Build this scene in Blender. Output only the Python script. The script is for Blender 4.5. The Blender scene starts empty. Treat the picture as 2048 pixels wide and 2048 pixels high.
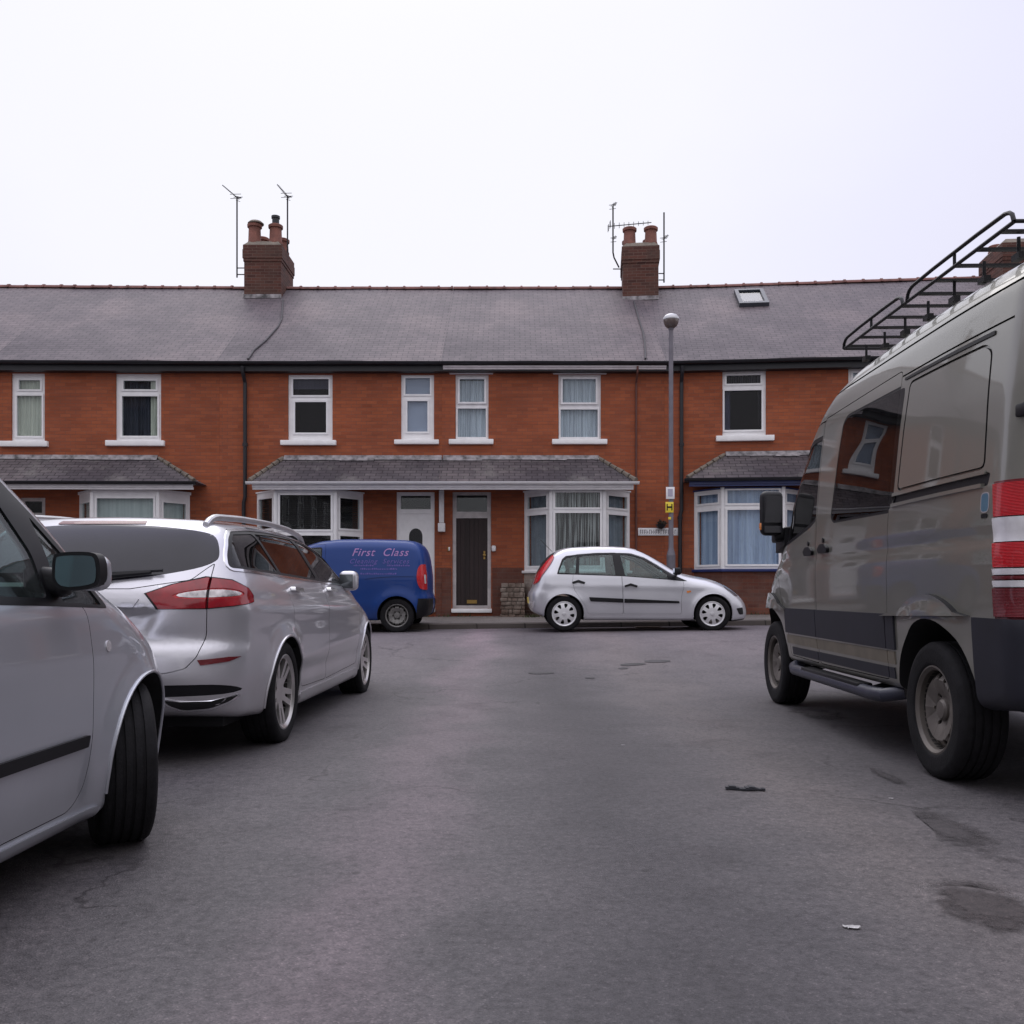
import bpy, bmesh, math, random
import numpy as np
from mathutils import Vector, Matrix
random.seed(7)
S = bpy.context.scene
COL = S.collection
PI = math.pi
F, CX, HY, CH = 1850.0, 1024.0, 1182.0, 0.97     # focal length / centre column / horizon row (photo pixels), eye height
def wx(px, Y): return (px - CX) * Y / F
def wz(py, Y): return CH + (HY - py) * Y / F

# ---------------------------------------------------------------- materials
MATS = {}
def new_mat(name):
    m = bpy.data.materials.new(name); m.use_nodes = True
    nt = m.node_tree; nt.nodes.clear()
    out = nt.nodes.new('ShaderNodeOutputMaterial')
    MATS[name] = m
    return m, nt, out
def node(nt, typ, **kw):
    n = nt.nodes.new(typ)
    for k, v in kw.items():
        if k in n.inputs: n.inputs[k].default_value = v
        else: setattr(n, k, v)
    return n
def principled(nt, out, **kw):
    p = nt.nodes.new('ShaderNodeBsdfPrincipled')
    for k, v in kw.items(): p.inputs[k].default_value = v
    nt.links.new(p.outputs[0], out.inputs[0])
    return p
def c4(c): return (c[0], c[1], c[2], 1.0)
def ramp(nt, fac, stops):
    r = nt.nodes.new('ShaderNodeValToRGB')
    els = r.color_ramp.elements
    while len(els) > 1: els.remove(els[-1])
    els[0].position = stops[0][0]; els[0].color = c4(stops[0][1])
    for p, c in stops[1:]:
        e = els.new(p); e.color = c4(c)
    nt.links.new(fac, r.inputs[0])
    return r.outputs[0]
def mixc(nt, fac, a, b, mode='MIX'):
    m = nt.nodes.new('ShaderNodeMix'); m.data_type = 'RGBA'; m.blend_type = mode
    def put(sock, v):
        if isinstance(v, (tuple, list)): sock.default_value = c4(v)
        elif isinstance(v, (int, float)): sock.default_value = v
        else: nt.links.new(v, sock)
    put(m.inputs[0], fac); put(m.inputs[6], a); put(m.inputs[7], b)
    return m.outputs[2]
def noise(nt, vec, scale, detail=4, rough=0.55, stretch=None):
    if stretch:
        mp = nt.nodes.new('ShaderNodeMapping'); mp.inputs['Scale'].default_value = stretch
        nt.links.new(vec, mp.inputs[0]); vec = mp.outputs[0]
    n = nt.nodes.new('ShaderNodeTexNoise'); n.inputs['Scale'].default_value = scale
    n.inputs['Detail'].default_value = detail; n.inputs['Roughness'].default_value = rough
    nt.links.new(vec, n.inputs['Vector'])
    return n.outputs[0]
def objco(nt):
    return nt.nodes.new('ShaderNodeTexCoord').outputs['Object']
def bump(nt, height, strength, dist, p):
    b = nt.nodes.new('ShaderNodeBump'); b.inputs['Strength'].default_value = strength
    b.inputs['Distance'].default_value = dist
    nt.links.new(height, b.inputs['Height']); nt.links.new(b.outputs[0], p.inputs['Normal'])
def simple(name, col, rough=0.5, metal=0.0, coat=0.0, var=0.12, vscale=6.0, spec=0.5, bumpy=0.0):
    """plain surface with a little mottling so that nothing is perfectly uniform"""
    m, nt, out = new_mat(name)
    p = principled(nt, out, Roughness=rough, Metallic=metal)
    p.inputs['Coat Weight'].default_value = coat; p.inputs['Coat Roughness'].default_value = 0.05
    p.inputs['Specular IOR Level'].default_value = spec
    co = objco(nt)
    n = noise(nt, co, vscale, 5)
    lo = tuple(max(0, c * (1 - var)) for c in col); hi = tuple(min(1, c * (1 + var)) for c in col)
    nt.links.new(ramp(nt, n, [(0.3, lo), (0.7, hi)]), p.inputs['Base Color'])
    if bumpy: bump(nt, noise(nt, co, vscale * 6, 4), bumpy, 0.01, p)
    return m
def paint(name, col, metal=0.0, rough=0.3, dirt=(0.09, 0.08, 0.07), dirt_z=0.55, coat=1.0, dirt_amt=0.6, spec=0.5):
    """car paint: clear coat, faint orange peel, road dirt thrown up on the lower panels"""
    m, nt, out = new_mat(name)
    p = principled(nt, out, Metallic=metal, Roughness=rough); p.inputs['Specular IOR Level'].default_value = spec
    p.inputs['Coat Weight'].default_value = coat; p.inputs['Coat Roughness'].default_value = 0.04
    co = objco(nt)
    sep = nt.nodes.new('ShaderNodeSeparateXYZ'); nt.links.new(co, sep.inputs[0])
    n1 = noise(nt, co, 2.2, 6, 0.6)
    add = node(nt, 'ShaderNodeMath', operation='MULTIPLY_ADD'); nt.links.new(n1, add.inputs[0])
    add.inputs[1].default_value = 0.5; nt.links.new(sep.outputs[2], add.inputs[2])
    mr = nt.nodes.new('ShaderNodeMapRange'); nt.links.new(add.outputs[0], mr.inputs[0])
    mr.inputs[1].default_value = dirt_z + 0.45; mr.inputs[2].default_value = dirt_z - 0.05
    mr.inputs[3].default_value = 0.0; mr.inputs[4].default_value = dirt_amt
    n2 = noise(nt, co, 0.9, 3)
    base = ramp(nt, n2, [(0.3, tuple(c * .94 for c in col)), (0.7, tuple(min(1, c * 1.05) for c in col))])
    nt.links.new(mixc(nt, mr.outputs[0], base, dirt), p.inputs['Base Color'])
    rr = nt.nodes.new('ShaderNodeMath'); rr.operation = 'MULTIPLY_ADD'
    nt.links.new(mr.outputs[0], rr.inputs[0]); rr.inputs[1].default_value = 0.35; rr.inputs[2].default_value = rough
    nt.links.new(rr.outputs[0], p.inputs['Roughness'])
    cw = nt.nodes.new('ShaderNodeMath'); cw.operation = 'MULTIPLY_ADD'
    nt.links.new(mr.outputs[0], cw.inputs[0]); cw.inputs[1].default_value = -coat; cw.inputs[2].default_value = coat
    nt.links.new(cw.outputs[0], p.inputs['Coat Weight'])
    return m
def glass(name, tint=(0.75, 0.8, 0.8), ior=1.5, rough=0.0, dirt=0.03):
    m, nt, out = new_mat(name)
    tr = nt.nodes.new('ShaderNodeBsdfTransparent'); tr.inputs[0].default_value = c4(tint)
    gl = nt.nodes.new('ShaderNodeBsdfGlossy'); gl.inputs['Roughness'].default_value = rough
    ge = nt.nodes.new('ShaderNodeNewGeometry'); dt = nt.nodes.new('ShaderNodeVectorMath'); dt.operation = 'DOT_PRODUCT'
    nt.links.new(ge.outputs['Incoming'], dt.inputs[0]); nt.links.new(ge.outputs['Normal'], dt.inputs[1])
    def mth(op, a, b):
        m_ = nt.nodes.new('ShaderNodeMath'); m_.operation = op
        for i_, v_ in enumerate((a, b)):
            if isinstance(v_, (int, float)): m_.inputs[i_].default_value = v_
            elif v_ is not None: nt.links.new(v_, m_.inputs[i_])
        return m_.outputs[0]
    f0 = ((ior - 1)/(ior + 1))**2          # Schlick reflectance, the same from either side of the sheet
    fr = mth('ADD', mth('MULTIPLY', mth('POWER', mth('SUBTRACT', 1.0, mth('ABSOLUTE', dt.outputs['Value'], None)), 5.0), 1 - f0), f0)
    mx = nt.nodes.new('ShaderNodeMixShader')
    nt.links.new(fr, mx.inputs[0]); nt.links.new(tr.outputs[0], mx.inputs[1]); nt.links.new(gl.outputs[0], mx.inputs[2])
    df = nt.nodes.new('ShaderNodeBsdfDiffuse'); df.inputs[0].default_value = (0.35, 0.35, 0.36, 1)
    m2 = nt.nodes.new('ShaderNodeMixShader')
    n = noise(nt, objco(nt), 3.0, 4)
    mr = nt.nodes.new('ShaderNodeMapRange'); nt.links.new(n, mr.inputs[0])
    mr.inputs[1].default_value = 0.3; mr.inputs[2].default_value = 0.75; mr.inputs[3].default_value = 0; mr.inputs[4].default_value = dirt
    nt.links.new(mr.outputs[0], m2.inputs[0]); nt.links.new(mx.outputs[0], m2.inputs[1]); nt.links.new(df.outputs[0], m2.inputs[2])
    nt.links.new(m2.outputs[0], out.inputs[0])
    return m

# ---------------------------------------------------------------- mesh building
def sharpen(me, ang=32):
    """smooth shading with the edges above an angle kept crisp"""
    bm = bmesh.new(); bm.from_mesh(me)
    a = math.radians(ang)
    for f in bm.faces: f.smooth = True
    for e in bm.edges:
        e.smooth = not (len(e.link_faces) != 2 or e.calc_face_angle(0) > a)
    bm.to_mesh(me); bm.free()
def link(name, me, parent=None, loc=None):
    o = bpy.data.objects.new(name, me); COL.objects.link(o)
    if parent is not None: o.parent = parent
    if loc is not None: o.location = loc
    return o
def tag(o, label=None, cat=None, group=None, kind=None):
    if label: o['label'] = label
    if cat: o['category'] = cat
    if group: o['group'] = group
    if kind: o['kind'] = kind
    return o
def empty(name, loc, label, cat, group=None, rz=0.0):
    o = bpy.data.objects.new(name, None); COL.objects.link(o)
    o.location = loc; o.rotation_euler = (0, 0, rz); o.empty_display_size = 0.3
    return tag(o, label, cat, group)
class MB:
    def __init__(self): self.bm = bmesh.new()
    def poly(self, pts, mi=0):
        f = self.bm.faces.new([self.bm.verts.new(p) for p in pts]); f.material_index = mi; return f
    def box(self, x0, x1, y0, y1, z0, z1, mi=0):
        v = [self.bm.verts.new(p) for p in ((x0,y0,z0),(x1,y0,z0),(x1,y1,z0),(x0,y1,z0),(x0,y0,z1),(x1,y0,z1),(x1,y1,z1),(x0,y1,z1))]
        for q in ((0,3,2,1),(4,5,6,7),(0,1,5,4),(1,2,6,5),(2,3,7,6),(3,0,4,7)):
            self.bm.faces.new([v[i] for i in q]).material_index = mi
        return self
    def obox(self, c, ax, ay, az):
        """box from a centre and three half-axis vectors"""
        c, ax, ay, az = map(Vector, (c, ax, ay, az))
        v = [self.bm.verts.new(c + sx*ax + sy*ay + sz*az) for sz in (-1,1) for sx, sy in ((-1,-1),(1,-1),(1,1),(-1,1))]
        for q in ((0,3,2,1),(4,5,6,7),(0,1,5,4),(1,2,6,5),(2,3,7,6),(3,0,4,7)):
            self.bm.faces.new([v[i] for i in q])
        return self
    def tube(self, pts, r, n=10, cap=True, closed=False):
        P = [Vector(p) for p in pts]; rs = r if isinstance(r, (list, tuple)) else [r]*len(P)
        rings = []; prev = None
        for i, p in enumerate(P):
            if closed: t = P[(i+1) % len(P)] - P[i-1]
            else: t = P[min(i+1, len(P)-1)] - P[max(i-1, 0)]
            t.normalize()
            if prev is None:
                u = t.orthogonal().normalized()
            else:
                u = prev - t * prev.dot(t); u.normalize()
            prev = u; w = t.cross(u)
            rings.append([self.bm.verts.new(p + rs[i]*(math.cos(2*PI*k/n)*u + math.sin(2*PI*k/n)*w)) for k in range(n)])
        m = len(rings)
        for i in range(m if closed else m-1):
            a, b = rings[i], rings[(i+1) % m]
            for k in range(n): self.bm.faces.new((a[k], a[(k+1) % n], b[(k+1) % n], b[k]))
        if cap and not closed:
            self.bm.faces.new(rings[0][::-1]); self.bm.faces.new(rings[-1])
        return self
    def lathe(self, prof, n=32, c=(0,0,0), axis='z', closed=False, cap=True):
        """prof: (radius, height) pairs turned round an axis through c"""
        rings = []
        for (r, h) in prof:
            ring = []
            for k in range(n):
                a = 2*PI*k/n; u, w = r*math.cos(a), r*math.sin(a)
                p = (u, w, h) if axis == 'z' else ((u, h, w) if axis == 'y' else (h, u, w))
                ring.append(self.bm.verts.new(Vector(p) + Vector(c)))
            rings.append(ring)
        m = len(rings)
        for i in range(m if closed else m-1):
            a, b = rings[i], rings[(i+1) % m]
            for k in range(n): self.bm.faces.new((a[k], a[(k+1) % n], b[(k+1) % n], b[k]))
        if cap and not closed:
            for ring, (r, h) in ((rings[0], prof[0]), (rings[-1], prof[-1])):
                if r > 1e-4: self.bm.faces.new(ring)
        return self
    def prism(self, pts, d):
        """planar polygon pts (3D) pushed along vector d"""
        d = Vector(d)
        a = [self.bm.verts.new(Vector(p)) for p in pts]; b = [self.bm.verts.new(Vector(p) + d) for p in pts]
        n = len(a)
        self.bm.faces.new(a[::-1]); self.bm.faces.new(b)
        for i in range(n): self.bm.faces.new((a[i], a[(i+1) % n], b[(i+1) % n], b[i]))
        return self
    def bevel(self, w, seg=2, ang=30):
        bmesh.ops.recalc_face_normals(self.bm, faces=self.bm.faces); self.bm.normal_update()
        es = [e for e in self.bm.edges if len(e.link_faces) == 2 and e.calc_face_angle(0) > math.radians(ang)]
        bmesh.ops.bevel(self.bm, geom=es, offset=w, segments=seg, profile=0.5, affect='EDGES', clamp_overlap=True)
        return self
    def mesh(self, name, mats, smooth=True, ang=32):
        bmesh.ops.recalc_face_normals(self.bm, faces=self.bm.faces)
        me = bpy.data.meshes.new(name); self.bm.to_mesh(me); self.bm.free()
        for m in (mats if isinstance(mats, (list, tuple)) else [mats]): me.materials.append(m)
        if smooth: sharpen(me, ang)
        return me
    def build(self, name, mats, parent=None, loc=None, smooth=True, ang=32):
        return link(name, self.mesh(name, mats, smooth, ang), parent, loc)
def circ(r, n=24, cx=0, cy=0, ry=None, a0=0.0):
    ry = r if ry is None else ry
    return [(cx + r*math.cos(a0 + 2*PI*k/n), cy + ry*math.sin(a0 + 2*PI*k/n)) for k in range(n)]
def round_poly(pts, r, n=5):
    out = []; m = len(pts)
    for i in range(m):
        p0, p, p1 = (Vector((*pts[(i+j) % m], 0)) for j in (-1, 0, 1))
        a, b = p0 - p, p1 - p
        rr = min(r, a.length*0.45, b.length*0.45)
        A, B = p + a.normalized()*rr, p + b.normalized()*rr
        if abs(a.normalized().cross(b.normalized()).z) < 0.08: out.append((p.x, p.y)); continue
        for k in range(n+1):
            t = k/n; q = A*(1-t)**2 + p*2*t*(1-t) + B*t*t
            out.append((q.x, q.y))
    return out
def smooth_poly(pts, it=2):
    """Chaikin corner cutting"""
    for _ in range(it):
        o = []
        for i in range(len(pts)):
            a, b = pts[i], pts[(i+1) % len(pts)]
            o += [(a[0]*.75+b[0]*.25, a[1]*.75+b[1]*.25), (a[0]*.25+b[0]*.75, a[1]*.25+b[1]*.75)]
        pts = o
    return pts
def inset_poly(pts, d):
    area = sum(pts[i][0]*pts[(i+1) % len(pts)][1] - pts[(i+1) % len(pts)][0]*pts[i][1] for i in range(len(pts)))
    s = 1 if area > 0 else -1
    out = []; m = len(pts)
    for i in range(m):
        a, p, b = (Vector(pts[(i+j) % m]) for j in (-1, 0, 1))
        e1, e2 = (p-a), (b-p)
        if e1.length < 1e-7 or e2.length < 1e-7: out.append(tuple(p)); continue
        n1 = Vector((-e1.y, e1.x)).normalized()*s; n2 = Vector((-e2.y, e2.x)).normalized()*s
        nn = n1 + n2
        k = nn.length
        if k < 0.2: out.append(tuple(p + n1*d)); continue
        nn.normalize()
        out.append(tuple(p + nn*d/max(0.4, nn.dot(n1))))
    return out
def plate(outer, holes, to3, d):
    """flat plate with holes: 2D loops -> bmesh solid pushed along d"""
    bm = bmesh.new(); edges = []
    for loop in [outer] + holes:
        vs = [bm.verts.new(to3(p)) for p in loop]
        for i in range(len(vs)): edges.append(bm.edges.new((vs[i], vs[(i+1) % len(vs)])))
    bmesh.ops.triangle_fill(bm, use_beauty=True, use_dissolve=False, edges=edges)
    r = bmesh.ops.extrude_face_region(bm, geom=bm.faces[:])
    bmesh.ops.translate(bm, verts=[g for g in r['geom'] if isinstance(g, bmesh.types.BMVert)], vec=Vector(d))
    bmesh.ops.recalc_face_normals(bm, faces=bm.faces)
    mb = MB(); mb.bm.free(); mb.bm = bm
    return mb
def text_mesh(txt, size, align='CENTER', shear=0.0, extrude=0.0, offset=0.0, space=1.0):
    cu = bpy.data.curves.new('txt', 'FONT'); cu.body = txt; cu.size = size; cu.align_x = align; cu.align_y = 'CENTER'
    cu.shear = shear; cu.extrude = extrude; cu.offset = offset; cu.space_character = space; cu.resolution_u = 3
    o = bpy.data.objects.new('txt', cu); COL.objects.link(o)
    dg = bpy.context.evaluated_depsgraph_get()
    me = bpy.data.meshes.new_from_object(o.evaluated_get(dg))
    bpy.data.objects.remove(o); bpy.data.curves.remove(cu)
    return me
# ---------------------------------------------------------------- the materials of the place
def brick_mat(name, c1, c2, mortar, sx=0.225, sz=0.075, dirt=None, dirt_amt=0.5, mort=0.010):
    m, nt, out = new_mat(name)
    p = principled(nt, out, Roughness=0.85)
    p.inputs['Specular IOR Level'].default_value = 0.25
    co = objco(nt)
    sep = nt.nodes.new('ShaderNodeSeparateXYZ'); nt.links.new(co, sep.inputs[0])
    s = node(nt, 'ShaderNodeMath', operation='ADD'); nt.links.new(sep.outputs[0], s.inputs[0]); nt.links.new(sep.outputs[1], s.inputs[1])
    cmb = nt.nodes.new('ShaderNodeCombineXYZ'); nt.links.new(s.outputs[0], cmb.inputs[0]); nt.links.new(sep.outputs[2], cmb.inputs[1])
    b = nt.nodes.new('ShaderNodeTexBrick')
    nt.links.new(cmb.outputs[0], b.inputs['Vector'])
    b.inputs['Scale'].default_value = 1.0; b.inputs['Brick Width'].default_value = sx; b.inputs['Row Height'].default_value = sz
    b.inputs['Mortar Size'].default_value = mort*0.5; b.inputs['Mortar Smooth'].default_value = 0.2; b.inputs['Bias'].default_value = 0.0
    b.inputs['Color1'].default_value = c4(c1); b.inputs['Color2'].default_value = c4(c2); b.inputs['Mortar'].default_value = c4(mortar)
    n = noise(nt, co, 0.8, 5, 0.6)
    col = mixc(nt, 1.0, b.outputs[0], ramp(nt, n, [(0.3, (0.72, 0.72, 0.74)), (0.7, (1.18, 1.14, 1.1))]), 'MULTIPLY')
    n3 = noise(nt, co, 3.0, 4, 0.6, (0.5, 0.5, 3.0))
    col = mixc(nt, 1.0, col, ramp(nt, n3, [(0.3, (0.85, 0.84, 0.84)), (0.7, (1.1, 1.1, 1.1))]), 'MULTIPLY')
    if dirt:
        n2 = noise(nt, co, 1.6, 6, 0.65)
        f = nt.nodes.new('ShaderNodeMapRange'); nt.links.new(n2, f.inputs[0])
        f.inputs[1].default_value = 0.42; f.inputs[2].default_value = 0.68; f.inputs[3].default_value = 0.0; f.inputs[4].default_value = dirt_amt
        col = mixc(nt, f.outputs[0], col, dirt)
    nt.links.new(col, p.inputs['Base Color'])
    bump(nt, b.outputs['Fac'], 0.5, -0.006, p)
    return m
def slate_mat(name, c1, c2, gap, rw=0.24, rh=0.125, moss=None):
    m, nt, out = new_mat(name)
    p = principled(nt, out, Roughness=0.62); p.inputs['Specular IOR Level'].default_value = 0.35
    co = objco(nt)
    sep = nt.nodes.new('ShaderNodeSeparateXYZ'); nt.links.new(co, sep.inputs[0])
    k = node(nt, 'ShaderNodeMath', operation='MULTIPLY'); nt.links.new(sep.outputs[2], k.inputs[0]); k.inputs[1].default_value = 1.75
    cmb = nt.nodes.new('ShaderNodeCombineXYZ'); nt.links.new(sep.outputs[0], cmb.inputs[0]); nt.links.new(k.outputs[0], cmb.inputs[1])
    b = nt.nodes.new('ShaderNodeTexBrick'); nt.links.new(cmb.outputs[0], b.inputs['Vector'])
    b.inputs['Scale'].default_value = 1.0; b.inputs['Brick Width'].default_value = rw; b.inputs['Row Height'].default_value = rh
    b.inputs['Mortar Size'].default_value = 0.010; b.inputs['Mortar Smooth'].default_value = 0.4; b.inputs['Bias'].default_value = 0.0
    b.inputs['Color1'].default_value = c4(c1); b.inputs['Color2'].default_value = c4(c2); b.inputs['Mortar'].default_value = c4(gap)
    n = noise(nt, co, 0.45, 6, 0.62)
    col = mixc(nt, 1.0, b.outputs[0], ramp(nt, n, [(0.32, (0.62, 0.60, 0.65)), (0.5, (1, 1, 1)), (0.70, (1.42, 1.38, 1.30))]), 'MULTIPLY')
    n1 = noise(nt, co, 2.2, 5, 0.6, (3.0, 1.0, 0.6))
    col = mixc(nt, 1.0, col, ramp(nt, n1, [(0.3, (0.86, 0.86, 0.86)), (0.7, (1.12, 1.11, 1.1))]), 'MULTIPLY')
    if moss:
        n2 = noise(nt, co, 1.1, 7, 0.7)
        f = nt.nodes.new('ShaderNodeMapRange'); nt.links.new(n2, f.inputs[0])
        f.inputs[1].default_value = 0.56; f.inputs[2].default_value = 0.72; f.inputs[3].default_value = 0.0; f.inputs[4].default_value = 0.65
        col = mixc(nt, f.outputs[0], col, moss)
    nt.links.new(col, p.inputs['Base Color'])
    bump(nt, b.outputs['Fac'], 0.6, -0.012, p)
    return m
def asphalt_mat(name, base, dark, light, fine=0.6, rough=0.66, lanes=False, soft=0.0):
    """soft > 0: a blotch whose ragged edge lets the surface below through"""
    m, nt, out = new_mat(name)
    p = principled(nt, out, Roughness=rough); p.inputs['Specular IOR Level'].default_value = 0.42
    co = objco(nt)
    n1 = noise(nt, co, 0.5, 6, 0.6, (1.0, 0.5, 1.0))
    col = ramp(nt, n1, [(0.30, dark), (0.5, base), (0.70, light)])
    n2 = noise(nt, co, 3.2, 6, 0.65)
    col = mixc(nt, 1.0, col, ramp(nt, n2, [(0.28, (0.80, 0.79, 0.80)), (0.5, (1, 1, 1)), (0.74, (1.14, 1.12, 1.12))]), 'MULTIPLY')
    n5 = noise(nt, co, 30.0, 5, 0.65)
    col = mixc(nt, 1.0, col, ramp(nt, n5, [(0.28, (0.58, 0.57, 0.58)), (0.48, (0.98, 0.98, 0.98)), (0.72, (1.34, 1.32, 1.30))]), 'MULTIPLY')
    v = nt.nodes.new('ShaderNodeTexVoronoi'); v.inputs['Scale'].default_value = 190.0; nt.links.new(co, v.inputs['Vector'])
    st = nt.nodes.new('ShaderNodeSeparateColor'); nt.links.new(v.outputs['Color'], st.inputs[0])
    col = mixc(nt, fine, col, mixc(nt, 1.0, col, ramp(nt, st.outputs[0], [(0.0, (0.55, 0.55, 0.57)), (0.5, (1.0, 1.0, 1.0)), (0.94, (1.3, 1.27, 1.25)), (1.0, (2.2, 2.12, 2.05))]), 'MULTIPLY'))
    v2 = nt.nodes.new('ShaderNodeTexVoronoi'); v2.inputs['Scale'].default_value = 2.9; nt.links.new(co, v2.inputs['Vector'])
    col = mixc(nt, 1.0, col, ramp(nt, v2.outputs['Distance'], [(0.0, (0.45, 0.44, 0.46)), (0.03, (0.55, 0.54, 0.55)), (0.06, (1, 1, 1))]), 'MULTIPLY')
    if lanes:
        ns = noise(nt, co, 1.1, 7, 0.72)          # damp and oil-darkened stains
        col = mixc(nt, 1.0, col, ramp(nt, ns, [(0.0, (0.6, 0.58, 0.6)), (0.33, (0.72, 0.70, 0.72)), (0.43, (1, 1, 1)), (1.0, (1, 1, 1))]), 'MULTIPLY')
        vc = nt.nodes.new('ShaderNodeTexVoronoi'); vc.feature = 'DISTANCE_TO_EDGE'; vc.inputs['Scale'].default_value = 0.33   # long fine cracks
        wv = nt.nodes.new('ShaderNodeVectorMath'); wv.operation = 'MULTIPLY_ADD'
        nw = nt.nodes.new('ShaderNodeTexNoise'); nw.inputs['Scale'].default_value = 1.6; nw.inputs['Detail'].default_value = 6; nt.links.new(co, nw.inputs['Vector'])
        nt.links.new(nw.outputs['Color'], wv.inputs[0]); wv.inputs[1].default_value = (1.4, 1.4, 0); nt.links.new(co, wv.inputs[2]); nt.links.new(wv.outputs[0], vc.inputs['Vector'])
        crk = ramp(nt, vc.outputs['Distance'], [(0.0, (0.45, 0.44, 0.45)), (0.0035, (0.6, 0.59, 0.6)), (0.007, (1, 1, 1))])
        col = mixc(nt, ramp(nt, noise(nt, co, 0.8, 3), [(0.48, (0, 0, 0)), (0.6, (1, 1, 1))]), col, mixc(nt, 1.0, col, crk, 'MULTIPLY'))
        # sky sheen at grazing angles put into the colour, paler at the junction; a dark tyre-polished strip and a pinkish dusty one along the street
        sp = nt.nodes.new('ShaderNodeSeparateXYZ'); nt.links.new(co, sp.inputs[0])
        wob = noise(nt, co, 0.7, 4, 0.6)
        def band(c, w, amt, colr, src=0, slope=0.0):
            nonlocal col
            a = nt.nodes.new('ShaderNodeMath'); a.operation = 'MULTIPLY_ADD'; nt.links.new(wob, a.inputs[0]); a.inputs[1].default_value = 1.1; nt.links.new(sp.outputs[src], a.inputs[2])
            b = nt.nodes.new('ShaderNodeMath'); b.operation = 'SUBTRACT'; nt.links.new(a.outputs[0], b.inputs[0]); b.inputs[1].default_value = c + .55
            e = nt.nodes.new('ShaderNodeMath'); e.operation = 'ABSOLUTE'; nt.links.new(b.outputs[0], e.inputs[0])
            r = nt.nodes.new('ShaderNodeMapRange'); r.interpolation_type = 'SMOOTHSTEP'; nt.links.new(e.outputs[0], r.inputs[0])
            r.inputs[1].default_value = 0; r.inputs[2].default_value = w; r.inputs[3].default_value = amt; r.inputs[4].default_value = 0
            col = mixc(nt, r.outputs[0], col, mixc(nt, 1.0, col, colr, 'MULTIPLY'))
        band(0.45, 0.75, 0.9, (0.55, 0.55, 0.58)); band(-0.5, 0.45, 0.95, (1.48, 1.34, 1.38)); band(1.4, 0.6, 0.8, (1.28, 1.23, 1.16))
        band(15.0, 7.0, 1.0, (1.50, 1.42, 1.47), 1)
    nt.links.new(col, p.inputs['Base Color'])
    bump(nt, v.outputs['Distance'], 0.4, 0.003, p)
    if soft:
        tc = nt.nodes.new('ShaderNodeTexCoord')
        sub = nt.nodes.new('ShaderNodeVectorMath'); sub.operation = 'SUBTRACT'; nt.links.new(tc.outputs['Generated'], sub.inputs[0]); sub.inputs[1].default_value = (.5, .5, .5)
        sc = nt.nodes.new('ShaderNodeVectorMath'); sc.operation = 'MULTIPLY'; nt.links.new(sub.outputs[0], sc.inputs[0]); sc.inputs[1].default_value = (2, 2, 0)
        ln = nt.nodes.new('ShaderNodeVectorMath'); ln.operation = 'LENGTH'; nt.links.new(sc.outputs[0], ln.inputs[0])
        ne = noise(nt, co, 7.0, 6, 0.7)
        ad = nt.nodes.new('ShaderNodeMath'); ad.operation = 'MULTIPLY_ADD'; nt.links.new(ne, ad.inputs[0]); ad.inputs[1].default_value = 1.3; nt.links.new(ln.outputs['Value'], ad.inputs[2])
        mr = nt.nodes.new('ShaderNodeMapRange'); mr.interpolation_type = 'SMOOTHSTEP'; nt.links.new(ad.outputs[0], mr.inputs[0])
        mr.inputs[1].default_value = 1.45 - soft; mr.inputs[2].default_value = 1.45; mr.inputs[3].default_value = 0; mr.inputs[4].default_value = 1
        tr = nt.nodes.new('ShaderNodeBsdfTransparent'); mx = nt.nodes.new('ShaderNodeMixShader')
        nt.links.new(mr.outputs[0], mx.inputs[0]); nt.links.new(p.outputs[0], mx.inputs[1]); nt.links.new(tr.outputs[0], mx.inputs[2]); nt.links.new(mx.outputs[0], out.inputs[0])
    return m
def wave_mat(name, a, b, scale, rough=0.8, direction='X', stops=(.35, .65)):
    m, nt, out = new_mat(name)
    p = principled(nt, out, Roughness=rough)
    co = objco(nt)
    n = noise(nt, co, scale, 3, 0.6, (1, 1, 0.02) if direction == 'X' else (0.02, 0.02, 1))
    nt.links.new(ramp(nt, n, [(stops[0], a), (stops[1], b)]), p.inputs['Base Color'])
    return m
def simple_once(name, *a, **k): return MATS.get(name) or simple(name, *a, **k)
BRICK = brick_mat('red_brick', (0.405, 0.118, 0.053), (0.31, 0.086, 0.041), (0.235, 0.105, 0.07), dirt=(0.15, 0.056, 0.04), dirt_amt=0.5)
BRICKLOW = brick_mat('weathered_brick', (0.185, 0.065, 0.042), (0.125, 0.048, 0.036), (0.15, 0.085, 0.065), dirt=(0.12, 0.085, 0.075), dirt_amt=0.6)
BRICKSALT = brick_mat('salty_brick', (0.17, 0.08, 0.06), (0.09, 0.05, 0.04), (0.24, 0.20, 0.17), dirt=(0.42, 0.375, 0.335), dirt_amt=0.9)
BRICKCHIM = brick_mat('chimney_brick', (0.135, 0.055, 0.042), (0.075, 0.035, 0.03), (0.17, 0.12, 0.10), dirt=(0.07, 0.05, 0.042), dirt_amt=0.6)
SLATE = slate_mat('roof_slate', (0.122, 0.100, 0.113), (0.098, 0.081, 0.093), (0.052, 0.043, 0.051))
SLATELOW = slate_mat('bay_slate', (0.118, 0.102, 0.112), (0.080, 0.070, 0.079), (0.030, 0.026, 0.03), moss=(0.24, 0.23, 0.215))
RIDGE = simple('ridge_tile', (0.17, 0.075, 0.065), 0.8, var=0.3)
TERRA = simple('terracotta_pot', (0.18, 0.068, 0.05), 0.75, var=0.3)
MORTAR = simple('cement_flaunching', (0.17, 0.145, 0.12), 0.9, var=0.3, bumpy=0.3)
LEAD = simple('lead_flashing', (0.23, 0.215, 0.225), 0.6, var=0.75, vscale=7)
UPVC = simple('white_upvc', (0.85, 0.845, 0.86), 0.32, var=0.05)
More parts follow.
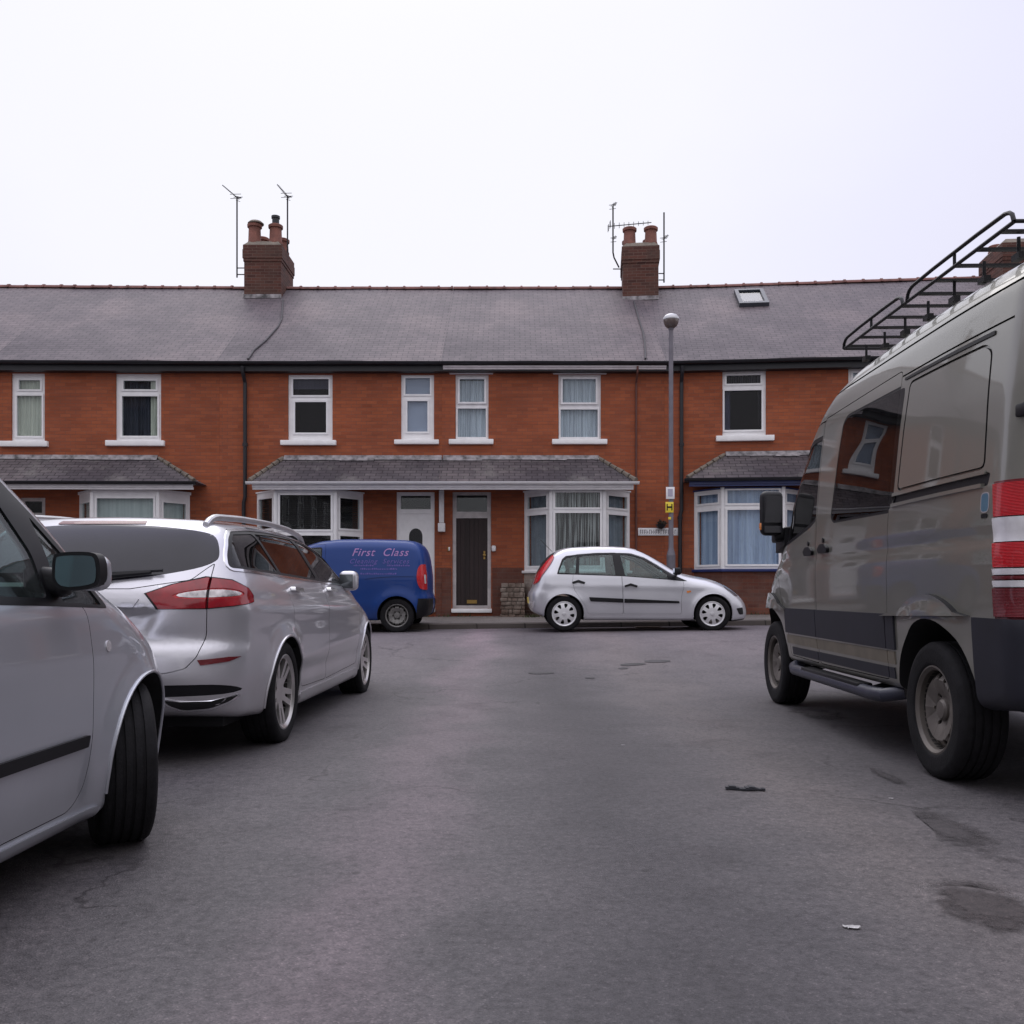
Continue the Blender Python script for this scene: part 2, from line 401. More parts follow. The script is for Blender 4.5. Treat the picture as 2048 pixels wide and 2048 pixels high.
WHITEP = simple('white_paint', (0.80, 0.79, 0.81), 0.5, var=0.08)
STONEW = simple('painted_stone_sill', (0.88, 0.875, 0.88), 0.6, var=0.06)
GREYP = simple('grey_painted_stone', (0.36, 0.33, 0.35), 0.7, var=0.1)
BLACKPL = simple('black_plastic', (0.007, 0.007, 0.009), 0.45, var=0.15, spec=0.3)
BLACKGUT = simple('black_gutter', (0.012, 0.012, 0.017), 0.5, var=0.2)
RUBBER = simple('tyre_rubber', (0.0085, 0.008, 0.0095), 0.8, var=0.4, vscale=14, spec=0.25, bumpy=0.25)
DARKIN = simple('dark_void', (0.006, 0.006, 0.007), 0.9)
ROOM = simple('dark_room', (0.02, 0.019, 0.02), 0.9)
CLEAR = glass('window_glass', (0.86, 0.9, 0.9), 1.42, dirt=0.02)
DARKPANE = glass('dark_window_glass', (0.5, 0.5, 0.55), 1.32, dirt=0.008)
CARGLASS = glass('car_glass', (0.74, 0.84, 0.83), 1.55, dirt=0.07)
TINTGLASS = glass('tinted_car_glass', (0.3, 0.3, 0.32), 1.55, dirt=0.04)
PRIVACY = glass('privacy_glass', (0.2, 0.2, 0.21), 1.5, dirt=0.04)
NET = wave_mat('net_curtain', (0.40, 0.42, 0.50), (0.78, 0.80, 0.90), 30)
NETDARK = wave_mat('dark_net_curtain', (0.012, 0.010, 0.011), (0.6, 0.58, 0.58), 34, stops=(.47, .60))
BEIGE = wave_mat('beige_curtain', (0.50, 0.49, 0.42), (0.82, 0.79, 0.68), 22)
BLUECURT = wave_mat('pale_blue_curtain', (0.34, 0.41, 0.62), (0.62, 0.70, 0.92), 12)
BLINDPALE = simple('pale_blind', (0.44, 0.46, 0.62), 0.85, var=0.04)
BLINDGREEN = wave_mat('grey_green_blind', (0.62, 0.65, 0.65), (0.78, 0.80, 0.79), 16)
SLATBLIND = simple('brown_slat_blind', (0.034, 0.024, 0.026), 0.6, var=0.1)
VERTBLIND = wave_mat('dark_vertical_blind', (0.02, 0.02, 0.035), (0.06, 0.06, 0.09), 18)
BROWNDOOR = wave_mat('brown_door_wood', (0.013, 0.007, 0.0075), (0.026, 0.0135, 0.0135), 9, 0.65)
BLUETRIM = simple('dark_blue_paint', (0.018, 0.03, 0.13), 0.4, var=0.15)
BRASS = simple('brass', (0.32, 0.21, 0.07), 0.45, 0.9)
CHROME = simple('chrome', (0.75, 0.75, 0.77), 0.12, 1.0, var=0.05)
ALLOY = simple('alloy_silver', (0.60, 0.58, 0.57), 0.28, 0.85, var=0.1)
STEELRIM = simple('dusty_steel_rim', (0.13, 0.115, 0.103), 0.55, 0.3, var=0.25)
COVERRIM = simple('silver_wheel_cover', (0.68, 0.68, 0.70), 0.35, 0.5, var=0.06)
GALV = simple('galvanised_steel', (0.16, 0.15, 0.175), 0.5, 0.5, var=0.12)
def lens(name, col, metal=0.0, ribs=150.0):
    """moulded lamp lens: fine ribs under a glossy skin"""
    m, nt, out = new_mat(name)
    p = principled(nt, out, Roughness=0.22, Metallic=metal); p.inputs['Specular IOR Level'].default_value = 0.35
    p.inputs['Coat Weight'].default_value = 0.6; p.inputs['Coat Roughness'].default_value = 0.04
    co = objco(nt); w = nt.nodes.new('ShaderNodeTexWave'); w.bands_direction = 'Z'; w.inputs['Scale'].default_value = ribs/6.28*2; nt.links.new(co, w.inputs['Vector'])
    w.inputs['Distortion'].default_value = 0.0
    n = noise(nt, co, 8.0, 3)
    f = nt.nodes.new('ShaderNodeMath'); f.operation = 'MULTIPLY'; nt.links.new(w.outputs['Fac'], f.inputs[0]); nt.links.new(n, f.inputs[1])
    nt.links.new(ramp(nt, f.outputs[0], [(0.0, tuple(c*.55 for c in col)), (0.35, col), (0.6, tuple(min(1, c*1.25) for c in col))]), p.inputs['Base Color'])
    bump(nt, w.outputs['Fac'], 0.35, 0.003, p)
    return m
REDLENS = lens('red_lens', (0.55, 0.006, 0.014))
DEEPRED = lens('deep_red_lens', (0.15, 0.004, 0.010))
CLEARLENS = lens('clear_lens', (0.78, 0.76, 0.78), 0.35, 220.0)
AMBER = simple('amber_lens', (0.75, 0.25, 0.05), 0.2, coat=1.0)
SILVER1 = paint('silver_estate_paint', (0.565, 0.56, 0.60), 0.55, 0.30, dirt=(0.28, 0.25, 0.235), dirt_z=0.42, dirt_amt=0.55)
SILVER2 = paint('grey_silver_paint', (0.50, 0.515, 0.565), 0.55, 0.30, dirt=(0.18, 0.17, 0.17), dirt_z=0.35, dirt_amt=0.4)
SILVER3 = paint('pale_silver_paint', (0.57, 0.575, 0.615), 0.4, 0.30, dirt=(0.36, 0.35, 0.36), dirt_z=0.30, dirt_amt=0.4)
OLIVE = paint('pebble_grey_paint', (0.225, 0.22, 0.192), 0.42, 0.32, dirt=(0.10, 0.088, 0.08), dirt_z=0.45, dirt_amt=0.5, coat=0.85)
BLUE = paint('royal_blue_paint', (0.006, 0.040, 0.195), 0.0, 0.4, dirt=(0.02, 0.025, 0.06), dirt_z=0.35, dirt_amt=0.6, coat=0.25, spec=0.25)
CLAD = simple('navy_grey_cladding', (0.012, 0.0125, 0.021), 0.55, var=0.15)
BEIGETAPE = simple('dusty_beige_stripe', (0.15, 0.13, 0.10), 0.55, var=0.2)
SEATCLOTH = simple('grey_seat_cloth', (0.13, 0.15, 0.15), 0.9, var=0.25)
SEATPALE = simple('pale_seat_cloth', (0.30, 0.36, 0.35), 0.9, var=0.2)
SIGNTXT = simple('violet_lettering', (0.38, 0.20, 0.46), 0.5, var=0.1)
SIGNTXT2 = simple('faded_violet_lettering', (0.12, 0.08, 0.34), 0.5, var=0.1)
YELLOW = simple('yellow_sign_plate', (0.80, 0.62, 0.05), 0.4, var=0.05)
PLATEY = simple('yellow_number_plate', (0.75, 0.58, 0.12), 0.4)
MIRRORG = simple('mirror_glass', (0.22, 0.28, 0.32), 0.06, 1.0, var=0.05)
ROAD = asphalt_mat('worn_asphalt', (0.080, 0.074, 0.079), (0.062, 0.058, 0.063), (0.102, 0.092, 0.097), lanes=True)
PATCHM = asphalt_mat('dark_repair_asphalt', (0.046, 0.038, 0.039), (0.034, 0.029, 0.031), (0.066, 0.056, 0.055), soft=0.4)
PAVE = asphalt_mat('grey_pavement', (0.17, 0.155, 0.145), (0.13, 0.12, 0.115), (0.21, 0.19, 0.178), fine=0.7)
KERBM = brick_mat('stone_kerb', (0.115, 0.10, 0.093), (0.082, 0.072, 0.068), (0.03, 0.027, 0.026), 0.9, 3.0, dirt=(0.06, 0.055, 0.045), dirt_amt=0.6, mort=.03)
MOSS = simple('moss_and_weeds', (0.055, 0.06, 0.025), 0.95, var=0.5, vscale=12, bumpy=0.6)
# ---------------------------------------------------------------- unseen houses lining this street, added for reflections and to cut side light
def side_house(xf, side, y0, y1, label, k):
    """side -1: front faces +x at x = xf ; side +1: front faces -x"""
    o = empty('terraced_house', (xf, (y0+y1)/2, 0.1), label, 'house', 'unseen grey terraced houses added along the near street')
    L = (y1-y0)/2 - .001; s = side
    mb = MB(); mb.box(min(0, s*8), max(0, s*8), -L, L, -.4, 5.2); mb.build('wall', simple_once('grey_pebbledash', (.24, .23, .225), .9, var=.15), o, smooth=False)
    mb = MB(); P = [(-s*.25, -L, 5.15), (s*4, -L, 8.0), (s*8.25, -L, 5.15), (s*8.25, -L, 5.05), (s*4, -L, 7.88), (-s*.25, -L, 5.05)]
    mb.prism(P, (0, 2*L, 0)); mb.build('roof', SLATE, o, smooth=False)
    mb = MB(); mb.box(min(-s*.33, -s*.2), max(-s*.33, -s*.2), -L, L, 5.0, 5.12); mb.build('gutter', BLACKGUT, o, smooth=False)
    if k % 2 == 0:
        mb = MB(); mb.box(s*4 - .5, s*4 + .5, L - .5, L - .002, 7.0, 9.0); c = mb.build('chimney', BRICKCHIM, o, smooth=False)
        for d in (-.22, .22):
            mb = MB(); mb.lathe([(.13, 0), (.11, .45), (.13, .5), (.10, .5)], 14, (s*4 + d, L - .25, 9.0)); mb.build('chimney_pot', TERRA, c)
    for (a, b, za, zb_) in ((-1.9, -.9, 3.3, 4.8), (.6, 1.5, 3.3, 4.8), (-2.0, .1, .9, 2.5), (.8, 1.7, .1, 2.5)):
        if a == .8:
            mb = MB(); mb.box(min(-s*.03, 0), max(-s*.03, 0), a, b, za, zb_); mb.build('door', BROWNDOOR, o, smooth=False); continue
        mb = MB()
        for (p, q, r, t) in ((a, b, za, za + .09), (a, b, zb_ - .09, zb_), (a, a + .09, za + .09, zb_ - .09), (b - .09, b, za + .09, zb_ - .09), (a + .09, b - .09, za + (zb_-za)*.65, za + (zb_-za)*.65 + .06)):
            mb.box(min(-s*.05, 0), max(-s*.05, 0), p, q, r, t)
        w = mb.build('window', UPVC, o, smooth=False)
        mb = MB(); mb.box(min(-s*.02, 0), max(-s*.02, 0), a + .05, b - .05, za + .05, zb_ - .05); mb.build('pane', simple_once('dark_glazing', (.02, .02, .025), .08), w, smooth=False)
        mb = MB(); mb.box(min(-s*.12, 0), max(-s*.12, 0), a - .1, b + .1, za - .12, za - .001); mb.build('sill', STONEW, w, smooth=False)
for k in range(7):
    y1 = 9.4 - 4.9*k
    side_house(-8.3, -1, y1 - 4.9, y1, 'grey rendered terraced house added out of view, lining the left side of the near street', k)
    side_house(9.2, 1, y1 - 4.9, y1, 'grey rendered terraced house added out of view, lining the right side of the near street', k)
# ---------------------------------------------------------------- ground, road, pavements
def sstep(t):
    t = np.clip(t, 0, 1); return t*t*(3-2*t)
def zg(X, Y):
    s = sstep((np.asarray(Y, float) - 8.0)/7.5)
    c = -0.004*np.clip(np.abs(np.asarray(X, float) - 0.2), 0, 4.5)**1.5*(1-s)
    return s*(0.27 + 0.012*np.clip(X, -14, 14)) + c
def grid_sheet(name, xs, ys, zf, mat):
    X, Y = np.meshgrid(xs, ys, indexing='ij'); Z = zf(X, Y)
    nx, ny = len(xs), len(ys)
    V = np.stack([X, Y, Z], -1).reshape(-1, 3)
    I = np.arange(nx*ny).reshape(nx, ny)
    Q = np.stack([I[:-1,:-1], I[1:,:-1], I[1:,1:], I[:-1,1:]], -1).reshape(-1, 4)
    me = bpy.data.meshes.new(name); me.from_pydata(V.tolist(), [], Q.tolist()); me.materials.append(mat)
    for p in me.polygons: p.use_smooth = True
    return link(name, me)
axis = np.concatenate([[-400, -150, -60, -30], np.arange(-16, 16.01, 0.4), [30, 60, 150, 400]])
ayis = np.concatenate([[-400, -150, -60, -30], np.arange(-14, 24.01, 0.35), [40, 80, 200, 500]])
def zroad(X, Y): return np.where(np.asarray(Y) > 17.6, zg(X, 17.0), zg(X, Y))
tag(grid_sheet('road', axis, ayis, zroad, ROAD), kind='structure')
# far pavement with its kerb, running along the fronts of the houses
fx = np.arange(-40, 40.1, 1.0)
def strip(name, prof, mat, kind='structure'):
    """prof: (Y, dz above the road edge) polyline swept along X"""
    V = []; Q = []
    for X in fx:
        z0 = float(zg(X, 17.0))
        for (Y, dz) in prof: V.append((X, Y, z0 + dz))
    m = len(prof)
    for i in range(len(fx)-1):
        for j in range(m-1): Q.append((i*m+j, (i+1)*m+j, (i+1)*m+j+1, i*m+j+1))
    me = bpy.data.meshes.new(name); me.from_pydata(V, [], Q); me.materials.append(mat); sharpen(me)
    o = link(name, me); tag(o, kind=kind); return o
strip('kerb', [(17.30, -0.05), (17.31, 0.085), (17.33, 0.10), (17.45, 0.105), (17.45, 0.0)], KERBM)
strip('pavement', [(17.452, 0.0), (17.452, 0.10), (18.6, 0.125), (19.7, 0.15), (20.6, 0.17)], PAVE)
# the two pavements of this street, behind the parked cars
for (xa, xb, nm) in ((-9.0, -4.25, 'pavement'), (4.7, 9.5, 'pavement')):
    xs = np.linspace(xa, xb, 6); ys = np.arange(-20, 12.6, 0.5)
    edge = xb if xa < 0 else xa
    o = grid_sheet('pavement', xs, ys, lambda X, Y: zg(X*0 + edge, Y) + 0.11, PAVE); tag(o, kind='structure')
    mb = MB(); s = 1 if xa < 0 else -1
    for y0 in np.arange(-20, 12.4, 0.9):
        z = float(zg(edge, y0 + .45)); mb.box(min(edge, edge + s*.13), max(edge, edge + s*.13), y0, y0 + .89, z - .12, z + .113)
    tag(mb.build('kerb', KERBM), kind='structure')

# ---------------------------------------------------------------- houses
HW = 20.2                    # distance of the house fronts
EAVE = (19.95, 5.93); RIDGEP = (24.2, 8.88)
SL = (RIDGEP[1] - EAVE[1])/(RIDGEP[0] - EAVE[0])
def roof_pt(px, py, lift=0.0):
    Y = F*(EAVE[1] - CH - SL*EAVE[0])/((HY - py) - F*SL)
    return (wx(px, Y), Y, EAVE[1] + SL*(Y - EAVE[0]) + lift)
class House:
    mitre = (0.0, 0.0)
    def __init__(s, label, X0, X1, pivot=None, ang=0.0, dz=0.0):
        s.X0, s.X1 = X0, X1
        s.b = Vector(((X0+X1)/2, HW, 0.40))
        loc = s.b.copy()
        if pivot is not None:
            d = loc - Vector((pivot, HW, 0.4)); d.rotate(Matrix.Rotation(ang, 3, 'Z')); loc = Vector((pivot, HW, 0.4)) + d
        loc.z += dz
        s.o = empty('terraced_house', loc, label, 'house', 'red brick terraced houses in one row', ang)
        s.open = []
    def put(s, mb, name, mat, parent=None, smooth=True, ang=32):
        bmesh.ops.translate(mb.bm, verts=mb.bm.verts, vec=-s.b)
        return mb.build(name, mat, parent or s.o, smooth=smooth, ang=ang)
    def walls(s):
        zt = 6.05; z0 = 0.30
        X0, X1 = s.X0 + 0.001, s.X1 - 0.001
        xs = sorted({X0, X1, *[o[0] for o in s.open], *[o[1] for o in s.open]})
        zs = sorted({z0, zt, *[o[2] for o in s.open], *[o[3] for o in s.open]})
        mb = MB(); th = 0.22
        def inside(x, z): return any(o[0] < x < o[1] and o[2] < z < o[3] for o in s.open)
        for i in range(len(xs)-1):
            for j in range(len(zs)-1):
                if inside((xs[i]+xs[i+1])/2, (zs[j]+zs[j+1])/2): continue
                for y in (HW, HW + th):
                    mb.poly([(xs[i], y, zs[j]), (xs[i+1], y, zs[j]), (xs[i+1], y, zs[j+1]), (xs[i], y, zs[j+1])])
        for (a, b, c, d) in s.open:
            for q in (((a,c),(b,c)), ((b,c),(b,d)), ((b,d),(a,d)), ((a,d),(a,c))):
                mb.poly([(q[0][0], HW, q[0][1]), (q[1][0], HW, q[1][1]), (q[1][0], HW+th, q[1][1]), (q[0][0], HW+th, q[0][1])])
        # gable and rear walls close the shell
        yb = 28.2
        for X in (X0, X1): mb.poly([(X, HW, z0), (X, yb, z0), (X, yb, zt - .1), (X, 24.2, 8.6), (X, HW, zt - .1)])
        mb.poly([(X0, yb, z0), (X1, yb, z0), (X1, yb, zt), (X0, yb, zt)])
        bmesh.ops.remove_doubles(mb.bm, verts=mb.bm.verts, dist=1e-5)
        s.put(mb, 'wall', BRICK, smooth=False)
    def roof(s):
        X0, X1 = s.X0 + 0.0005, s.X1 - 0.0005
        mb = MB(); t = 0.06; n = 26
        Yr, Zr = RIDGEP; Ye, Ze = EAVE; Yb = 2*Yr - Ye
        prof = [(Ye, Ze), (Yr, Zr), (Yb, Ze), (Yb, Ze - t), (Yr, Zr - t), (Ye, Ze - t)]
        rings = []
        for i in range(n+1):
            X = X0 + (X1-X0)*i/n
            sag = 0.012*math.sin(X*1.3) + 0.008*math.sin(X*3.1 + 1)
            t_ = i/n; mx = lambda y: (y - HW)*(s.mitre[0]*(1-t_) + s.mitre[1]*t_)
            rings.append([mb.bm.verts.new((X + mx(y), y, z + sag*(1 if abs(y-Yr) > .1 else .6))) for y, z in prof])
        for a, b in zip(rings, rings[1:]):
            for k in range(6): mb.bm.faces.new((a[k], a[(k+1) % 6], b[(k+1) % 6], b[k]))
        mb.bm.faces.new(rings[0]); mb.bm.faces.new(rings[-1])
        s.rf = s.put(mb, 'roof', SLATE, smooth=False)
        mb = MB(); X0 += (RIDGEP[0]-HW)*s.mitre[0]; X1 += (RIDGEP[0]-HW)*s.mitre[1]; x = X0 + .002
        while x < X1 - .02:
            x1 = min(x + 0.45, X1 - .01); dz = random.uniform(-.006, .006)
            for (a, b, r) in ((x, x1 - .035, .085), (x1 - .05, x1, .105)):
                P = [(a, RIDGEP[0] + r*1.25*math.cos(PI*k/8), RIDGEP[1] - .035 + dz + r*math.sin(PI*k/8)) for k in range(9)]
                mb.prism(P, (b-a, 0, 0))
            x = x1
        s.put(mb, 'ridge_tiles', RIDGE, s.rf)
        return s
    def gutter(s, mat=None, x0=None, x1=None, light=False):
        X0, X1 = x0 or s.X0 + .002, x1 or s.X1 - .002
        mb = MB(); yg, zg_ = 19.90, 5.905
        P = [(X0, yg + .062*math.cos(PI + PI*k/10), zg_ + .062*math.sin(PI + PI*k/10)) for k in range(11)]
        mb.prism(P, (X1-X0, 0, 0))
        s.put(mb, 'gutter', BLACKGUT)
        mb = MB(); mb.box(X0, X1, 19.985, HW - .003, 5.72, 5.86)
        s.put(mb, 'fascia', BLACKGUT, smooth=False)
    def curtain(s, x0, x1, z0, z1, y, mat, parent, amp=0.015, wl=0.09, name='curtain'):
        mb = MB(); n = max(8, int((x1-x0)/wl*8)); ph = random.random()*6
        row = []
        for i in range(n+1):
            x = x0 + (x1-x0)*i/n
            yy = y + amp*math.sin(2*PI*(x-x0)/wl + ph) + amp*.5*math.sin(2*PI*(x-x0)/(wl*2.7) + ph*2)
            row.append((mb.bm.verts.new((x, yy, z0)), mb.bm.verts.new((x, yy, z1))))
        for a, b in zip(row, row[1:]): mb.bm.faces.new((a[0], b[0], b[1], a[1]))
        s.put(mb, name, mat, parent)
    def blind(s, x0, x1, z0, z1, y, mat, parent, pitch=0.045):
        mb = MB(); z = z0
        while z < z1:
            mb.obox(((x0+x1)/2, y, z), ((x1-x0)/2, 0, 0), (0, .016, .014), (0, .001, .001)); z += pitch
        s.put(mb, 'slat_blind', mat, parent, smooth=False)
    def window(s, l, t, r, b, panes, sill, fill, pane_mat=None, frame_mat=None, sash=False, lintel=None):
        frame_mat = frame_mat or UPVC; Y = HW
        X = lambda p: wx(p, Y); Z = lambda p: wz(p, Y)
        x0, x1, z0, z1 = X(l), X(r), Z(b), Z(t)
        s.open.append((x0, x1, z0, z1))
        rects = [(X(p[0]), Z(p[3]), X(p[2]), Z(p[1])) for p in panes]
        outer = [(x0+.001, z0+.001), (x1-.001, z0+.001), (x1-.001, z1-.001), (x0+.001, z1-.001)]
        holes = [[(a, c), (d, c), (d, e), (a, e)] for (a, c, d, e) in [(q[0], q[1], q[2], q[3]) for q in rects]]
        mb = plate(outer, holes, lambda p: (p[0], HW + .05, p[1]), (0, .07, 0))
        fr = s.put(mb, 'window', frame_mat, smooth=False)
        mb = MB()
        for i, (a, c, d, e) in enumerate(rects):
            w = .035
            yo = HW + .028 - (.02 if sash and i == 0 else 0)
            o = [(a-w, c-w), (d+w, c-w), (d+w, e+w), (a-w, e+w)]
            k = plate(o, [[(a+.004, c+.004), (d-.004, c+.004), (d-.004, e-.004), (a+.004, e-.004)]], lambda p: (p[0], yo, p[1]), (0, HW + .0485 - yo, 0))
            me = bpy.data.meshes.new('t'); k.bm.to_mesh(me); k.bm.free(); mb.bm.from_mesh(me); bpy.data.meshes.remove(me)
        s.put(mb, 'sash', frame_mat, fr, smooth=False)
        mb = MB()
        for (a, c, d, e) in rects: mb.box(a, d, HW + .075, HW + .081, c, e)
        s.put(mb, 'pane', pane_mat or CLEAR, fr, smooth=False)
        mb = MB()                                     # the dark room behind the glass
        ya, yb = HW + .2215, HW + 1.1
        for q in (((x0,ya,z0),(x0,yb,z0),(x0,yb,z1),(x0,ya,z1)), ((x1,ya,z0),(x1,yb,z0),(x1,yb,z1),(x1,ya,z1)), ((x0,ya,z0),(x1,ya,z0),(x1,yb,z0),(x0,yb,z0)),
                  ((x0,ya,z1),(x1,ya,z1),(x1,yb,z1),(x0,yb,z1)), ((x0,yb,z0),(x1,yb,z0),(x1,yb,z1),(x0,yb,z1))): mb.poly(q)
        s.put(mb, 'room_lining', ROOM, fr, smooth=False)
        for f in fill:
            kind, fx0, fx1, fz0, fz1, mat = f
            a = x0 + (x1-x0)*fx0; d = x0 + (x1-x0)*fx1; c = z0 + (z1-z0)*fz0; e = z0 + (z1-z0)*fz1
            if kind == 'c': s.curtain(a, d, c, e, HW + .15, mat, fr, .014, .085)
            if kind == 'flat': s.curtain(a, d, c, e, HW + .13, mat, fr, .001, .5, 'roller_blind')
            if kind == 'v': s.curtain(a, d, c, e, HW + .15, mat, fr, .018, .075, 'vertical_blind')
        if sill:
            sl, st, sr, sb = sill
            mb = MB(); mb.box(X(sl), X(sr), HW - .085, HW + .06, Z(sb), Z(st)); mb.bevel(.012)
            s.put(mb, 'sill', STONEW, fr)
        if lintel:
            l2, t2, r2, b2 = lintel
            mb = MB(); mb.box(X(l2), X(r2), HW - .03, HW + .04, z1 + .001, Z(t2)); mb.bevel(.01)
            mb.box(X(l2) - .015, X(r2) + .015, HW - .05, HW - .031, Z(b2), Z(b2) + .05)
            s.put(mb, 'lintel', simple_once('pale_grey_paint', (.60, .56, .58), .6), fr)
        return fr
    def bay(s, wl, fl, fr_, wr, zs, zh, rows_f, rows_s, fillf, fills, mat=None, fascia=None, ztop=3.12, cols_f=1, pane_mat=None, plinth=None, fr_rects=None):
        """angled bay: wall/front corners in X, sill and head heights, glass rows (z0, z1) for the front and the cants"""
        mat = mat or UPVC; YF = 19.6
        pts = [(wl, HW), (fl, YF), (fr_, YF), (wr, HW)]
        mb = MB(); root = None
        faces = []
        for i in range(3):
            a, b = Vector(pts[i]), Vector(pts[i+1]); L = (b-a).length; u = (b-a)/L; nrm = Vector((u.y, -u.x))
            faces.append((a, u, nrm, L))
        def P(fc, x, z, out=0.0):
            a, u, nrm, L = fc; q = a + u*x + nrm*out; return (q.x, q.y, z)
        for i, fc in enumerate(faces):
            L = fc[3]; rows = rows_f if i == 1 else rows_s; m = 0.10 if i != 1 else 0.085
            holes = [[(m, z0), (L-m, z0), (L-m, z1), (m, z1)] for z0, z1 in rows]
            k = plate([(0.0, zs), (L, zs), (L, zh), (0.0, zh)], holes, lambda p: P(fc, p[0], p[1], -.06), (fc[2].x*.06, fc[2].y*.06, 0))
            me = bpy.data.meshes.new('t'); k.bm.to_mesh(me); k.bm.free(); mb.bm.from_mesh(me); bpy.data.meshes.remove(me)
            for z0, z1 in rows:
                k = plate([(m-.03, z0-.03), (L-m+.03, z0-.03), (L-m+.03, z1+.03), (m-.03, z1+.03)], [[(m+.012, z0+.012), (L-m-.012, z0+.012), (L-m-.012, z1-.012), (m+.012, z1-.012)]],
                          lambda p: P(fc, p[0], p[1], .001), (fc[2].x*.022, fc[2].y*.022, 0))
                me = bpy.data.meshes.new('t'); k.bm.to_mesh(me); k.bm.free(); mb.bm.from_mesh(me); bpy.data.meshes.remove(me)
        for q in pts[1:3]: mb.tube([(q[0], q[1] - .004, zs), (q[0], q[1] - .004, zh)], .045, 8)
        w = s.put(mb, 'bay_window', mat, smooth=False)
        mb = MB()
        for i, fc in enumerate(faces):
            L = fc[3]; rows = rows_f if i == 1 else rows_s; m = .10 if i != 1 else .085
            for z0, z1 in rows: mb.prism([P(fc, m, z0, -.03), P(fc, L-m, z0, -.03), P(fc, L-m, z1, -.03), P(fc, m, z1, -.03)], (fc[2].x*-.005, fc[2].y*-.005, 0))
        s.put(mb, 'pane', pane_mat or CLEAR, w, smooth=False)
        mb = MB()
        for i, fc in enumerate(faces):
            e = .22 if i == 1 else .18
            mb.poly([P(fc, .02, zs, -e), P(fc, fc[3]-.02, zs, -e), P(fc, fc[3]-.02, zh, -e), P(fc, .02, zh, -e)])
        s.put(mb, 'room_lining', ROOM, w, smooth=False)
        for i, fc in enumerate(faces):
            for (kind, m_, f0, f1) in (fillf if i == 1 else fills):
                mb = MB(); L = fc[3]; n = 60; rows = []
                if kind == 'slat':
                    z = zs + .04
                    while z < zh - .03:
                        c = P(fc, L/2, z, -.10); u = fc[1]; nn = fc[2]
                        mb.obox(c, (u.x*L*.46, u.y*L*.46, 0), (nn.x*.017, nn.y*.017, .012), (0, 0, .0008)); z += .042
                    s.put(mb, 'slat_blind', m_, w, smooth=False); continue
                amp = {'c': .018, 'flat': .001, 'v': .02}[kind]; wl_ = .10
                for k in range(n+1):
                    x = .03 + (L-.06)*(f0 + (f1-f0)*k/n)
                    dy = -.11 + amp*math.sin(2*PI*x/wl_) + amp*.5*math.sin(2*PI*x/.23 + i)
                    rows.append([mb.bm.verts.new(P(fc, x, z, dy)) for z in (zs + .02, zh - .02)])
                for a, b in zip(rows, rows[1:]): mb.bm.faces.new((a[0], b[0], b[1], a[1]))
                s.put(mb, 'roller_blind' if kind == 'flat' else 'curtain', m_, w)
        def outline(o): # offset footprint
            return [(wl - o, HW - .002), (fl - o*.45, YF - o), (fr_ + o*.45, YF - o), (wr + o, HW - .002)]
        mb = MB(); mb.prism([(x, y, zh) for x, y in outline(.03)], (0, 0, ztop - zh)); s.put(mb, 'bay_fascia', fascia or mat, w, smooth=False)
        mb = MB(); mb.prism([(x, y, zs - .06) for x, y in outline(.075)], (0, 0, .06)); mb.bevel(.01); s.put(mb, 'sill', mat if mat is not UPVC or fascia is None else fascia, w)
        mb = MB(); mb.prism([(x, y, .3) for x, y in outline(.012)], (0, 0, zs - .061 - .3)); s.put(mb, 'bay_plinth', plinth or BRICKLOW, w, smooth=False)
        return w
    def bay_roof(s, xe0, xe1, xt0, xt1, hip0, hip1, gmat, ze=3.27, zt=3.86, fmat=None):
        ye, yw = 19.36, HW - .002
        mb = MB()
        A, B, C, D = (xe0, ye, ze), (xe1, ye, ze), (xt1, yw, zt), (xt0, yw, zt)
        lo = -.05
        E0, E1 = (xe0, yw, ze), (xe1, yw, ze)
        nx = 14
        def L(p, q, t): return tuple(p[i] + (q[i]-p[i])*t for i in range(3))
        for i in range(nx):
            mb.poly([L(A, B, i/nx), L(A, B, (i+1)/nx), L(D, C, (i+1)/nx), L(D, C, i/nx)])
        mb.poly([A, D, E0]) if hip0 else None
        mb.poly([B, E1, C]) if hip1 else None
        mb.poly([A, B, E1, E0])
        bmesh.ops.remove_doubles(mb.bm, verts=mb.bm.verts, dist=1e-5)
        r = s.put(mb, 'bay_roof', SLATELOW, smooth=False)
        mb = MB()                                         # mortared hip tiles
        for (hip, p, q) in ((hip0, A, D), (hip1, B, C)):
            if not hip: continue
            for k in range(6):
                a, b = L(p, q, k/6 + .015), L(p, q, (k+1)/6 - .01)
                rr = random.uniform(.038, .055)
                mb.tube([(a[0], a[1], a[2] + .01), (b[0], b[1], b[2] + .02)], [rr*1.2, rr*.85], 8)
        if hip0 or hip1: s.put(mb, 'hip_tiles', MORTAR, r)
        mb = MB(); x = xt0 + .02                             # lead flashing dressed down from the wall
        while x < xt1 - .05:
            x2 = min(xt1, x + random.uniform(.5, .9)); h = random.uniform(.05, .10)
            d = h/.84
            mb.poly([(x, yw - .004, zt + .075), (x2, yw - .004, zt + .075), (x2, yw - d, zt - h*.70 + .012), (x, yw - d, zt - h*.66 + .012)])
            x = x2
        s.put(mb, 'flashing', LEAD, r, smooth=False)
        mb = MB()
        gx0, gx1 = xe0 - (.06 if hip0 else 0), xe1 + (.06 if hip1 else 0)
        P = [(gx0, ye - .035 + .06*math.cos(PI + PI*k/10), ze - .015 + .06*math.sin(PI + PI*k/10)) for k in range(11)]
        mb.prism(P, (gx1 - gx0, 0, 0))
        s.put(mb, 'bay_gutter', gmat)
        mb = MB(); mb.box(xe0 + (.05 if hip0 else 0), xe1 - (.05 if hip1 else 0), ye + .03, ye + .055, ze - .13, ze - .002)
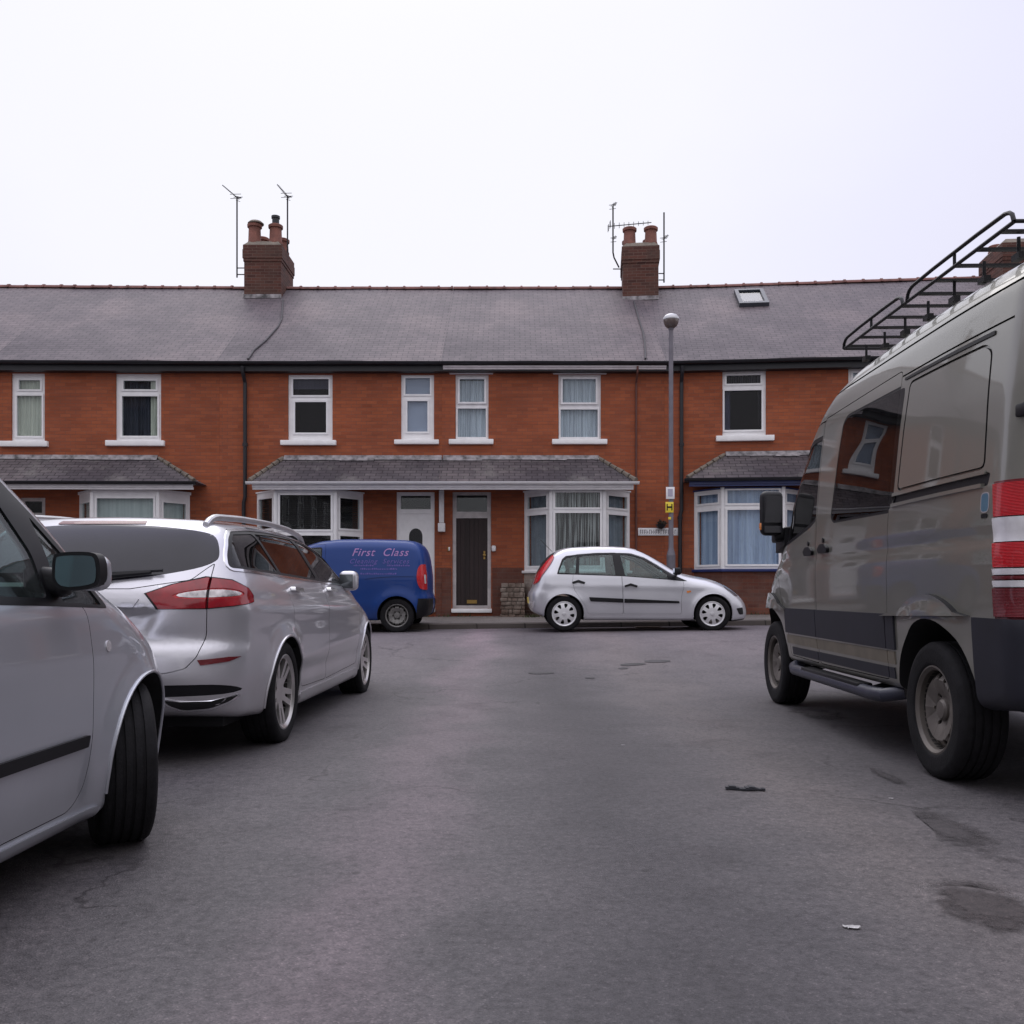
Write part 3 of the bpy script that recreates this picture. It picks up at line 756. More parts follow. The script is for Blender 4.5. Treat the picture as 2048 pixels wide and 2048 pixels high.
        mb.box(xe0 + (.05 if hip0 else 0), xe1 - (.05 if hip1 else 0), ye + .0555, ye + .10, ze - .17, ze - .12)
        s.put(mb, 'porch_fascia', fmat or WHITEP, smooth=False)
    def door(s, l, t, r, b, dmat, trans, leaf, kind):
        X = lambda p: wx(p, HW); Z = lambda p: wz(p, HW)
        x0, x1, z0, z1 = X(l), X(r), Z(b), Z(t)
        s.open.append((x0, x1, z0, z1))
        rects = [tuple((X(q[0]), Z(q[3]), X(q[2]), Z(q[1]))) for q in (trans, leaf)]
        hol = [[(a, c), (d, c), (d, e), (a, e)] for (a, c, d, e) in rects]
        mb = plate([(x0+.001, z0+.001), (x1-.001, z0+.001), (x1-.001, z1-.001), (x0+.001, z1-.001)], hol, lambda p: (p[0], HW + .04, p[1]), (0, .09, 0))
        fr = s.put(mb, 'door_frame', UPVC if kind == 'upvc' else simple_once('weathered_white_paint', (.46, .43, .43), .55, var=.2), smooth=False)
        a, c, d, e = rects[0]
        mb = MB(); mb.box(a, d, HW + .08, HW + .086, c, e); s.put(mb, 'transom_pane', CLEAR, fr, smooth=False)
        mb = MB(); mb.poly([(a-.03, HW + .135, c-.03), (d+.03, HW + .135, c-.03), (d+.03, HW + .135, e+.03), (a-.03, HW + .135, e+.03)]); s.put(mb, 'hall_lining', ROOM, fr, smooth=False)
        a, c, d, e = rects[1]
        mb = MB()
        if kind == 'upvc':
            cx = (a+d)/2; R = (d-a)*.22; zc = Z(1072)
            arch = [(cx + R*math.cos(PI*k/14), zc + R*1.15*math.sin(PI*k/14)) for k in range(15)] + [(cx - R, Z(1112)), (cx + R, Z(1112))]
            mb = plate([(a, c), (d, c), (d, e), (a, e)], [arch], lambda p: (p[0], HW + .07, p[1]), (0, .045, 0))
            dr = s.put(mb, 'door', dmat, smooth=False)
            mb = plate(inset_poly(arch, -.035), [inset_poly(arch, .006)], lambda p: (p[0], HW + .055, p[1]), (0, .0145, 0)); s.put(mb, 'glazing_bead', dmat, dr)
            mb = plate(arch, [], lambda p: (p[0], HW + .09, p[1]), (0, .005, 0)); s.put(mb, 'door_pane', DARKPANE, dr)
            mb = plate([(a+.09, c+.15), (d-.09, c+.15), (d-.09, e-.12), (a+.09, e-.12)], [[(a+.11, c+.17), (d-.11, c+.17), (d-.11, e-.14), (a+.11, e-.14)]], lambda p: (p[0], HW + .058, p[1]), (0, .0115, 0))
            s.put(mb, 'moulding', dmat, dr, smooth=False)
            mb = MB(); mb.poly([(a, HW + .16, c), (d, HW + .16, c), (d, HW + .16, e), (a, HW + .16, e)]); s.put(mb, 'hall_lining', ROOM, dr)
        else:
            n = 7
            for i in range(n):
                mb.box(a + (d-a)*i/n + .004, a + (d-a)*(i+1)/n - .004, HW + .072, HW + .11, c, e)
            mb.box(a, d, HW + .085, HW + .10, c, e)
            dr = s.put(mb, 'door', dmat, smooth=False)
            mb = MB(); zc = Z(1110); xk = d - .07
            mb.lathe([(0, -.05), (.032, -.045), (.036, -.03), (.02, -.015), (.02, 0)], 14, (xk, HW + .07, zc), 'y')
            mb.box(xk - .02, xk + .02, HW + .06, HW + .073, zc + .04, zc + .09); mb.box(xk - .02, xk + .02, HW + .06, HW + .073, zc - .09, zc - .04)
            s.put(mb, 'handle', BRASS, dr)
            mb = MB(); mb.box((a+d)/2 - .11, (a+d)/2 + .11, HW + .062, HW + .073, Z(1207), Z(1200)); s.put(mb, 'letter_plate', BRASS, dr)
        mb = MB(); mb.box(x0 - .02, x1 + .02, HW - .10, HW + .10, z0 - .09, z0 - .002); mb.bevel(.012); s.put(mb, 'doorstep', STONEW if kind != 'upvc' else GREYP)
        return fr
    def pipe(s, px, mat, y0=5.82, y1=.42, r=.042, off=HW - .07, kick=None):
        mb = MB(); X = wx(px, HW)
        pts = [(X, 19.93, y0), (X, 19.95, y0 - .12), (X, off, y0 - .32)]
        if kick: pts += [(X, off, kick + .12), (X - .03, off, kick)]; X -= .03
        pts += [(X, off, y1)]
        mb.tube(pts, r, 10)
        for z in np.arange(y1 + .5, y0 - .5, 1.6): mb.tube([(X + (.03 if kick and z > kick else 0), off, z), (X + (.03 if kick and z > kick else 0), off, z + .07)], r*1.35, 10)
        s.put(mb, 'downpipe', mat)
    def plinth(s, spans, zt=1.48):
        """darker, weathered brick at the foot of the wall"""
        for (a, b) in spans:
            mb = MB(); mb.box(a, b, HW - .022, HW - .0005, .30, zt); mb.bevel(.006)
            s.put(mb, 'plinth', BRICKLOW, smooth=False)
    def chimney(s, xl, xr, Y0, Y1, ztop, pots, cowls=()):
        mb = MB(); zb = 7.6
        mb.box(xl, xr, Y0, Y1, zb, ztop - .42)
        mb.box(xl - .018, xr + .018, Y0 - .018, Y1 + .018, ztop - .42, ztop - .34); mb.box(xl - .035, xr + .035, Y0 - .035, Y1 + .035, ztop - .34, ztop - .12)
        mb.box(xl - .025, xr + .025, Y0 - .025, Y1 + .025, ztop - .12, ztop)
        c = s.put(mb, 'chimney', BRICKCHIM, smooth=False)
        mb = MB(); cx, cy = (xl+xr)/2, (Y0+Y1)/2
        P0 = [(xl - .02, Y0 - .02), (xr + .02, Y0 - .02), (xr + .02, Y1 + .02), (xl - .02, Y1 + .02)]
        P1 = [(xl + .10, Y0 + .10), (xr - .10, Y0 + .10), (xr - .10, Y1 - .10), (xl + .10, Y1 - .10)]
        va = [mb.bm.verts.new((x, y, ztop + .001)) for x, y in P0]; vb = [mb.bm.verts.new((x, y, ztop + .13)) for x, y in P1]
        mb.bm.faces.new(vb); mb.bm.faces.new(va[::-1])
        for i in range(4): mb.bm.faces.new((va[i], va[(i+1) % 4], vb[(i+1) % 4], vb[i]))
        s.put(mb, 'flaunching', MORTAR, c, smooth=False)
        mb = MB(); mb.box(xl - .01, xr + .01, Y0 - .02, Y0 - .002, 0, .1); bmesh.ops.translate(mb.bm, verts=mb.bm.verts, vec=(0, 0, EAVE[1] + SL*(Y0 - EAVE[0]) - .005))
        s.put(mb, 'flashing', LEAD, c, smooth=False)
        for (x, y, h, r) in pots:
            mb = MB()
            mb.lathe([(r*1.02, .1), (r*1.05, .14), (r*.95, .18), (r*.88, h - .10), (r*1.08, h - .085), (r*1.10, h - .02), (r*.95, h), (r*.78, h), (r*.75, h - .3)], 20, (x, y, ztop))
            s.put(mb, 'chimney_pot', TERRA, c)
        for (x, y, z, k) in cowls:
            mb = MB()
            if k == 'dome': mb.lathe([(.20, 0), (.205, .02), (.15, .07), (.05, .10), (0.0, .105)], 18, (x + .03, y, z))
            else: mb.lathe([(.09, 0), (.09, .16), (.11, .17), (.11, .23), (.06, .25), (0, .25)], 16, (x, y, z))
            s.put(mb, 'cowl', BLACKGUT if k != 'dome' else MORTAR, c)
    def lump(s, name, mat, boxes, parent=None, bev=.008):
        mb = MB()
        for b in boxes: mb.box(*b)
        if bev: mb.bevel(bev)
        return s.put(mb, name, mat, parent)

PW = 4.86; P0 = -1.53
PV = [P0 + PW*k for k in range(-3, 5)]        # party walls
Zf = lambda py: wz(py, 19.6)
# --- the house at the left edge of the photo
h = House('red brick terraced house at the left end, beige curtains upstairs and black gutters', PV[1], PV[2], PV[2], math.radians(1.2))
h.mitre = (0.0, math.tan(math.radians(1.2)))
h.window(27, 748, 93, 886, [(40, 761, 83, 780), (36, 792, 86, 873)], (7, 884, 101, 895), [('c', .05, .95, .02, .98, BEIGE)])
h.window(233, 748, 323, 885, [(247, 761, 312, 779), (244, 792, 315, 872)], (215, 882, 331, 893), [('v', .08, .72, .02, .98, VERTBLIND), ('c', .72, .92, .02, .98, BEIGE)])
h.bay(-9.42, -8.88, -7.50, -7.03, 1.32, Zf(985), [(1.42, Zf(996))], [(1.42, Zf(1003))], [('flat', BLINDGREEN, 0, 1)], [('flat', BLINDGREEN, 0, 1)], UPVC, fascia=WHITEP)
h.bay_roof(PV[1], -6.66, PV[1], -7.71, False, True, BLACKGUT)
h.door(44, 996, 94, 1215, BROWNDOOR, (52, 1003, 86, 1026), (50, 1034, 88, 1210), 'wood')
h.walls(); h.roof(); h.gutter()
h = House('red brick terraced house beyond the left end, only its roof slope in view', PV[0], PV[1], PV[2], math.radians(1.2))
h.window(-349, 748, -283, 886, [(-336, 761, -293, 780), (-340, 792, -290, 873)], (-369, 884, -275, 895), [('c', .05, .95, .02, .98, NET)])
h.bay(PV[0] + .55, PV[0] + 1.1, PV[0] + 2.4, PV[0] + 2.9, 1.32, Zf(985), [(1.42, Zf(996))], [(1.42, Zf(1003))], [('c', NET, 0, 1)], [('flat', BLINDGREEN, 0, 1)], UPVC, fascia=WHITEP)
h.bay_roof(PV[0] + .3, PV[1] - .001, PV[0] + 1.2, PV[1] - .001, True, False, BLACKGUT)
h.door(-50, 996, 0, 1215, BROWNDOOR, (-42, 1003, -8, 1026), (-44, 1034, -6, 1210), 'wood')
h.walls(); h.roof(); h.gutter()
# --- the pair in the middle
h = House('red brick terraced house with the white arched-glass front door behind the blue van', PV[2], PV[3])
HL = h
h.window(576, 749, 665, 884, [(585, 757, 657, 790), (589, 803, 652, 865)], (562, 881, 673, 891), [('flat', .1, .9, .80, .99, BLINDGREEN)], DARKPANE)
h.window(802, 749, 868, 884, [(810, 755, 860, 788), (814, 801, 855, 863)], (789, 880, 878, 889), [('flat', .06, .94, .02, .98, BLINDPALE)])
h.bay(-5.57, -5.01, -3.74, -3.25, 1.40, Zf(982), [(1.50, Zf(1070)), (Zf(1060), Zf(989))], [(1.50, Zf(1070)), (Zf(1057), Zf(994))], [('slat', SLATBLIND, 0, 1)], [('slat', SLATBLIND, 0, 1)], UPVC)
h.bay_roof(-5.50, PV[3], -4.99, PV[3], True, False, UPVC)
h.door(793, 984, 869, 1216, UPVC, (801, 991, 861, 1018), (799, 1027, 863, 1212), 'upvc')
h.plinth([(PV[2] + .01, -5.60), (-3.22, wx(793, HW) - .05), (wx(869, HW) + .03, PV[3])])
h.walls(); h.roof(); h.gutter()
h.pipe(492, BLACKGUT, kick=2.9)
h.chimney(-6.82, -5.88, 23.55, 24.85, 9.78, [(-6.62, 23.80, .62, .17), (-6.08, 23.80, .60, .17), (-6.62, 24.55, .55, .17), (-6.08, 24.50, .50, .17)], [(-6.62, 23.8, 10.40, 'dome'), (-6.08, 23.8, 10.38, 'tube')])
h.lump('porch_bracket', WHITEP, [(wx(880, HW), wx(888, HW), HW - .12, HW - .004, wz(1052, HW), 3.17), (wx(879, HW), wx(889, HW), HW - .15, HW - .1205, wz(1046, HW), 3.15), (wx(877, HW), wx(891, HW), HW - .17, HW - .0045, wz(1064, HW), wz(1047, HW))])
h.lump('door_number', BRASS, [(wx(895, HW), wx(898, HW), HW - .015, HW - .002, wz(1103, HW), wz(1094, HW))], bev=.003)
h = House('red brick terraced house with the brown front door behind the silver hatchback', PV[3], PV[4])
HR = h
h.window(911, 749, 977, 881, [(919, 757, 969, 804), (915, 816, 972, 874)], (898, 879, 987, 889), [('c', .04, .96, .01, .93, NET)], None, WHITEP, True, (899, 733, 986, 747))
h.window(1117, 749, 1202, 881, [(1125, 757, 1192, 805), (1121, 818, 1196, 874)], (1104, 879, 1214, 889), [('c', .04, .96, .01, .99, NET)], None, WHITEP, True, (1106, 733, 1213, 745))
h.bay(.27, .82, 1.96, 2.57, Zf(1140), Zf(976), [(Zf(1132), Zf(1025)), (Zf(1016), Zf(984))], [(Zf(1132), Zf(1027)), (Zf(1015), Zf(989))], [('c', NETDARK, 0, 1)], [('c', simple_once('grey_net', (0.30, 0.31, 0.36), .9), 0, 1)], UPVC, plinth=BRICKSALT)
h.bay_roof(PV[3] + .001, 2.60, PV[3] + .001, 1.89, False, True, UPVC)
h.door(905, 984, 982, 1217, BROWNDOOR, (913, 990, 974, 1023), (912, 1036, 975, 1211), 'wood')
h.plinth([(PV[3] + .001, wx(905, HW) - .03), (wx(982, HW) + .03, .24), (2.62, PV[4] - .01)])
h.walls(); h.roof(); h.gutter()
h.lump('light_fascia', simple_once('pale_grey_paint', (.60, .56, .58), .6), [(wx(886, 19.93), wx(1333, 19.93), 19.955, 19.984, wz(738, 19.93), wz(730.5, 19.93)), (wx(886, 19.93), wx(1333, 19.93), 19.93, 19.9545, wz(734, 19.93), wz(730.5, 19.93))], bev=.004)
h.pipe(1272, simple('brick_red_pipe', (0.12, 0.045, 0.035), .7), r=.022, off=HW - .03)
h.lump('wall_lamp', WHITEP, [(wx(983, HW), wx(992, HW), HW - .07, HW - .002, wz(1103, HW), wz(1091, HW))], bev=.03)
h.lump('bell_push', WHITEP, [(wx(897, HW), wx(900, HW), HW - .02, HW - .002, wz(1101, HW), wz(1094, HW))], bev=.004)
# --- the house with the blue bay
AR = math.radians(5.5)
h = House('red brick terraced house with the blue-trimmed bay and a skylight in its roof', PV[4], PV[5], PV[4], -AR)
HRT = h; h.mitre = (-math.tan(AR), 0.0)
h.window(1443, 744, 1528, 876, [(1451, 753, 1518, 770), (1447, 783, 1520, 862)], (1430, 874, 1543, 885), [('c', .04, .2, .02, .7, NET), ('c', .84, .96, .02, .75, NETDARK), ('c', .05, .95, .82, .98, NETDARK)], DARKPANE)
h.window(1686, 744, 1752, 876, [(1695, 753, 1744, 770), (1692, 783, 1746, 862)], (1674, 874, 1764, 885), [('c', .04, .96, .02, .98, NET)])
h.bay(3.97, 4.50, 5.75, 6.28, Zf(1138), Zf(976), [(Zf(1130), Zf(1020)), (Zf(1009), Zf(981))], [(Zf(1130), Zf(1020)), (Zf(1006), Zf(987))], [('c', BLUECURT, 0, 1)], [('flat', BLUECURT, 0, 1)], UPVC, fascia=BLUETRIM)
h.bay_roof(3.74, PV[5], 4.62, PV[5], True, False, BLACKGUT, ze=3.33, zt=3.92, fmat=BLUETRIM)
h.door(1690, 984, 1762, 1216, BROWNDOOR, (1698, 990, 1754, 1023), (1697, 1036, 1755, 1211), 'wood')
h.plinth([(PV[4] + .01, 3.93), (6.32, wx(1690, HW) - .03)])
h.walls(); h.roof(); h.gutter()
h.pipe(1362, BLACKGUT, kick=2.6)
h.chimney(2.50, 3.40, 23.45, 24.75, 9.72, [(2.68, 23.70, .56, .165), (3.22, 23.70, .56, .165), (2.68, 24.4, .50, .165), (3.22, 24.4, .50, .165)])
# skylight lying in the slope
Lo, Hi = roof_pt(1500, 620), roof_pt(1500, 592)
u = Vector((0, Hi[1]-Lo[1], Hi[2]-Lo[2])); Ls = u.length; u.normalize(); nn = Vector((0, -u.z, u.y))
x0, x1 = wx(1455, Lo[1]) , wx(1513, Lo[1])
def sky_pt(x, t, o): return tuple(Vector((x, Lo[1], Lo[2])) + u*t + nn*o)
mb = plate([(x0, 0), (x1, 0), (x1, Ls), (x0, Ls)], [[(x0+.09, .12), (x1-.09, .12), (x1-.09, Ls-.09), (x0+.09, Ls-.09)]], lambda p: sky_pt(p[0], p[1], -.05), tuple(nn*.16))
sk = h.put(mb, 'skylight', simple('dark_grey_cladding', (0.05, 0.055, 0.07), .4), smooth=False)
mb = MB(); mb.prism([sky_pt(x0+.08, .1, .06), sky_pt(x1-.08, .1, .06), sky_pt(x1-.08, Ls-.08, .06), sky_pt(x0+.08, Ls-.08, .06)], tuple(nn*.01)); h.put(mb, 'pane', DARKPANE, sk, smooth=False)
mb = MB(); mb.poly([sky_pt(x0+.08, .1, .02), sky_pt(x1-.08, .1, .02), sky_pt(x1-.08, Ls-.08, .02), sky_pt(x0+.08, Ls-.08, .02)]); h.put(mb, 'roller_blind', BLINDGREEN, sk, smooth=False)
# --- the last house, mostly behind the big van
h = House('red brick terraced house at the far right, just its roof and chimney over the van', PV[5], PV[6], PV[4], -AR)
HRR = h
h.window(1796, 744, 1862, 876, [(1804, 753, 1854, 770), (1802, 783, 1856, 862)], (1784, 874, 1874, 885), [('c', .04, .96, .02, .98, NET)])
h.bay(PV[6] - 2.9, PV[6] - 2.37, PV[6] - 1.1, PV[6] - .6, 1.42, Zf(976), [(1.5, Zf(1020)), (Zf(1009), Zf(981))], [(1.5, Zf(1020)), (Zf(1006), Zf(987))], [('c', NET, 0, 1)], [('c', NET, 0, 1)], UPVC)
h.bay_roof(PV[5] + .001, PV[6] - .5, PV[5] + .001, PV[6] - 1.3, False, True, BLACKGUT, ze=3.33, zt=3.92)
h.door(1790, 984, 1862, 1216, BROWNDOOR, (1798, 990, 1854, 1023), (1797, 1036, 1855, 1211), 'wood')
h.walls(); h.roof(); h.gutter()
h.chimney(PV[6] - 1.35, PV[6] - .35, 23.35, 24.7, 9.45, [(PV[6] - .55, 23.62, .45, .17), (PV[6] - 1.1, 24.4, .30, .17), (PV[6] - .6, 24.4, .4, .17)])
# cables over the slates
for hh, pts in ((HL, [(566, 600), (563, 640), (556, 655), (532, 682), (508, 702), (496, 720)]), (HRT, [(1268, 604), (1278, 640), (1286, 665), (1290, 690), (1291, 719)])):
    if hh is HRT: hh = HR
    mb = MB(); mb.tube([roof_pt(a, b, .02) for a, b in pts], .022, 8); hh.put(mb, 'aerial_cable', simple_once('grey_cable', (.055, .05, .057), .7))

# ---------------------------------------------------------------- aerials on the chimneys
def yagi(mb, p, d, n, L, el, up=Vector((0, 0, 1))):
    """boom from p along d with n cross elements"""
    d = Vector(d).normalized(); p = Vector(p); s_ = d.cross(up).normalized() if el > 0 else up
    mb.tube([p - d*.12, p + d*L], .012, 6)
    for k in range(n):
        q = p + d*(L*(k + .3)/n); e = abs(el)*(1 - .35*k/n)
        mb.tube([q - s_*e, q + s_*e], .007, 6)
    q = p - d*.10; w = d.cross(s_).normalized()
    for t in ((-.16, -.08, .08, .16) if el < 0 else (-.05, .05)): mb.tube([q + w*t - s_*abs(el)*1.2, q + w*t + s_*abs(el)*1.2], .007, 6)
ALUM = simple('weathered_aluminium', (0.02, 0.018, 0.02), .5, .4)
def aerial(px, Y, py0, py1, label, extra, bracket):
    X = wx(px, Y); z0, z1 = wz(py0, Y), wz(py1, Y)
    o = empty('tv_aerial', (X, Y, z0), label, 'aerial', 'television aerials on the chimneys')
    def rel(mb, nm): bmesh.ops.translate(mb.bm, verts=mb.bm.verts, vec=(-X, -Y, -z0)); return mb.build(nm, ALUM, o)
    mb = MB(); mb.tube([(X, Y, z0), (X, Y, z1)], .02, 8); rel(mb, 'mast')
    for e in extra:
        mb = MB(); yagi(mb, *e(X, Y, z1)); rel(mb, 'antenna')
    mb = MB()
    for (za, xb) in bracket: mb.tube([(X, Y, wz(za, Y)), (xb, Y, wz(za, Y))], .014, 6)
    rel(mb, 'bracket')
aerial(474, 23.9, 555, 395, 'thin mast aerial left of the left chimney, tilted comb at its top', [lambda X, Y, z: ((X, Y, z), (-.52, .45, .52), 10, .85, .05), lambda X, Y, z: ((X, Y, z + .02), (.05, 1, .3), 1, .3, .12)], [(536, -6.83), (549, -6.83)])
aerial(575, 24.2, 515, 393, 'thin mast aerial on the right side of the left chimney', [lambda X, Y, z: ((X, Y, z), (-.38, .5, .52), 10, .85, .05), lambda X, Y, z: ((X, Y, z + .02), (.05, 1, .3), 1, .3, .12)], [(512, -5.89), (486, -5.89)])
aerial(1226, 23.9, 505, 412, 'crooked aerial left of the right chimney, long comb over the pots', [lambda X, Y, z: ((X, Y, wz(452, Y)), (1, .1, .13), 8, 1.02, -.075), lambda X, Y, z: ((X, Y, z), (.25, .8, .55), 4, .45, .07), lambda X, Y, z: ((X + .02, Y, wz(478, Y)), (.2, .8, .5), 3, .4, .06)], [(538, 2.85)])
aerial(1328, 23.9, 565, 425, 'bent mast aerial on the right side of the right chimney', [lambda X, Y, z: ((X, Y, wz(478, Y)), (.3, .8, .5), 4, .55, .07)], [(547, 3.79), (560, 3.79)])
mb = MB(); mb.tube([(wx(1226, 23.9), 23.9, wz(505, 23.9)), (wx(1228, 23.9), 23.9, wz(515, 23.9)), (wx(1238, 23.9), 23.9, wz(535, 23.9))], .02, 8)
HR.put(mb, 'aerial_foot', ALUM)

# ---------------------------------------------------------------- lamp post and the little signs
LY = 17.75; LX = wx(1342, LY); LZ = float(zg(LX, 17)) + .10
lp = empty('street_lamp', (LX, LY, LZ), 'tall slim grey street lamp with a mushroom head behind the silver hatchback', 'street lamp')
zt = wz(655, LY) - LZ
mb = MB(); mb.tube([(0, 0, 0), (0, 0, 1.25)], .085, 16); mb.tube([(0, 0, 1.25), (0, 0, 1.4), (0, 0, zt)], [.085, .048, .042], 16); mb.build('post', GALV, lp)
mb = MB(); R = .150
mb.lathe([(.045, -.06), (.06, .0), (.10, .03)], 20, (0, 0, zt)); hd = mb.build('lamp_neck', GALV, lp)
mb = MB(); mb.lathe([(.0, .265), (.06, .258), (.11, .235), (R, .185), (R*1.03, .15), (R*.98, .14), (.0, .14)], 28, (0, 0, zt)); mb.build('lamp_canopy', simple_once('pale_lamp_metal', (.5, .5, .52), .3, .3), lp)
mb = MB(); mb.lathe([(R*.97, .139), (R*.95, .09), (.115, .03), (.06, -.015), (.0, -.03)], 28, (0, 0, zt)); mb.build('lamp_bowl', simple('smoky_lamp_bowl', (0.12, 0.09, 0.085), .2, coat=.5), lp)
def on_post(name, mat, l, t, r, b, label, cat):
    Y = LY - .065
    mb = MB(); mb.box(wx(l, Y), wx(r, Y), Y - .006, Y + .004, wz(b, Y), wz(t, Y)); mb.bevel(.003)
    o = mb.build(name, mat); tag(o, label, cat); return o, Y
o, Y = on_post('notice_plate', WHITEP, 1332, 974, 1349, 998, 'white notice plate strapped to the street lamp above the yellow sign', 'sign')
mb = MB(); mb.box(wx(1335.5, Y), wx(1345.5, Y), Y - .0085, Y - .0065, wz(993, Y), wz(978, Y)); mb.build('notice_print', simple('pale_violet_print', (0.42, 0.40, 0.50), .6), o, smooth=False)
mb = MB(); mb.box(wx(1336, Y), wx(1346, Y), Y + .0045, Y + .05, wz(988, Y), wz(984, Y)); mb.build('strap', GALV, o)
o, Y = on_post('hydrant_sign', YELLOW, 1331, 1004, 1347, 1025, 'small yellow hydrant sign with a black H on the street lamp', 'sign')
mb = MB()
mb.box(wx(1333.2, Y), wx(1335.4, Y), Y - .009, Y - .0065, wz(1021, Y), wz(1008, Y)); mb.box(wx(1342.6, Y), wx(1344.8, Y), Y - .009, Y - .0065, wz(1021, Y), wz(1008, Y))
mb.box(wx(1335.45, Y), wx(1342.55, Y), Y - .009, Y - .0065, wz(1016, Y), wz(1012.6, Y)); mb.build('letter', BLACKPL, o, smooth=False)
mb = MB(); mb.box(wx(1336, Y), wx(1346, Y), Y + .0045, Y + .05, wz(1018, Y), wz(1014, Y)); mb.build('strap', GALV, o)
o, Y = on_post('notice_plate', YELLOW, 1336.5, 1034, 1342, 1039, 'tiny yellow tag on the street lamp below the hydrant sign', 'sign')
# street name plate on the wall: its lettering is a row of dark strokes, too small to read
Y = HW - .02; mb = MB(); mb.box(wx(1276, Y), wx(1356, Y), Y - .012, Y + .012, wz(1071, Y), wz(1056, Y)); mb.bevel(.004)
o = mb.build('street_name_plate', WHITEP); tag(o, 'long narrow white street name plate on the brick wall behind the lamp post', 'sign')
mb = MB(); px = 1280; rnd = random.Random(3)
while px < 1351:
    w = rnd.choice((2.6, 3.2, 3.8)); k = rnd.random()
    mb.box(wx(px, Y), wx(px + .9, Y), Y - .014, Y - .0125, wz(1068, Y), wz(1059.5, Y))
    if k > .3: mb.box(wx(px + .95, Y), wx(px + w, Y), Y - .014, Y - .0125, wz(1061, Y), wz(1059.5, Y))
    if k < .75: mb.box(wx(px + .95, Y), wx(px + w*.9, Y), Y - .014, Y - .0125, wz(1065, Y), wz(1063.4, Y))
    px += w + 1.4
mb.build('lettering', simple('plate_letters', (0.12, 0.11, 0.13), .6), o, smooth=False)
Y = HW - .12; ob = empty('hanging_planter', (wx(1322, Y), HW, wz(1052, Y)), 'dark little wall planter on the brick above the street name plate', 'planter')
mb = MB(); mb.lathe([(0, -.10), (.05, -.085), (.10, -.03), (.115, 0), (.10, .0)], 16, (0, -.12, .03)); mb.build('bowl', BLACKGUT, ob)
mb = MB(); rnd = random.Random(5)
for k in range(60):
    a = rnd.random()*6.28; r = rnd.random()*.12; q = Vector((r*math.cos(a), -.12 + r*math.sin(a)*.8, .04 + rnd.random()*.09*(1 - r/.14)))
    v = Vector((rnd.uniform(-1, 1), rnd.uniform(-1, 1), rnd.uniform(-.2, 1))).normalized()*.05; w = v.orthogonal()*.35
    mb.poly([q, q + v*.5 + w, q + v, q + v*.5 - w])
mb.build('foliage', simple('dry_dark_foliage', (0.02, 0.018, 0.012), .9, var=.5), ob, smooth=False)
mb = MB(); mb.tube([(0, -.004, .04), (0, -.06, .04)], .008, 6); mb.build('bracket', BLACKGUT, ob)
# stub of rough stone wall against the left side of the bay
def stone_stub(l, r, label):
    Y0, Y1 = 19.62, HW - .03; x0, x1 = wx(l, Y0), wx(r, Y0); z0 = float(zg(x0, 17)) + .13; z1 = wz(1166, Y0)
    rnd = random.Random(21); o = empty('low_stone_wall', ((x0+x1)/2, Y0, z0), label, 'wall'); mb = MB(); z = z0; k = 0
    while z < z1 - .03:
        hh_ = min(rnd.uniform(.07, .13), z1 - z); x = x0 + (0 if k % 2 else -.02)
        while x < x1 - .02:
            w = min(rnd.uniform(.09, .22), x1 - x); d = rnd.uniform(0, .035)
            mb.box(x + .004, x + w - .004, Y0 + d, Y1, z + .004, z + hh_ - .004); x += w
        z += hh_; k += 1
    mb.bevel(.014, 2); bmesh.ops.translate(mb.bm, verts=mb.bm.verts, vec=(-(x0+x1)/2, -Y0, -z0)); m = brick_mat('rough_pale_stone', (.17, .12, .095), (.10, .065, .05), (.08, .06, .05), .3, .12, dirt=(.36, .32, .28), dirt_amt=.8)
    mb.build('stones', m, o)
    mb = MB(); mb.box(x0 + .01, x1 - .01, Y0 + .05, Y1 - .001, z0 - .1, z1 - .02); bmesh.ops.translate(mb.bm, verts=mb.bm.verts, vec=(-(x0+x1)/2, -Y0, -z0)); mb.build('mortar', MORTAR, o, smooth=False)
stone_stub(1002, 1050, 'stub of rough pale stone wall between the brown door and the bay window')
# iron gully grate in the channel under the silver hatchback
gX, gY = wx(1296, 17.0), 17.05; gz = float(zg(gX, gY))
og = empty('drain_grate', (gX, gY, gz), 'rusty iron drain grate in the road channel beside the kerb behind the silver hatchback', 'drain')
mb = plate([(-.22, -.20), (.22, -.20), (.22, .20), (-.22, .20)], [[(-.18 + k*.055, -.16), (-.15 + k*.055, -.16), (-.15 + k*.055, .16), (-.18 + k*.055, .16)] for k in range(7)], lambda p: (p[0], p[1], .012), (0, 0, -.03)); mb.build('grate', simple('rusty_iron', (.14, .11, .09), .7, .3, var=.4), og, smooth=False)
# weeds and moss where the pavement meets the walls
mb = MB(); rnd = random.Random(11)
for k in range(1500):
    X = rnd.uniform(-6.3, 5.6); dens = .5 + .5*math.sin(X*1.7) + .4*math.sin(X*4.1)
    if rnd.random() > dens: continue
    inb = (-5.6 < X < -3.2) or (.24 < X < 2.6) or (3.95 < X < 6.3)
    Yw = (19.57 if inb else HW) - rnd.random()**2*.22 - .02
    z = float(zg(X, 17)) + .15 + (Yw - 19.7)*.02
    hgt = rnd.uniform(.02, .09); a = rnd.random()*6.28; dx, dy = .018*math.cos(a), .018*math.sin(a)
    mb.poly([(X - dx, Yw - dy, z - .01), (X + dx, Yw + dy, z - .01), (X + rnd.uniform(-.04, .04), Yw + rnd.uniform(-.04, .02), z + hgt)])
o = mb.build('wall_foot_weeds', MOSS, smooth=False); tag(o, 'low moss and weeds along the foot of the house walls', 'weeds', kind='stuff')

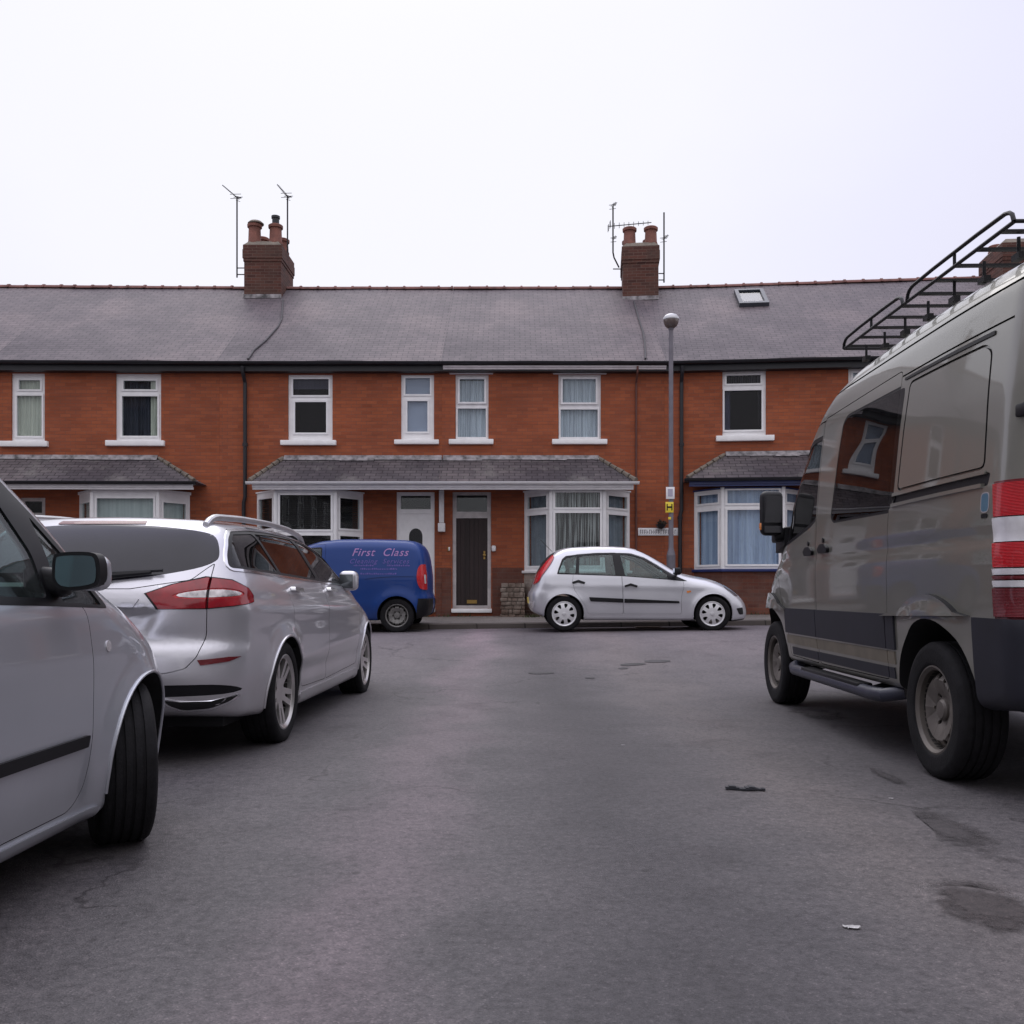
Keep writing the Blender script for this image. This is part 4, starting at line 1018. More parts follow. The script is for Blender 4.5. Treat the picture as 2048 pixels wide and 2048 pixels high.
# ---------------------------------------------------------------- marks and bits on the road
def ground_at(px, py):
    Y = F*CH/(py - HY)
    for _ in range(30):
        Y = F*(CH - float(zg(wx(px, Y), Y)))/(py - HY)
    return wx(px, Y), Y
def road_blob(name, pxs, mat, lift=.004, it=3, sub=7):
    P = smooth_poly([ground_at(*p) for p in pxs], it)
    bm = bmesh.new(); es = []; vs = [bm.verts.new((x, y, 0)) for x, y in P]
    for i in range(len(vs)): es.append(bm.edges.new((vs[i], vs[(i+1) % len(vs)])))
    bmesh.ops.triangle_fill(bm, use_beauty=True, use_dissolve=False, edges=es)
    bmesh.ops.subdivide_edges(bm, edges=[e for e in bm.edges if e.calc_length() > .3], cuts=3, use_grid_fill=True)
    bmesh.ops.triangulate(bm, faces=bm.faces)
    for v in bm.verts: v.co.z = float(zg(v.co.x, v.co.y)) + lift
    me = bpy.data.meshes.new(name); bm.to_mesh(me); bm.free(); me.materials.append(mat)
    o = link(name, me); tag(o, kind='structure'); return o
rj = random.Random(2)
def jag(pts, a): return [(x + rj.uniform(-a, a), y + rj.uniform(-a*.5, a*.5)) for x, y in pts]
road_blob('road_patch', [(1822, 1772), (1850, 1762), (1905, 1758), (1960, 1764), (2010, 1778), (2075, 1800), (2120, 1840), (2080, 1872), (2010, 1886), (1950, 1878), (1905, 1858), (1872, 1836), (1845, 1802)], PATCHM, it=2)
PATCHD = asphalt_mat('pothole_edge_asphalt', (0.030, 0.025, 0.027), (0.022, 0.019, 0.021), (0.042, 0.036, 0.037), soft=0.7)
road_blob('road_patch', jag([(1818, 1770), (1852, 1757), (1905, 1752), (1962, 1758), (2012, 1772), (2080, 1796), (2085, 1812), (2010, 1788), (1960, 1776), (1905, 1771), (1862, 1776), (1838, 1790)], 3), PATCHD, .007, 2)
ROUGHA = asphalt_mat('rough_dark_asphalt', (0.046, 0.041, 0.044), (0.034, 0.030, 0.034), (0.068, 0.060, 0.062), soft=0.65)
for pts in ([(1735, 1520), (1790, 1548), (1850, 1590), (1800, 1580), (1745, 1552)], [(1790, 1592), (1870, 1612), (1950, 1650), (2060, 1690), (2070, 1740), (1985, 1738), (1905, 1718), (1850, 1690), (1880, 1668), (1830, 1630)],
            [(1540, 1405), (1640, 1412), (1760, 1440), (1700, 1452), (1560, 1430)]):
    road_blob('road_patch', jag(pts, 6), ROUGHA, .0045, 2)
DARKTAR = simple('old_tar_joint', (0.035, 0.032, 0.036), .7, var=.4)
for pts in ([(1288, 1321), (1340, 1320), (1341, 1325), (1290, 1326)], [(1240, 1328), (1290, 1326), (1292, 1330), (1242, 1333)], [(1236, 1336), (1256, 1335), (1256, 1338), (1238, 1339)], [(1056, 1344), (1108, 1344), (1108, 1348), (1058, 1349)], [(1164, 1356), (1190, 1355), (1188, 1359)]):
    road_blob('road_patch', pts, DARKTAR, .005, 1)
# things lying on the road
gx, gy = ground_at(1490, 1580); z = float(zg(gx, gy))
mb = MB(); n = 12; L = .185
for k in range(n):
    a, b = -L/2 + L*k/n, -L/2 + L*(k+1)/n; h0 = .010 + .004*math.sin(k*1.1); w = .022*(1 - .5*abs(k - n/2)/(n/2)) 
    mb.obox(((a+b)/2, -.012*k/n + .004*math.sin(k*.9), h0*.7), ((b-a)*.55, -.001, .0005*math.cos(k)), (0, w, 0), (0, 0, h0*.6))
o = mb.build('plastic_strip', simple('grimy_black_plastic', (0.02, 0.021, 0.028), .55, var=.2)); o.location = (gx, gy, z + .003); o.rotation_euler = (0, 0, math.radians(-4))
tag(o, 'flat crushed black plastic strip lying in the middle of the road', 'litter')
for i, (px, py, sx, lab) in enumerate(((1704, 1856, .022, 'crumpled pale scrap of litter near the road patch'), (1246, 1491, .010, 'tiny white speck of litter in the middle of the road'), (1782, 1598, .010, 'pale scrap of litter below the rear wheel of the big van'))):
    gx, gy = ground_at(px, py); mb = MB(); rnd = random.Random(i); n = 7
    V = [[mb.bm.verts.new(((a/n - .5)*2.2*sx + rnd.uniform(-.1, .1)*sx, (b/n - .5)*1.3*sx + rnd.uniform(-.1, .1)*sx, .001 + rnd.random()**2*.16*sx)) for b in range(n+1)] for a in range(n+1)]
    for a in range(n):
        for b in range(n):
            if math.hypot(a/n - .43, b/n - .43) + rnd.uniform(-.1, .15) < .55: mb.bm.faces.new((V[a][b], V[a+1][b], V[a+1][b+1], V[a][b+1]))
    for v in [v for v in mb.bm.verts if not v.link_faces]: mb.bm.verts.remove(v)
    o = mb.build('paper_scrap', simple_once('grubby_paper', (0.40, 0.39, 0.39), .8, var=.3, vscale=40), smooth=False); o.location = (gx, gy, float(zg(gx, gy)) + .003); tag(o, lab, 'litter')
# ---------------------------------------------------------------- car bodies: one closed surface, cut into panels
def tab(pts, sig=0.06, lo=-4.0, hi=4.0):
    """smooth 1-D profile through (approximately) the given points -> value and slope functions"""
    xs = np.arange(lo, hi, 0.004); p = np.array(pts, float); v = np.interp(xs, p[:, 0], p[:, 1])
    k = np.arange(-int(3*sig/.004), int(3*sig/.004)+1)*.004
    w = np.exp(-.5*(k/sig)**2); w /= w.sum()
    v = np.convolve(np.pad(v, len(k)//2, mode='edge'), w, 'valid')
    g = np.gradient(v, .004)
    return (lambda x: np.interp(x, xs, v)), (lambda x: np.interp(x, xs, g))
def smax(a, b, k):
    h = np.maximum(k - np.abs(a-b), 0)/k
    return np.maximum(a, b) + h*h*k*.25
def surface_net(f, lo, hi, h):
    nx, ny, nz = [int(math.ceil((hi[i]-lo[i])/h)) + 1 for i in range(3)]
    ax = [lo[i] + h*np.arange(n) for i, n in enumerate((nx, ny, nz))]
    X, Y, Z = np.meshgrid(*ax, indexing='ij'); Vv = f(X, Y, Z)
    ins = Vv < 0
    cnt = np.zeros((nx-1, ny-1, nz-1)); acc = np.zeros((nx-1, ny-1, nz-1, 3))
    P = np.stack([X, Y, Z], -1)
    sl = lambda o, n: slice(o, n-1+o)
    for d in range(3):
        e = [(a, b) for a in (0, 1) for b in (0, 1)]
        for (a, b) in e:
            o0 = [0, 0, 0]; others = [i for i in range(3) if i != d]; o0[others[0]], o0[others[1]] = a, b
            o1 = list(o0); o1[d] = 1
            s0 = tuple(sl(o0[i], n) for i, n in enumerate((nx, ny, nz))); s1 = tuple(sl(o1[i], n) for i, n in enumerate((nx, ny, nz)))
            v0, v1 = Vv[s0], Vv[s1]; m = (v0 < 0) != (v1 < 0)
            t = np.where(m, v0/np.where(m, v0-v1, 1), 0)[..., None]
            acc += np.where(m[..., None], P[s0]*(1-t) + P[s1]*t, 0); cnt += m
    act = cnt > 0; idx = -np.ones(cnt.shape, int); idx[act] = np.arange(act.sum())
    V = acc[act]/cnt[act][:, None]
    Q = []
    for d in range(3):
        sh = [nx, ny, nz]; s0 = [slice(1, n-1) for n in sh]; s1 = list(s0); s0[d] = slice(0, sh[d]-1); s1[d] = slice(1, sh[d])
        a, b = ins[tuple(s0)], ins[tuple(s1)]; m = a != b
        I = np.argwhere(m); flip = a[m]
        off = [0, 0, 0]; I2 = I.copy()
        for i in range(3):
            if i != d: I2[:, i] += 1
        o = [i for i in range(3) if i != d]
        def cell(da, db):
            J = I2.copy(); J[:, o[0]] += da; J[:, o[1]] += db
            return idx[J[:, 0], J[:, 1], J[:, 2]]
        q = np.stack([cell(-1, -1), cell(0, -1), cell(0, 0), cell(-1, 0)], -1)
        fl = flip if d != 1 else ~flip
        q[~fl] = q[~fl][:, ::-1]; Q.append(q)
    return V, np.concatenate(Q)
def grad(f, V, e=.002):
    G = np.zeros_like(V)
    for i in range(3):
        d = np.zeros(3); d[i] = e; A, B = V + d, V - d
        G[:, i] = (f(A[:, 0], A[:, 1], A[:, 2]) - f(B[:, 0], B[:, 1], B[:, 2]))/(2*e)
    return G
BOOL_I = [0]
def tmp_obj(me):
    o = bpy.data.objects.new('tmp', me); COL.objects.link(o); return o
def boolean(me, ops):
    """me and cutters are meshes; ops: list of ('DIFFERENCE'|'INTERSECT'|'UNION', mesh)"""
    o = tmp_obj(me); cs = []
    for k, c in ops:
        co = tmp_obj(c); cs.append(co)
        m = o.modifiers.new('b', 'BOOLEAN'); m.object = co; m.operation = k; m.solver = 'MANIFOLD'
    dg = bpy.context.evaluated_depsgraph_get(); dg.update()
    r = bpy.data.meshes.new_from_object(o.evaluated_get(dg))
    for x in cs + [o]: bpy.data.objects.remove(x)
    return r
def joined(meshes):
    bm = bmesh.new()
    for m in meshes: bm.from_mesh(m)
    me = bpy.data.meshes.new('j'); bm.to_mesh(me); bm.free()
    for m in meshes[:1]:
        for mm in m.materials: me.materials.append(mm)
    return me
class Car:
    """local frame: x forward, y left, z up, origin on the ground midway between the axles"""
    def __init__(s, name, label, cat, loc, heading, paint_, f, lo, hi, h):
        s.o = empty(name, loc, label, cat, 'vehicles parked in the street', heading)
        s.f, s.paint = f, paint_
        V, Q = surface_net(f, lo, hi, h)
        for _ in range(5):
            G = grad(f, V); n2 = (G*G).sum(1) + 1e-9
            st = -(f(V[:, 0], V[:, 1], V[:, 2])/n2)[:, None]*G
            L = np.linalg.norm(st, axis=1); st *= np.minimum(1, .4*h/np.maximum(L, 1e-9))[:, None]; V = V + st
        G = grad(f, V); s.N = G/np.linalg.norm(G, axis=1)[:, None]; s.V, s.Q = V, Q
        s.cut = []                    # cutters already applied to the shell
        s.cache = {}
        s.wells = []
    def body(s, off=0.0):
        if off not in s.cache:
            V = s.V + s.N*off
            me = bpy.data.meshes.new('shell'); me.from_pydata(V.tolist(), [], s.Q.tolist())
            me.materials.append(s.paint); me.materials.append(DARKIN); s.cache[off] = me
        return s.cache[off]
    def mats(s, me, mi=1):
        me.materials.clear(); me.materials.append(s.paint); me.materials.append(DARKIN)
        for p in me.polygons: p.material_index = mi
        return me
    def side_prism(s, pts, side=1, y0=.25, y1=1.5, mi=1):
        mb = MB(); mb.prism([(p[0], side*y0, p[1]) for p in pts], (0, side*(y1-y0), 0)); return s.mats(mb.mesh('c', [], False), mi)
    def rear_prism(s, pts, x0, x1, mi=1):
        mb = MB(); mb.prism([(x0, p[0], p[1]) for p in pts], (x1-x0, 0, 0)); return s.mats(mb.mesh('c', [], False), mi)
    def dir_prism(s, pts3, d, L0=.35, L1=.35, mi=1, mirror=False):
        k = -1 if mirror else 1
        d = Vector(d).normalized(); mb = MB()
        # flatten the outline into the plane square to d so that the prism is exact
        P = [Vector(p) for p in pts3]; c = sum(P, Vector())/len(P)
        P = [p - d*(p-c).dot(d) for p in P]
        if mirror: P = [Vector((p.x, -p.y, p.z)) for p in P]; d = Vector((d.x, -d.y, d.z))
        mb.prism([p - d*L0 for p in P], d*(L0+L1)); return s.mats(mb.mesh('c', [], False), mi)
    def well(s, x, z, r, y0=.5):
        for sd in (1, -1):
            mb = MB(); mb.lathe([(r, y0), (r, 1.6)], 56, (x, 0, z), 'y')
            if sd < 0: bmesh.ops.scale(mb.bm, vec=(1, -1, 1), verts=mb.bm.verts)
            s.wells.append(s.mats(mb.mesh('c', [], False)))
    def cabin(s, x0, x1, z0, z1, off=-.05, w=1.5):
        mb = MB(); mb.box(x0, x1, -w, w, z0, z1)
        s.cab = s.mats(boolean(s.body(off), [('INTERSECT', s.mats(mb.mesh('c', [], False)))]))
    def finish_mesh(s, me, name, mat, parent=None, ang=30):
        idx = [p.material_index for p in me.polygons]
        me.materials.clear()
        for m in (mat if isinstance(mat, (list, tuple)) else [mat]): me.materials.append(m)
        if len(me.materials) == 1:
            for p in me.polygons: p.material_index = 0
        else: me.polygons.foreach_set('material_index', idx)
        sharpen(me, ang); return link(name, me, parent or s.o)
    def panel(s, name, prism, hole=None, mat=None, off=0.0, depth=-.03, parent=None, minus=(), cut=True, wells=True):
        """a piece of the body skin inside the prism; the shell gets the matching hole"""
        inner = s.body(depth)
        if cut: s.cut.append(boolean(hole or prism, [('DIFFERENCE', inner)]))
        ops = [('INTERSECT', prism), ('DIFFERENCE', inner)] + [('DIFFERENCE', m) for m in minus]
        if wells: ops += [('DIFFERENCE', w) for w in s.wells]
        me = boolean(s.body(off), ops)
        if mat is None: return s.finish_mesh(me, name, [s.paint, DARKIN], parent)
        return s.finish_mesh(me, name, mat, parent)
    def shell(s, extra=()):
        ops = [('DIFFERENCE', w) for w in s.wells] + ([('DIFFERENCE', s.cab)] if hasattr(s, 'cab') else [])
        ops += [('DIFFERENCE', c) for c in s.cut] + [('DIFFERENCE', c) for c in extra]
        me = boolean(s.body(0.0), ops)
        return s.finish_mesh(me, 'body', [s.paint, DARKIN])
    def glass_pane(s, name, prism, mat, off=-.006, parent=None, th=.006):
        me = boolean(s.body(off), [('INTERSECT', prism), ('DIFFERENCE', s.body(off - th))])
        return s.finish_mesh(me, name, mat, parent)
    def ysurf(s, x, z):
        lo, hi = np.zeros_like(x) + .2, np.zeros_like(x) + 1.5
        for _ in range(30):
            m = (lo+hi)/2; i = s.f(x, m, z) < 0; lo = np.where(i, m, lo); hi = np.where(i, hi, m)
        return lo
    def rear_plate(s, name, pts, mat, off, parent=None, x0=-3.2):
        """a piece laid on the tail: (y, z) outline, its points dropped on to the skin from behind"""
        c = (sum(p[0] for p in pts)/len(pts), sum(p[1] for p in pts)/len(pts)); rings = [[(c[0] + (p[0]-c[0])*k, c[1] + (p[1]-c[1])*k) for p in pts] for k in (1, .7, .4)]
        A = np.array([q for r in rings for q in r] + [c]); lo = np.full(len(A), x0); hi = np.full(len(A), -1.0)
        for _ in range(36):
            m = (lo+hi)/2; out = s.f(m, A[:, 0], A[:, 1]) > 0; lo = np.where(out, m, lo); hi = np.where(out, hi, m)
        mb = MB(); n = len(pts); V = [mb.bm.verts.new((lo[i] - off, A[i, 0], A[i, 1])) for i in range(len(A))]
        B = [mb.bm.verts.new((lo[i] + .02, A[i, 0], A[i, 1])) for i in range(n)]
        for i in range(n):
            j = (i+1) % n
            mb.bm.faces.new((B[i], B[j], V[j], V[i])); mb.bm.faces.new((V[i], V[j], V[n+j], V[n+i])); mb.bm.faces.new((V[n+i], V[n+j], V[2*n+j], V[2*n+i])); mb.bm.faces.new((V[2*n+i], V[2*n+j], V[-1]))
        return s.add(mb, name, mat, parent)
    def add(s, mb, name, mat, parent=None, ang=32): return mb.build(name, mat, parent or s.o, ang=ang)
    def wheel(s, x, side, y, R, width, rimr, style, rim_mat, steer=0.0):
        """wheel > tyre, rim; built facing +y then turned for the other side"""
        rot = (0 if side > 0 else PI) + steer
        mb = MB(); mb.lathe([(.0, -.05), (rimr*.55, -.05), (rimr*.55, .0), (.0, .0)], 24, axis='y'); mb.lathe([(rimr*.97, -width*.45), (rimr*.97, width*.30), (rimr*.93, width*.30), (rimr*.93, -width*.45)], 40, axis='y', closed=True)
        w = mb.build('wheel', simple_once('brake_dark', (.03, .027, .025), .7), s.o); w.location = (x, side*y, R); w.rotation_euler = (0, 0, rot)
        hw = width/2; mb = MB()
        prof = [(rimr*.99, -hw*.80), (rimr*1.06, -hw*.97), (R*.90, -hw*1.02), (R*.965, -hw*.93), (R*.995, -hw*.80)]
        for g in (-.52, -.17, .17, .52):
            prof += [(R, hw*(g-.06)), (R*.975, hw*(g-.05)), (R*.975, hw*(g+.05)), (R, hw*(g+.06))]
        prof += [(R*.995, hw*.80), (R*.965, hw*.93), (R*.90, hw*1.02), (R*.90-.012, hw*1.025), (rimr*1.12, hw*1.0), (rimr*1.06, hw*.97), (rimr*.99, hw*.80)]
        mb.lathe(prof, 72, axis='y', cap=False); mb.build('tyre', RUBBER, w, ang=40)
        yo = hw*.86
        mb2 = MB(); mb2.lathe([(rimr*1.0, yo*.98), (rimr*1.04, yo*1.08), (rimr*1.0, yo*1.10), (rimr*.93, yo*.95), (rimr*.93, 0.0)], 48, axis='y', cap=False)
        def dish(mb, fn):
            for v in mb.bm.verts:
                r = math.hypot(v.co.x, v.co.z); v.co.y += fn(r/rimr)
        bms = [mb2.bm]
        if style == 'cover':                         # full plastic trim with eight rounded openings
            holes = []
            for k in range(8):
                a = 2*PI*k/8 + .2; hole = []
                for (da, rr) in ((-.17, .84), (0, .87), (.17, .84), (.20, .74), (.10, .52), (0, .48), (-.10, .52), (-.20, .74)):
                    hole.append((rimr*rr*math.cos(a+da), rimr*rr*math.sin(a+da)))
                holes.append(smooth_poly(hole, 1))
            k = plate(circ(rimr*.99, 64), holes, lambda p: (p[0], yo*.9, p[1]), (0, -.012, 0)); dish(k, lambda t: .028*(1 - t*t)); bms.append(k.bm)
            c = MB(); c.lathe([(0, yo*.9 + .040), (.030, yo*.9 + .038), (.034, yo*.9 + .028)], 20, axis='y'); bms.append(c.bm)
        elif style == 'alloy':                       # five double spokes
            holes = []
            for k in range(5):
                a = 2*PI*k/5 + .3; big = []
                for (da, rr) in ((-.36, .90), (-.18, .92), (0, .925), (.18, .92), (.36, .90), (.10, .36), (-.10, .36)): big.append((rimr*rr*math.cos(a+da), rimr*rr*math.sin(a+da)))
                holes.append(big)
                a2 = a + PI/5
                holes.append([(rimr*rr*math.cos(a2+da), rimr*rr*math.sin(a2+da)) for (da, rr) in ((-.10, .90), (.10, .90), (.07, .46), (-.07, .46))])
            k = plate(circ(rimr*.98, 60), holes, lambda p: (p[0], yo*.85, p[1]), (0, -.03, 0)); dish(k, lambda t: -.035*(1 - t)**1.2 + .01); bms.append(k.bm)
            c = MB(); c.lathe([(0, yo*.85 - .015), (.028, yo*.85 - .016), (.032, yo*.85 - .03)], 20, axis='y'); bms.append(c.bm)
        else:                                        # pressed steel
            n = 16 if style == 'steel16' else 10
            holes = [circ(rimr*.078, 10, rimr*.80*math.cos(2*PI*k/n), rimr*.80*math.sin(2*PI*k/n), rimr*.095) for k in range(n)]
            bolts = [circ(.013, 8, rimr*.36*math.cos(2*PI*k/6), rimr*.36*math.sin(2*PI*k/6)) for k in range(6)]
            k = plate(circ(rimr*.95, 64), holes + bolts, lambda p: (p[0], yo*.5, p[1]), (0, -.01, 0)); dish(k, lambda t: (.05*max(0, 1 - abs(t - .62)/.30)) - (.03 if t > .9 else 0)); bms.append(k.bm)
            c = MB(); c.lathe([(0, yo*.5 + .026), (.045, yo*.5 + .024), (.056, yo*.5 + .012), (.060, yo*.5 - .03)], 20, axis='y'); bms.append(c.bm)
        mb = MB()
        for b in bms:
            t = bpy.data.meshes.new('t'); b.to_mesh(t); b.free(); mb.bm.from_mesh(t); bpy.data.meshes.remove(t)
        mb.build('rim', rim_mat, w, ang=25)
        return w
    def arch_lip(s, x, z, r, mat, name='arch_lip', a0=-10, a1=190, rr=.012, out=.002):
        for sd in (1, -1):
            aa = np.radians(np.linspace(a0, a1, 40)); X = x + r*np.cos(aa); Z = z + r*np.sin(aa); Y = s.ysurf(X, Z) + out
            mb = MB(); mb.tube([(a, sd*b, c) for a, b, c in zip(X, Y, Z)], rr, 8); s.add(mb, name, mat)
    def seat(s, x, y, z, hgt=.62, w=.46, mat=None, rake=.25):
        mat = mat or SEATCLOTH; mb = MB()
        mb.obox((x + .25, y, z), (.25, 0, 0), (0, w/2, 0), (0, 0, .07)); mb.obox((x - rake*hgt*.45, y, z + hgt*.5), (-rake*hgt*.5, 0, hgt*.5), (0, w*.47, 0), (.055, 0, .014))
        mb.obox((x - rake*hgt*1.08, y, z + hgt*1.13), (.045, 0, .01), (0, .12, 0), (-.02, 0, .08)); mb.bevel(.035, 3); s.add(mb, 'seat', mat)
    def done(s):
        for m in list(s.cache.values()): pass
def body_fn(top, top_s, zbot, W, rear, rear_s, front, front_s, crown=.05, kt=.16, kr=.16, kf=.2, kb=.06, rb=.10, rc=.10, fb=.18, fc=.15, bow=None, extra=None):
    def f(x, y, z):
        ay = np.abs(y); Wv = W(x, z); q = np.clip(ay/.85, 0, 1.3)
        xs = x + (bow(x)*q*q if bow is not None else 0)
        ft = (z - top(xs) + crown*q*q)/np.sqrt(1 + top_s(xs)**2)
        g = smax(ay - Wv, ft, kt)
        fr = (rear(z) + rb*q**2 + rc*q**4 - x)/np.sqrt(1 + rear_s(z)**2)
        ff = (x - front(z) + fb*q**2 + fc*q**4)/np.sqrt(1 + front_s(z)**2)
        g = smax(g, fr, kr); g = smax(g, ff, kf); g = smax(g, zbot(x) - z, kb)
        if extra is not None: g = g + extra(x, y, z)
        return g
    return f
def bump1(x, c, w): return np.exp(-((x-c)/w)**2)
def arch_flare(x, z, cx, cz, r, amt=.02, w=.06):
    """swelling of the side round a wheel opening"""
    d = np.hypot(x-cx, z-cz) - r
    return amt*np.exp(-np.clip(d, 0, 9)**2/(w*w))
# ================================================================ the silver hatchback across the junction
def build_hatch():
    c2 = lambda cx, cy: ((cx - 957.5)/454, (1130 - cy)/450)
    top, ts = tab([(-2.2, 1.30), (-1.62, 1.335), (-1.40, 1.395), (-1.1, 1.435), (-.75, 1.452), (-.4, 1.452), (-.15, 1.438), (.05, 1.395), (.25, 1.305), (.45, 1.195), (.66, 1.075), (.88, .975), (1.03, .94), (1.28, .895), (1.48, .825), (1.62, .75), (1.75, .655), (2.1, .42)], .06)
    zb, _ = tab([(-2.2, .42), (-1.82, .33), (-1.55, .24), (-1.0, .19), (1.0, .185), (1.5, .165), (2.0, .20)], .06)
    rear, rs = tab([(0, -1.70), (.28, -1.77), (.42, -1.83), (.60, -1.845), (.66, -1.835), (.72, -1.785), (.80, -1.765), (.95, -1.715), (1.1, -1.63), (1.25, -1.535), (1.38, -1.44), (1.6, -1.3)], .035)
    front, fs = tab([(0, 1.86), (.18, 1.93), (.35, 1.975), (.52, 1.985), (.62, 1.965), (.75, 1.88), (.9, 1.70), (1.2, 1.2), (1.6, .6)], .05)
    wz_, _ = tab([(0, .76), (.18, .79), (.30, .815), (.50, .838), (.72, .838), (.86, .825), (.93, .808), (1.0, .775), (1.2, .685), (1.4, .585), (1.6, .48)], .025)
    px_, _ = tab([(-2.2, .90), (-1.9, .93), (-1.4, .985), (-.6, 1.0), (.8, 1.0), (1.4, .985), (1.8, .93), (2.1, .86)], .15)
    def W(x, z):
        w = wz_(z - .035*np.clip(-x, -1, 2)*.4)*px_(x)
        for cx in (-1.243, 1.243): w = w + arch_flare(x, z, cx, .295, .335, .018, .06)*(z < .75)
        return w + .006*bump1(z, .76 - .02*x, .05)
    bow, _ = tab([(-2, 0), (-.2, 0), (.3, .12), (.8, .20), (1.2, .16), (2, .05)], .15)
    f = body_fn(top, ts, zb, W, rear, rs, front, fs, crown=.055, kt=.15, kr=.20, kf=.26, kb=.05, rb=.10, rc=.05, fb=.22, fc=.12, bow=bow)
    Yn = 15.42; X0 = wx(1024 + (957.5-15)*.2692, Yn); z0 = float(zg(X0, Yn + .2))
    c = Car('parked_car', 'silver five-door hatchback parked side-on in front of the terrace', 'car', (X0, Yn + .84, z0), 0.0, SILVER3, f, (-2.0, -.95, .10), (2.15, .95, 1.55), .026)
    for x in (-1.243, 1.243): c.well(x, .295, .338, .52)
    c.cabin(-1.45, 1.15, .52, 1.6, -.02)
    R = lambda P, r=.02: round_poly([c2(*p) for p in P], r)
    dlo = R([(338, 700), (352, 655), (380, 585), (408, 560), (500, 549), (640, 538), (790, 536), (905, 541), (1010, 574), (1110, 634), (1215, 700), (1330, 752), (1280, 752), (1185, 742), (850, 716), (500, 704)], .02)
    panes = [R([(352, 690), (392, 592), (420, 572), (490, 562), (480, 693)], .02), R([(506, 697), (512, 566), (560, 555), (765, 548), (784, 707)], .02), R([(856, 713), (824, 550), (905, 554), (1000, 586), (1095, 644), (1172, 697), (1178, 735)], .02)]
    # side doors, both sides
    fd = R([(832, 712), (800, 536), (905, 538), (1010, 570), (1110, 630), (1215, 695), (1296, 748), (1300, 800), (1282, 860), (1282, 1000), (845, 1000)], .03)
    rd = R([(395, 575), (500, 546), (640, 536), (797, 534), (829, 712), (842, 1000), (575, 1000), (548, 930), (470, 820), (455, 760), (462, 700)], .03)
    for sd in (-1, 1):
        pr = [c.side_prism(p, sd, .2) for p in panes]
        dl = c.side_prism(dlo, sd, .2)
        fdp = c.panel('door', c.side_prism(inset_poly(fd, .004), sd, .2, mi=0), c.side_prism(fd, sd, .2), minus=[dl])
        rdp = c.panel('door', c.side_prism(inset_poly(rd, .004), sd, .2, mi=0), c.side_prism(rd, sd, .2), minus=[dl])
        c.panel('window_trim', dl, None, BLACKPL, .002, -.028, minus=pr)
        for p, nm in zip(pr, ('quarter_window', 'rear_window', 'front_window')): c.glass_pane(nm, p, CARGLASS, -.004)
        for dp, hp in ((rdp, ((452, 758), (500, 742), (552, 760), (545, 774), (500, 760), (458, 772))), (fdp, ((848, 785), (896, 768), (948, 786), (942, 800), (896, 786), (853, 799)))):
            c.panel('handle', c.side_prism(R(hp, .006), sd, .3), None, BLACKPL, .028, .001, dp, cut=False)
        c.panel('side_moulding', c.side_prism(R([(580, 872), (840, 884), (840, 914), (592, 904)], .012), sd, .3), None, BLACKPL, .016, -.004, rdp, cut=False)
        c.panel('side_moulding', c.side_prism(R([(848, 884), (1262, 902), (1266, 918), (848, 915)], .012), sd, .3), None, BLACKPL, .016, -.004, fdp, cut=False)
        c.panel('side_repeater', c.side_prism(R([(1318, 826), (1350, 822), (1354, 834), (1324, 842)], .01), sd, .3), None, DARKPANE if False else AMBER, .008, -.004, cut=False)
        tl = [(-1.42, 1.30), (-1.50, 1.225), (-1.615, 1.085), (-1.70, .96), (-1.775, .885), (-1.80, .80), (-1.74, .785), (-1.655, .845), (-1.63, .92), (-1.54, 1.03), (-1.46, 1.14), (-1.405, 1.25)]
        c.panel('tail_light', c.side_prism(smooth_poly(tl, 2), sd, .42), None, REDLENS, .012, -.03)
        hl = R([(1610, 778), (1650, 782), (1700, 818), (1730, 866), (1700, 868), (1652, 834), (1615, 802)], .02)
        c.panel('headlight', c.side_prism(hl, sd, .38), None, simple_once('smoky_headlight', (.16, .16, .18), .12, .3, 1.0, var=.6, vscale=18), .003, -.03)
        c.panel('fog_light_recess', c.side_prism(R([(1706, 958), (1765, 950), (1775, 1005), (1735, 1005)], .02), sd, .30), None, BLACKPL, .002, -.03)
        c.panel('rear_reflector', c.side_prism(R([(150, 900), (172, 905), (166, 952), (140, 952)], .015), sd, .45), None, CLEARLENS, .006, -.02, cut=False)
        mb = MB(); mx, my, mz = .62, .86, 1.0
        mb.obox((mx, sd*(my + .08), mz), (.05, 0, 0), (0, .095, 0), (0, 0, .062)); mb.bevel(.03, 3); m = c.add(mb, 'wing_mirror', SILVER3 if sd > 0 else BLACKPL)
        mb = MB(); mb.obox((mx - .053, sd*(my + .08), mz), (.003, 0, 0), (0, .078, 0), (0, 0, .048)); c.add(mb, 'mirror_glass', MIRRORG, m)
        mb = MB(); mb.tube([(mx + .02, sd*(my - .11), mz - .05), (mx, sd*(my + .02), mz - .02)], .022, 8); c.add(mb, 'mirror_stalk', BLACKPL, m)
    # tailgate glass, windscreen, lower lips
    rg = round_poly([(-.58, .98), (.58, .98), (.50, 1.32), (-.50, 1.32)], .05)
    rp = c.rear_prism(rg, -2.0, -1.2); c.panel('tailgate_window', rp, None, BLACKPL, .001, -.02)
    ws = round_poly([(-.66, .97), (.66, .97), (.52, 1.40), (-.52, 1.40)], .06)
    wp = c.rear_prism(ws, .0, 1.4); c.cut.append(wp); c.glass_pane('windscreen', wp, CARGLASS)
    c.panel('number_plate', c.rear_prism([(-.26, .46), (.26, .46), (.26, .57), (-.26, .57)], -2.1, -1.6), None, PLATEY, .008, -.004, cut=False)
    c.panel('grille', c.rear_prism(round_poly([(-.45, .30), (.45, .30), (.50, .44), (-.50, .44)], .04), 1.5, 2.2), None, BLACKPL, .001, -.03)
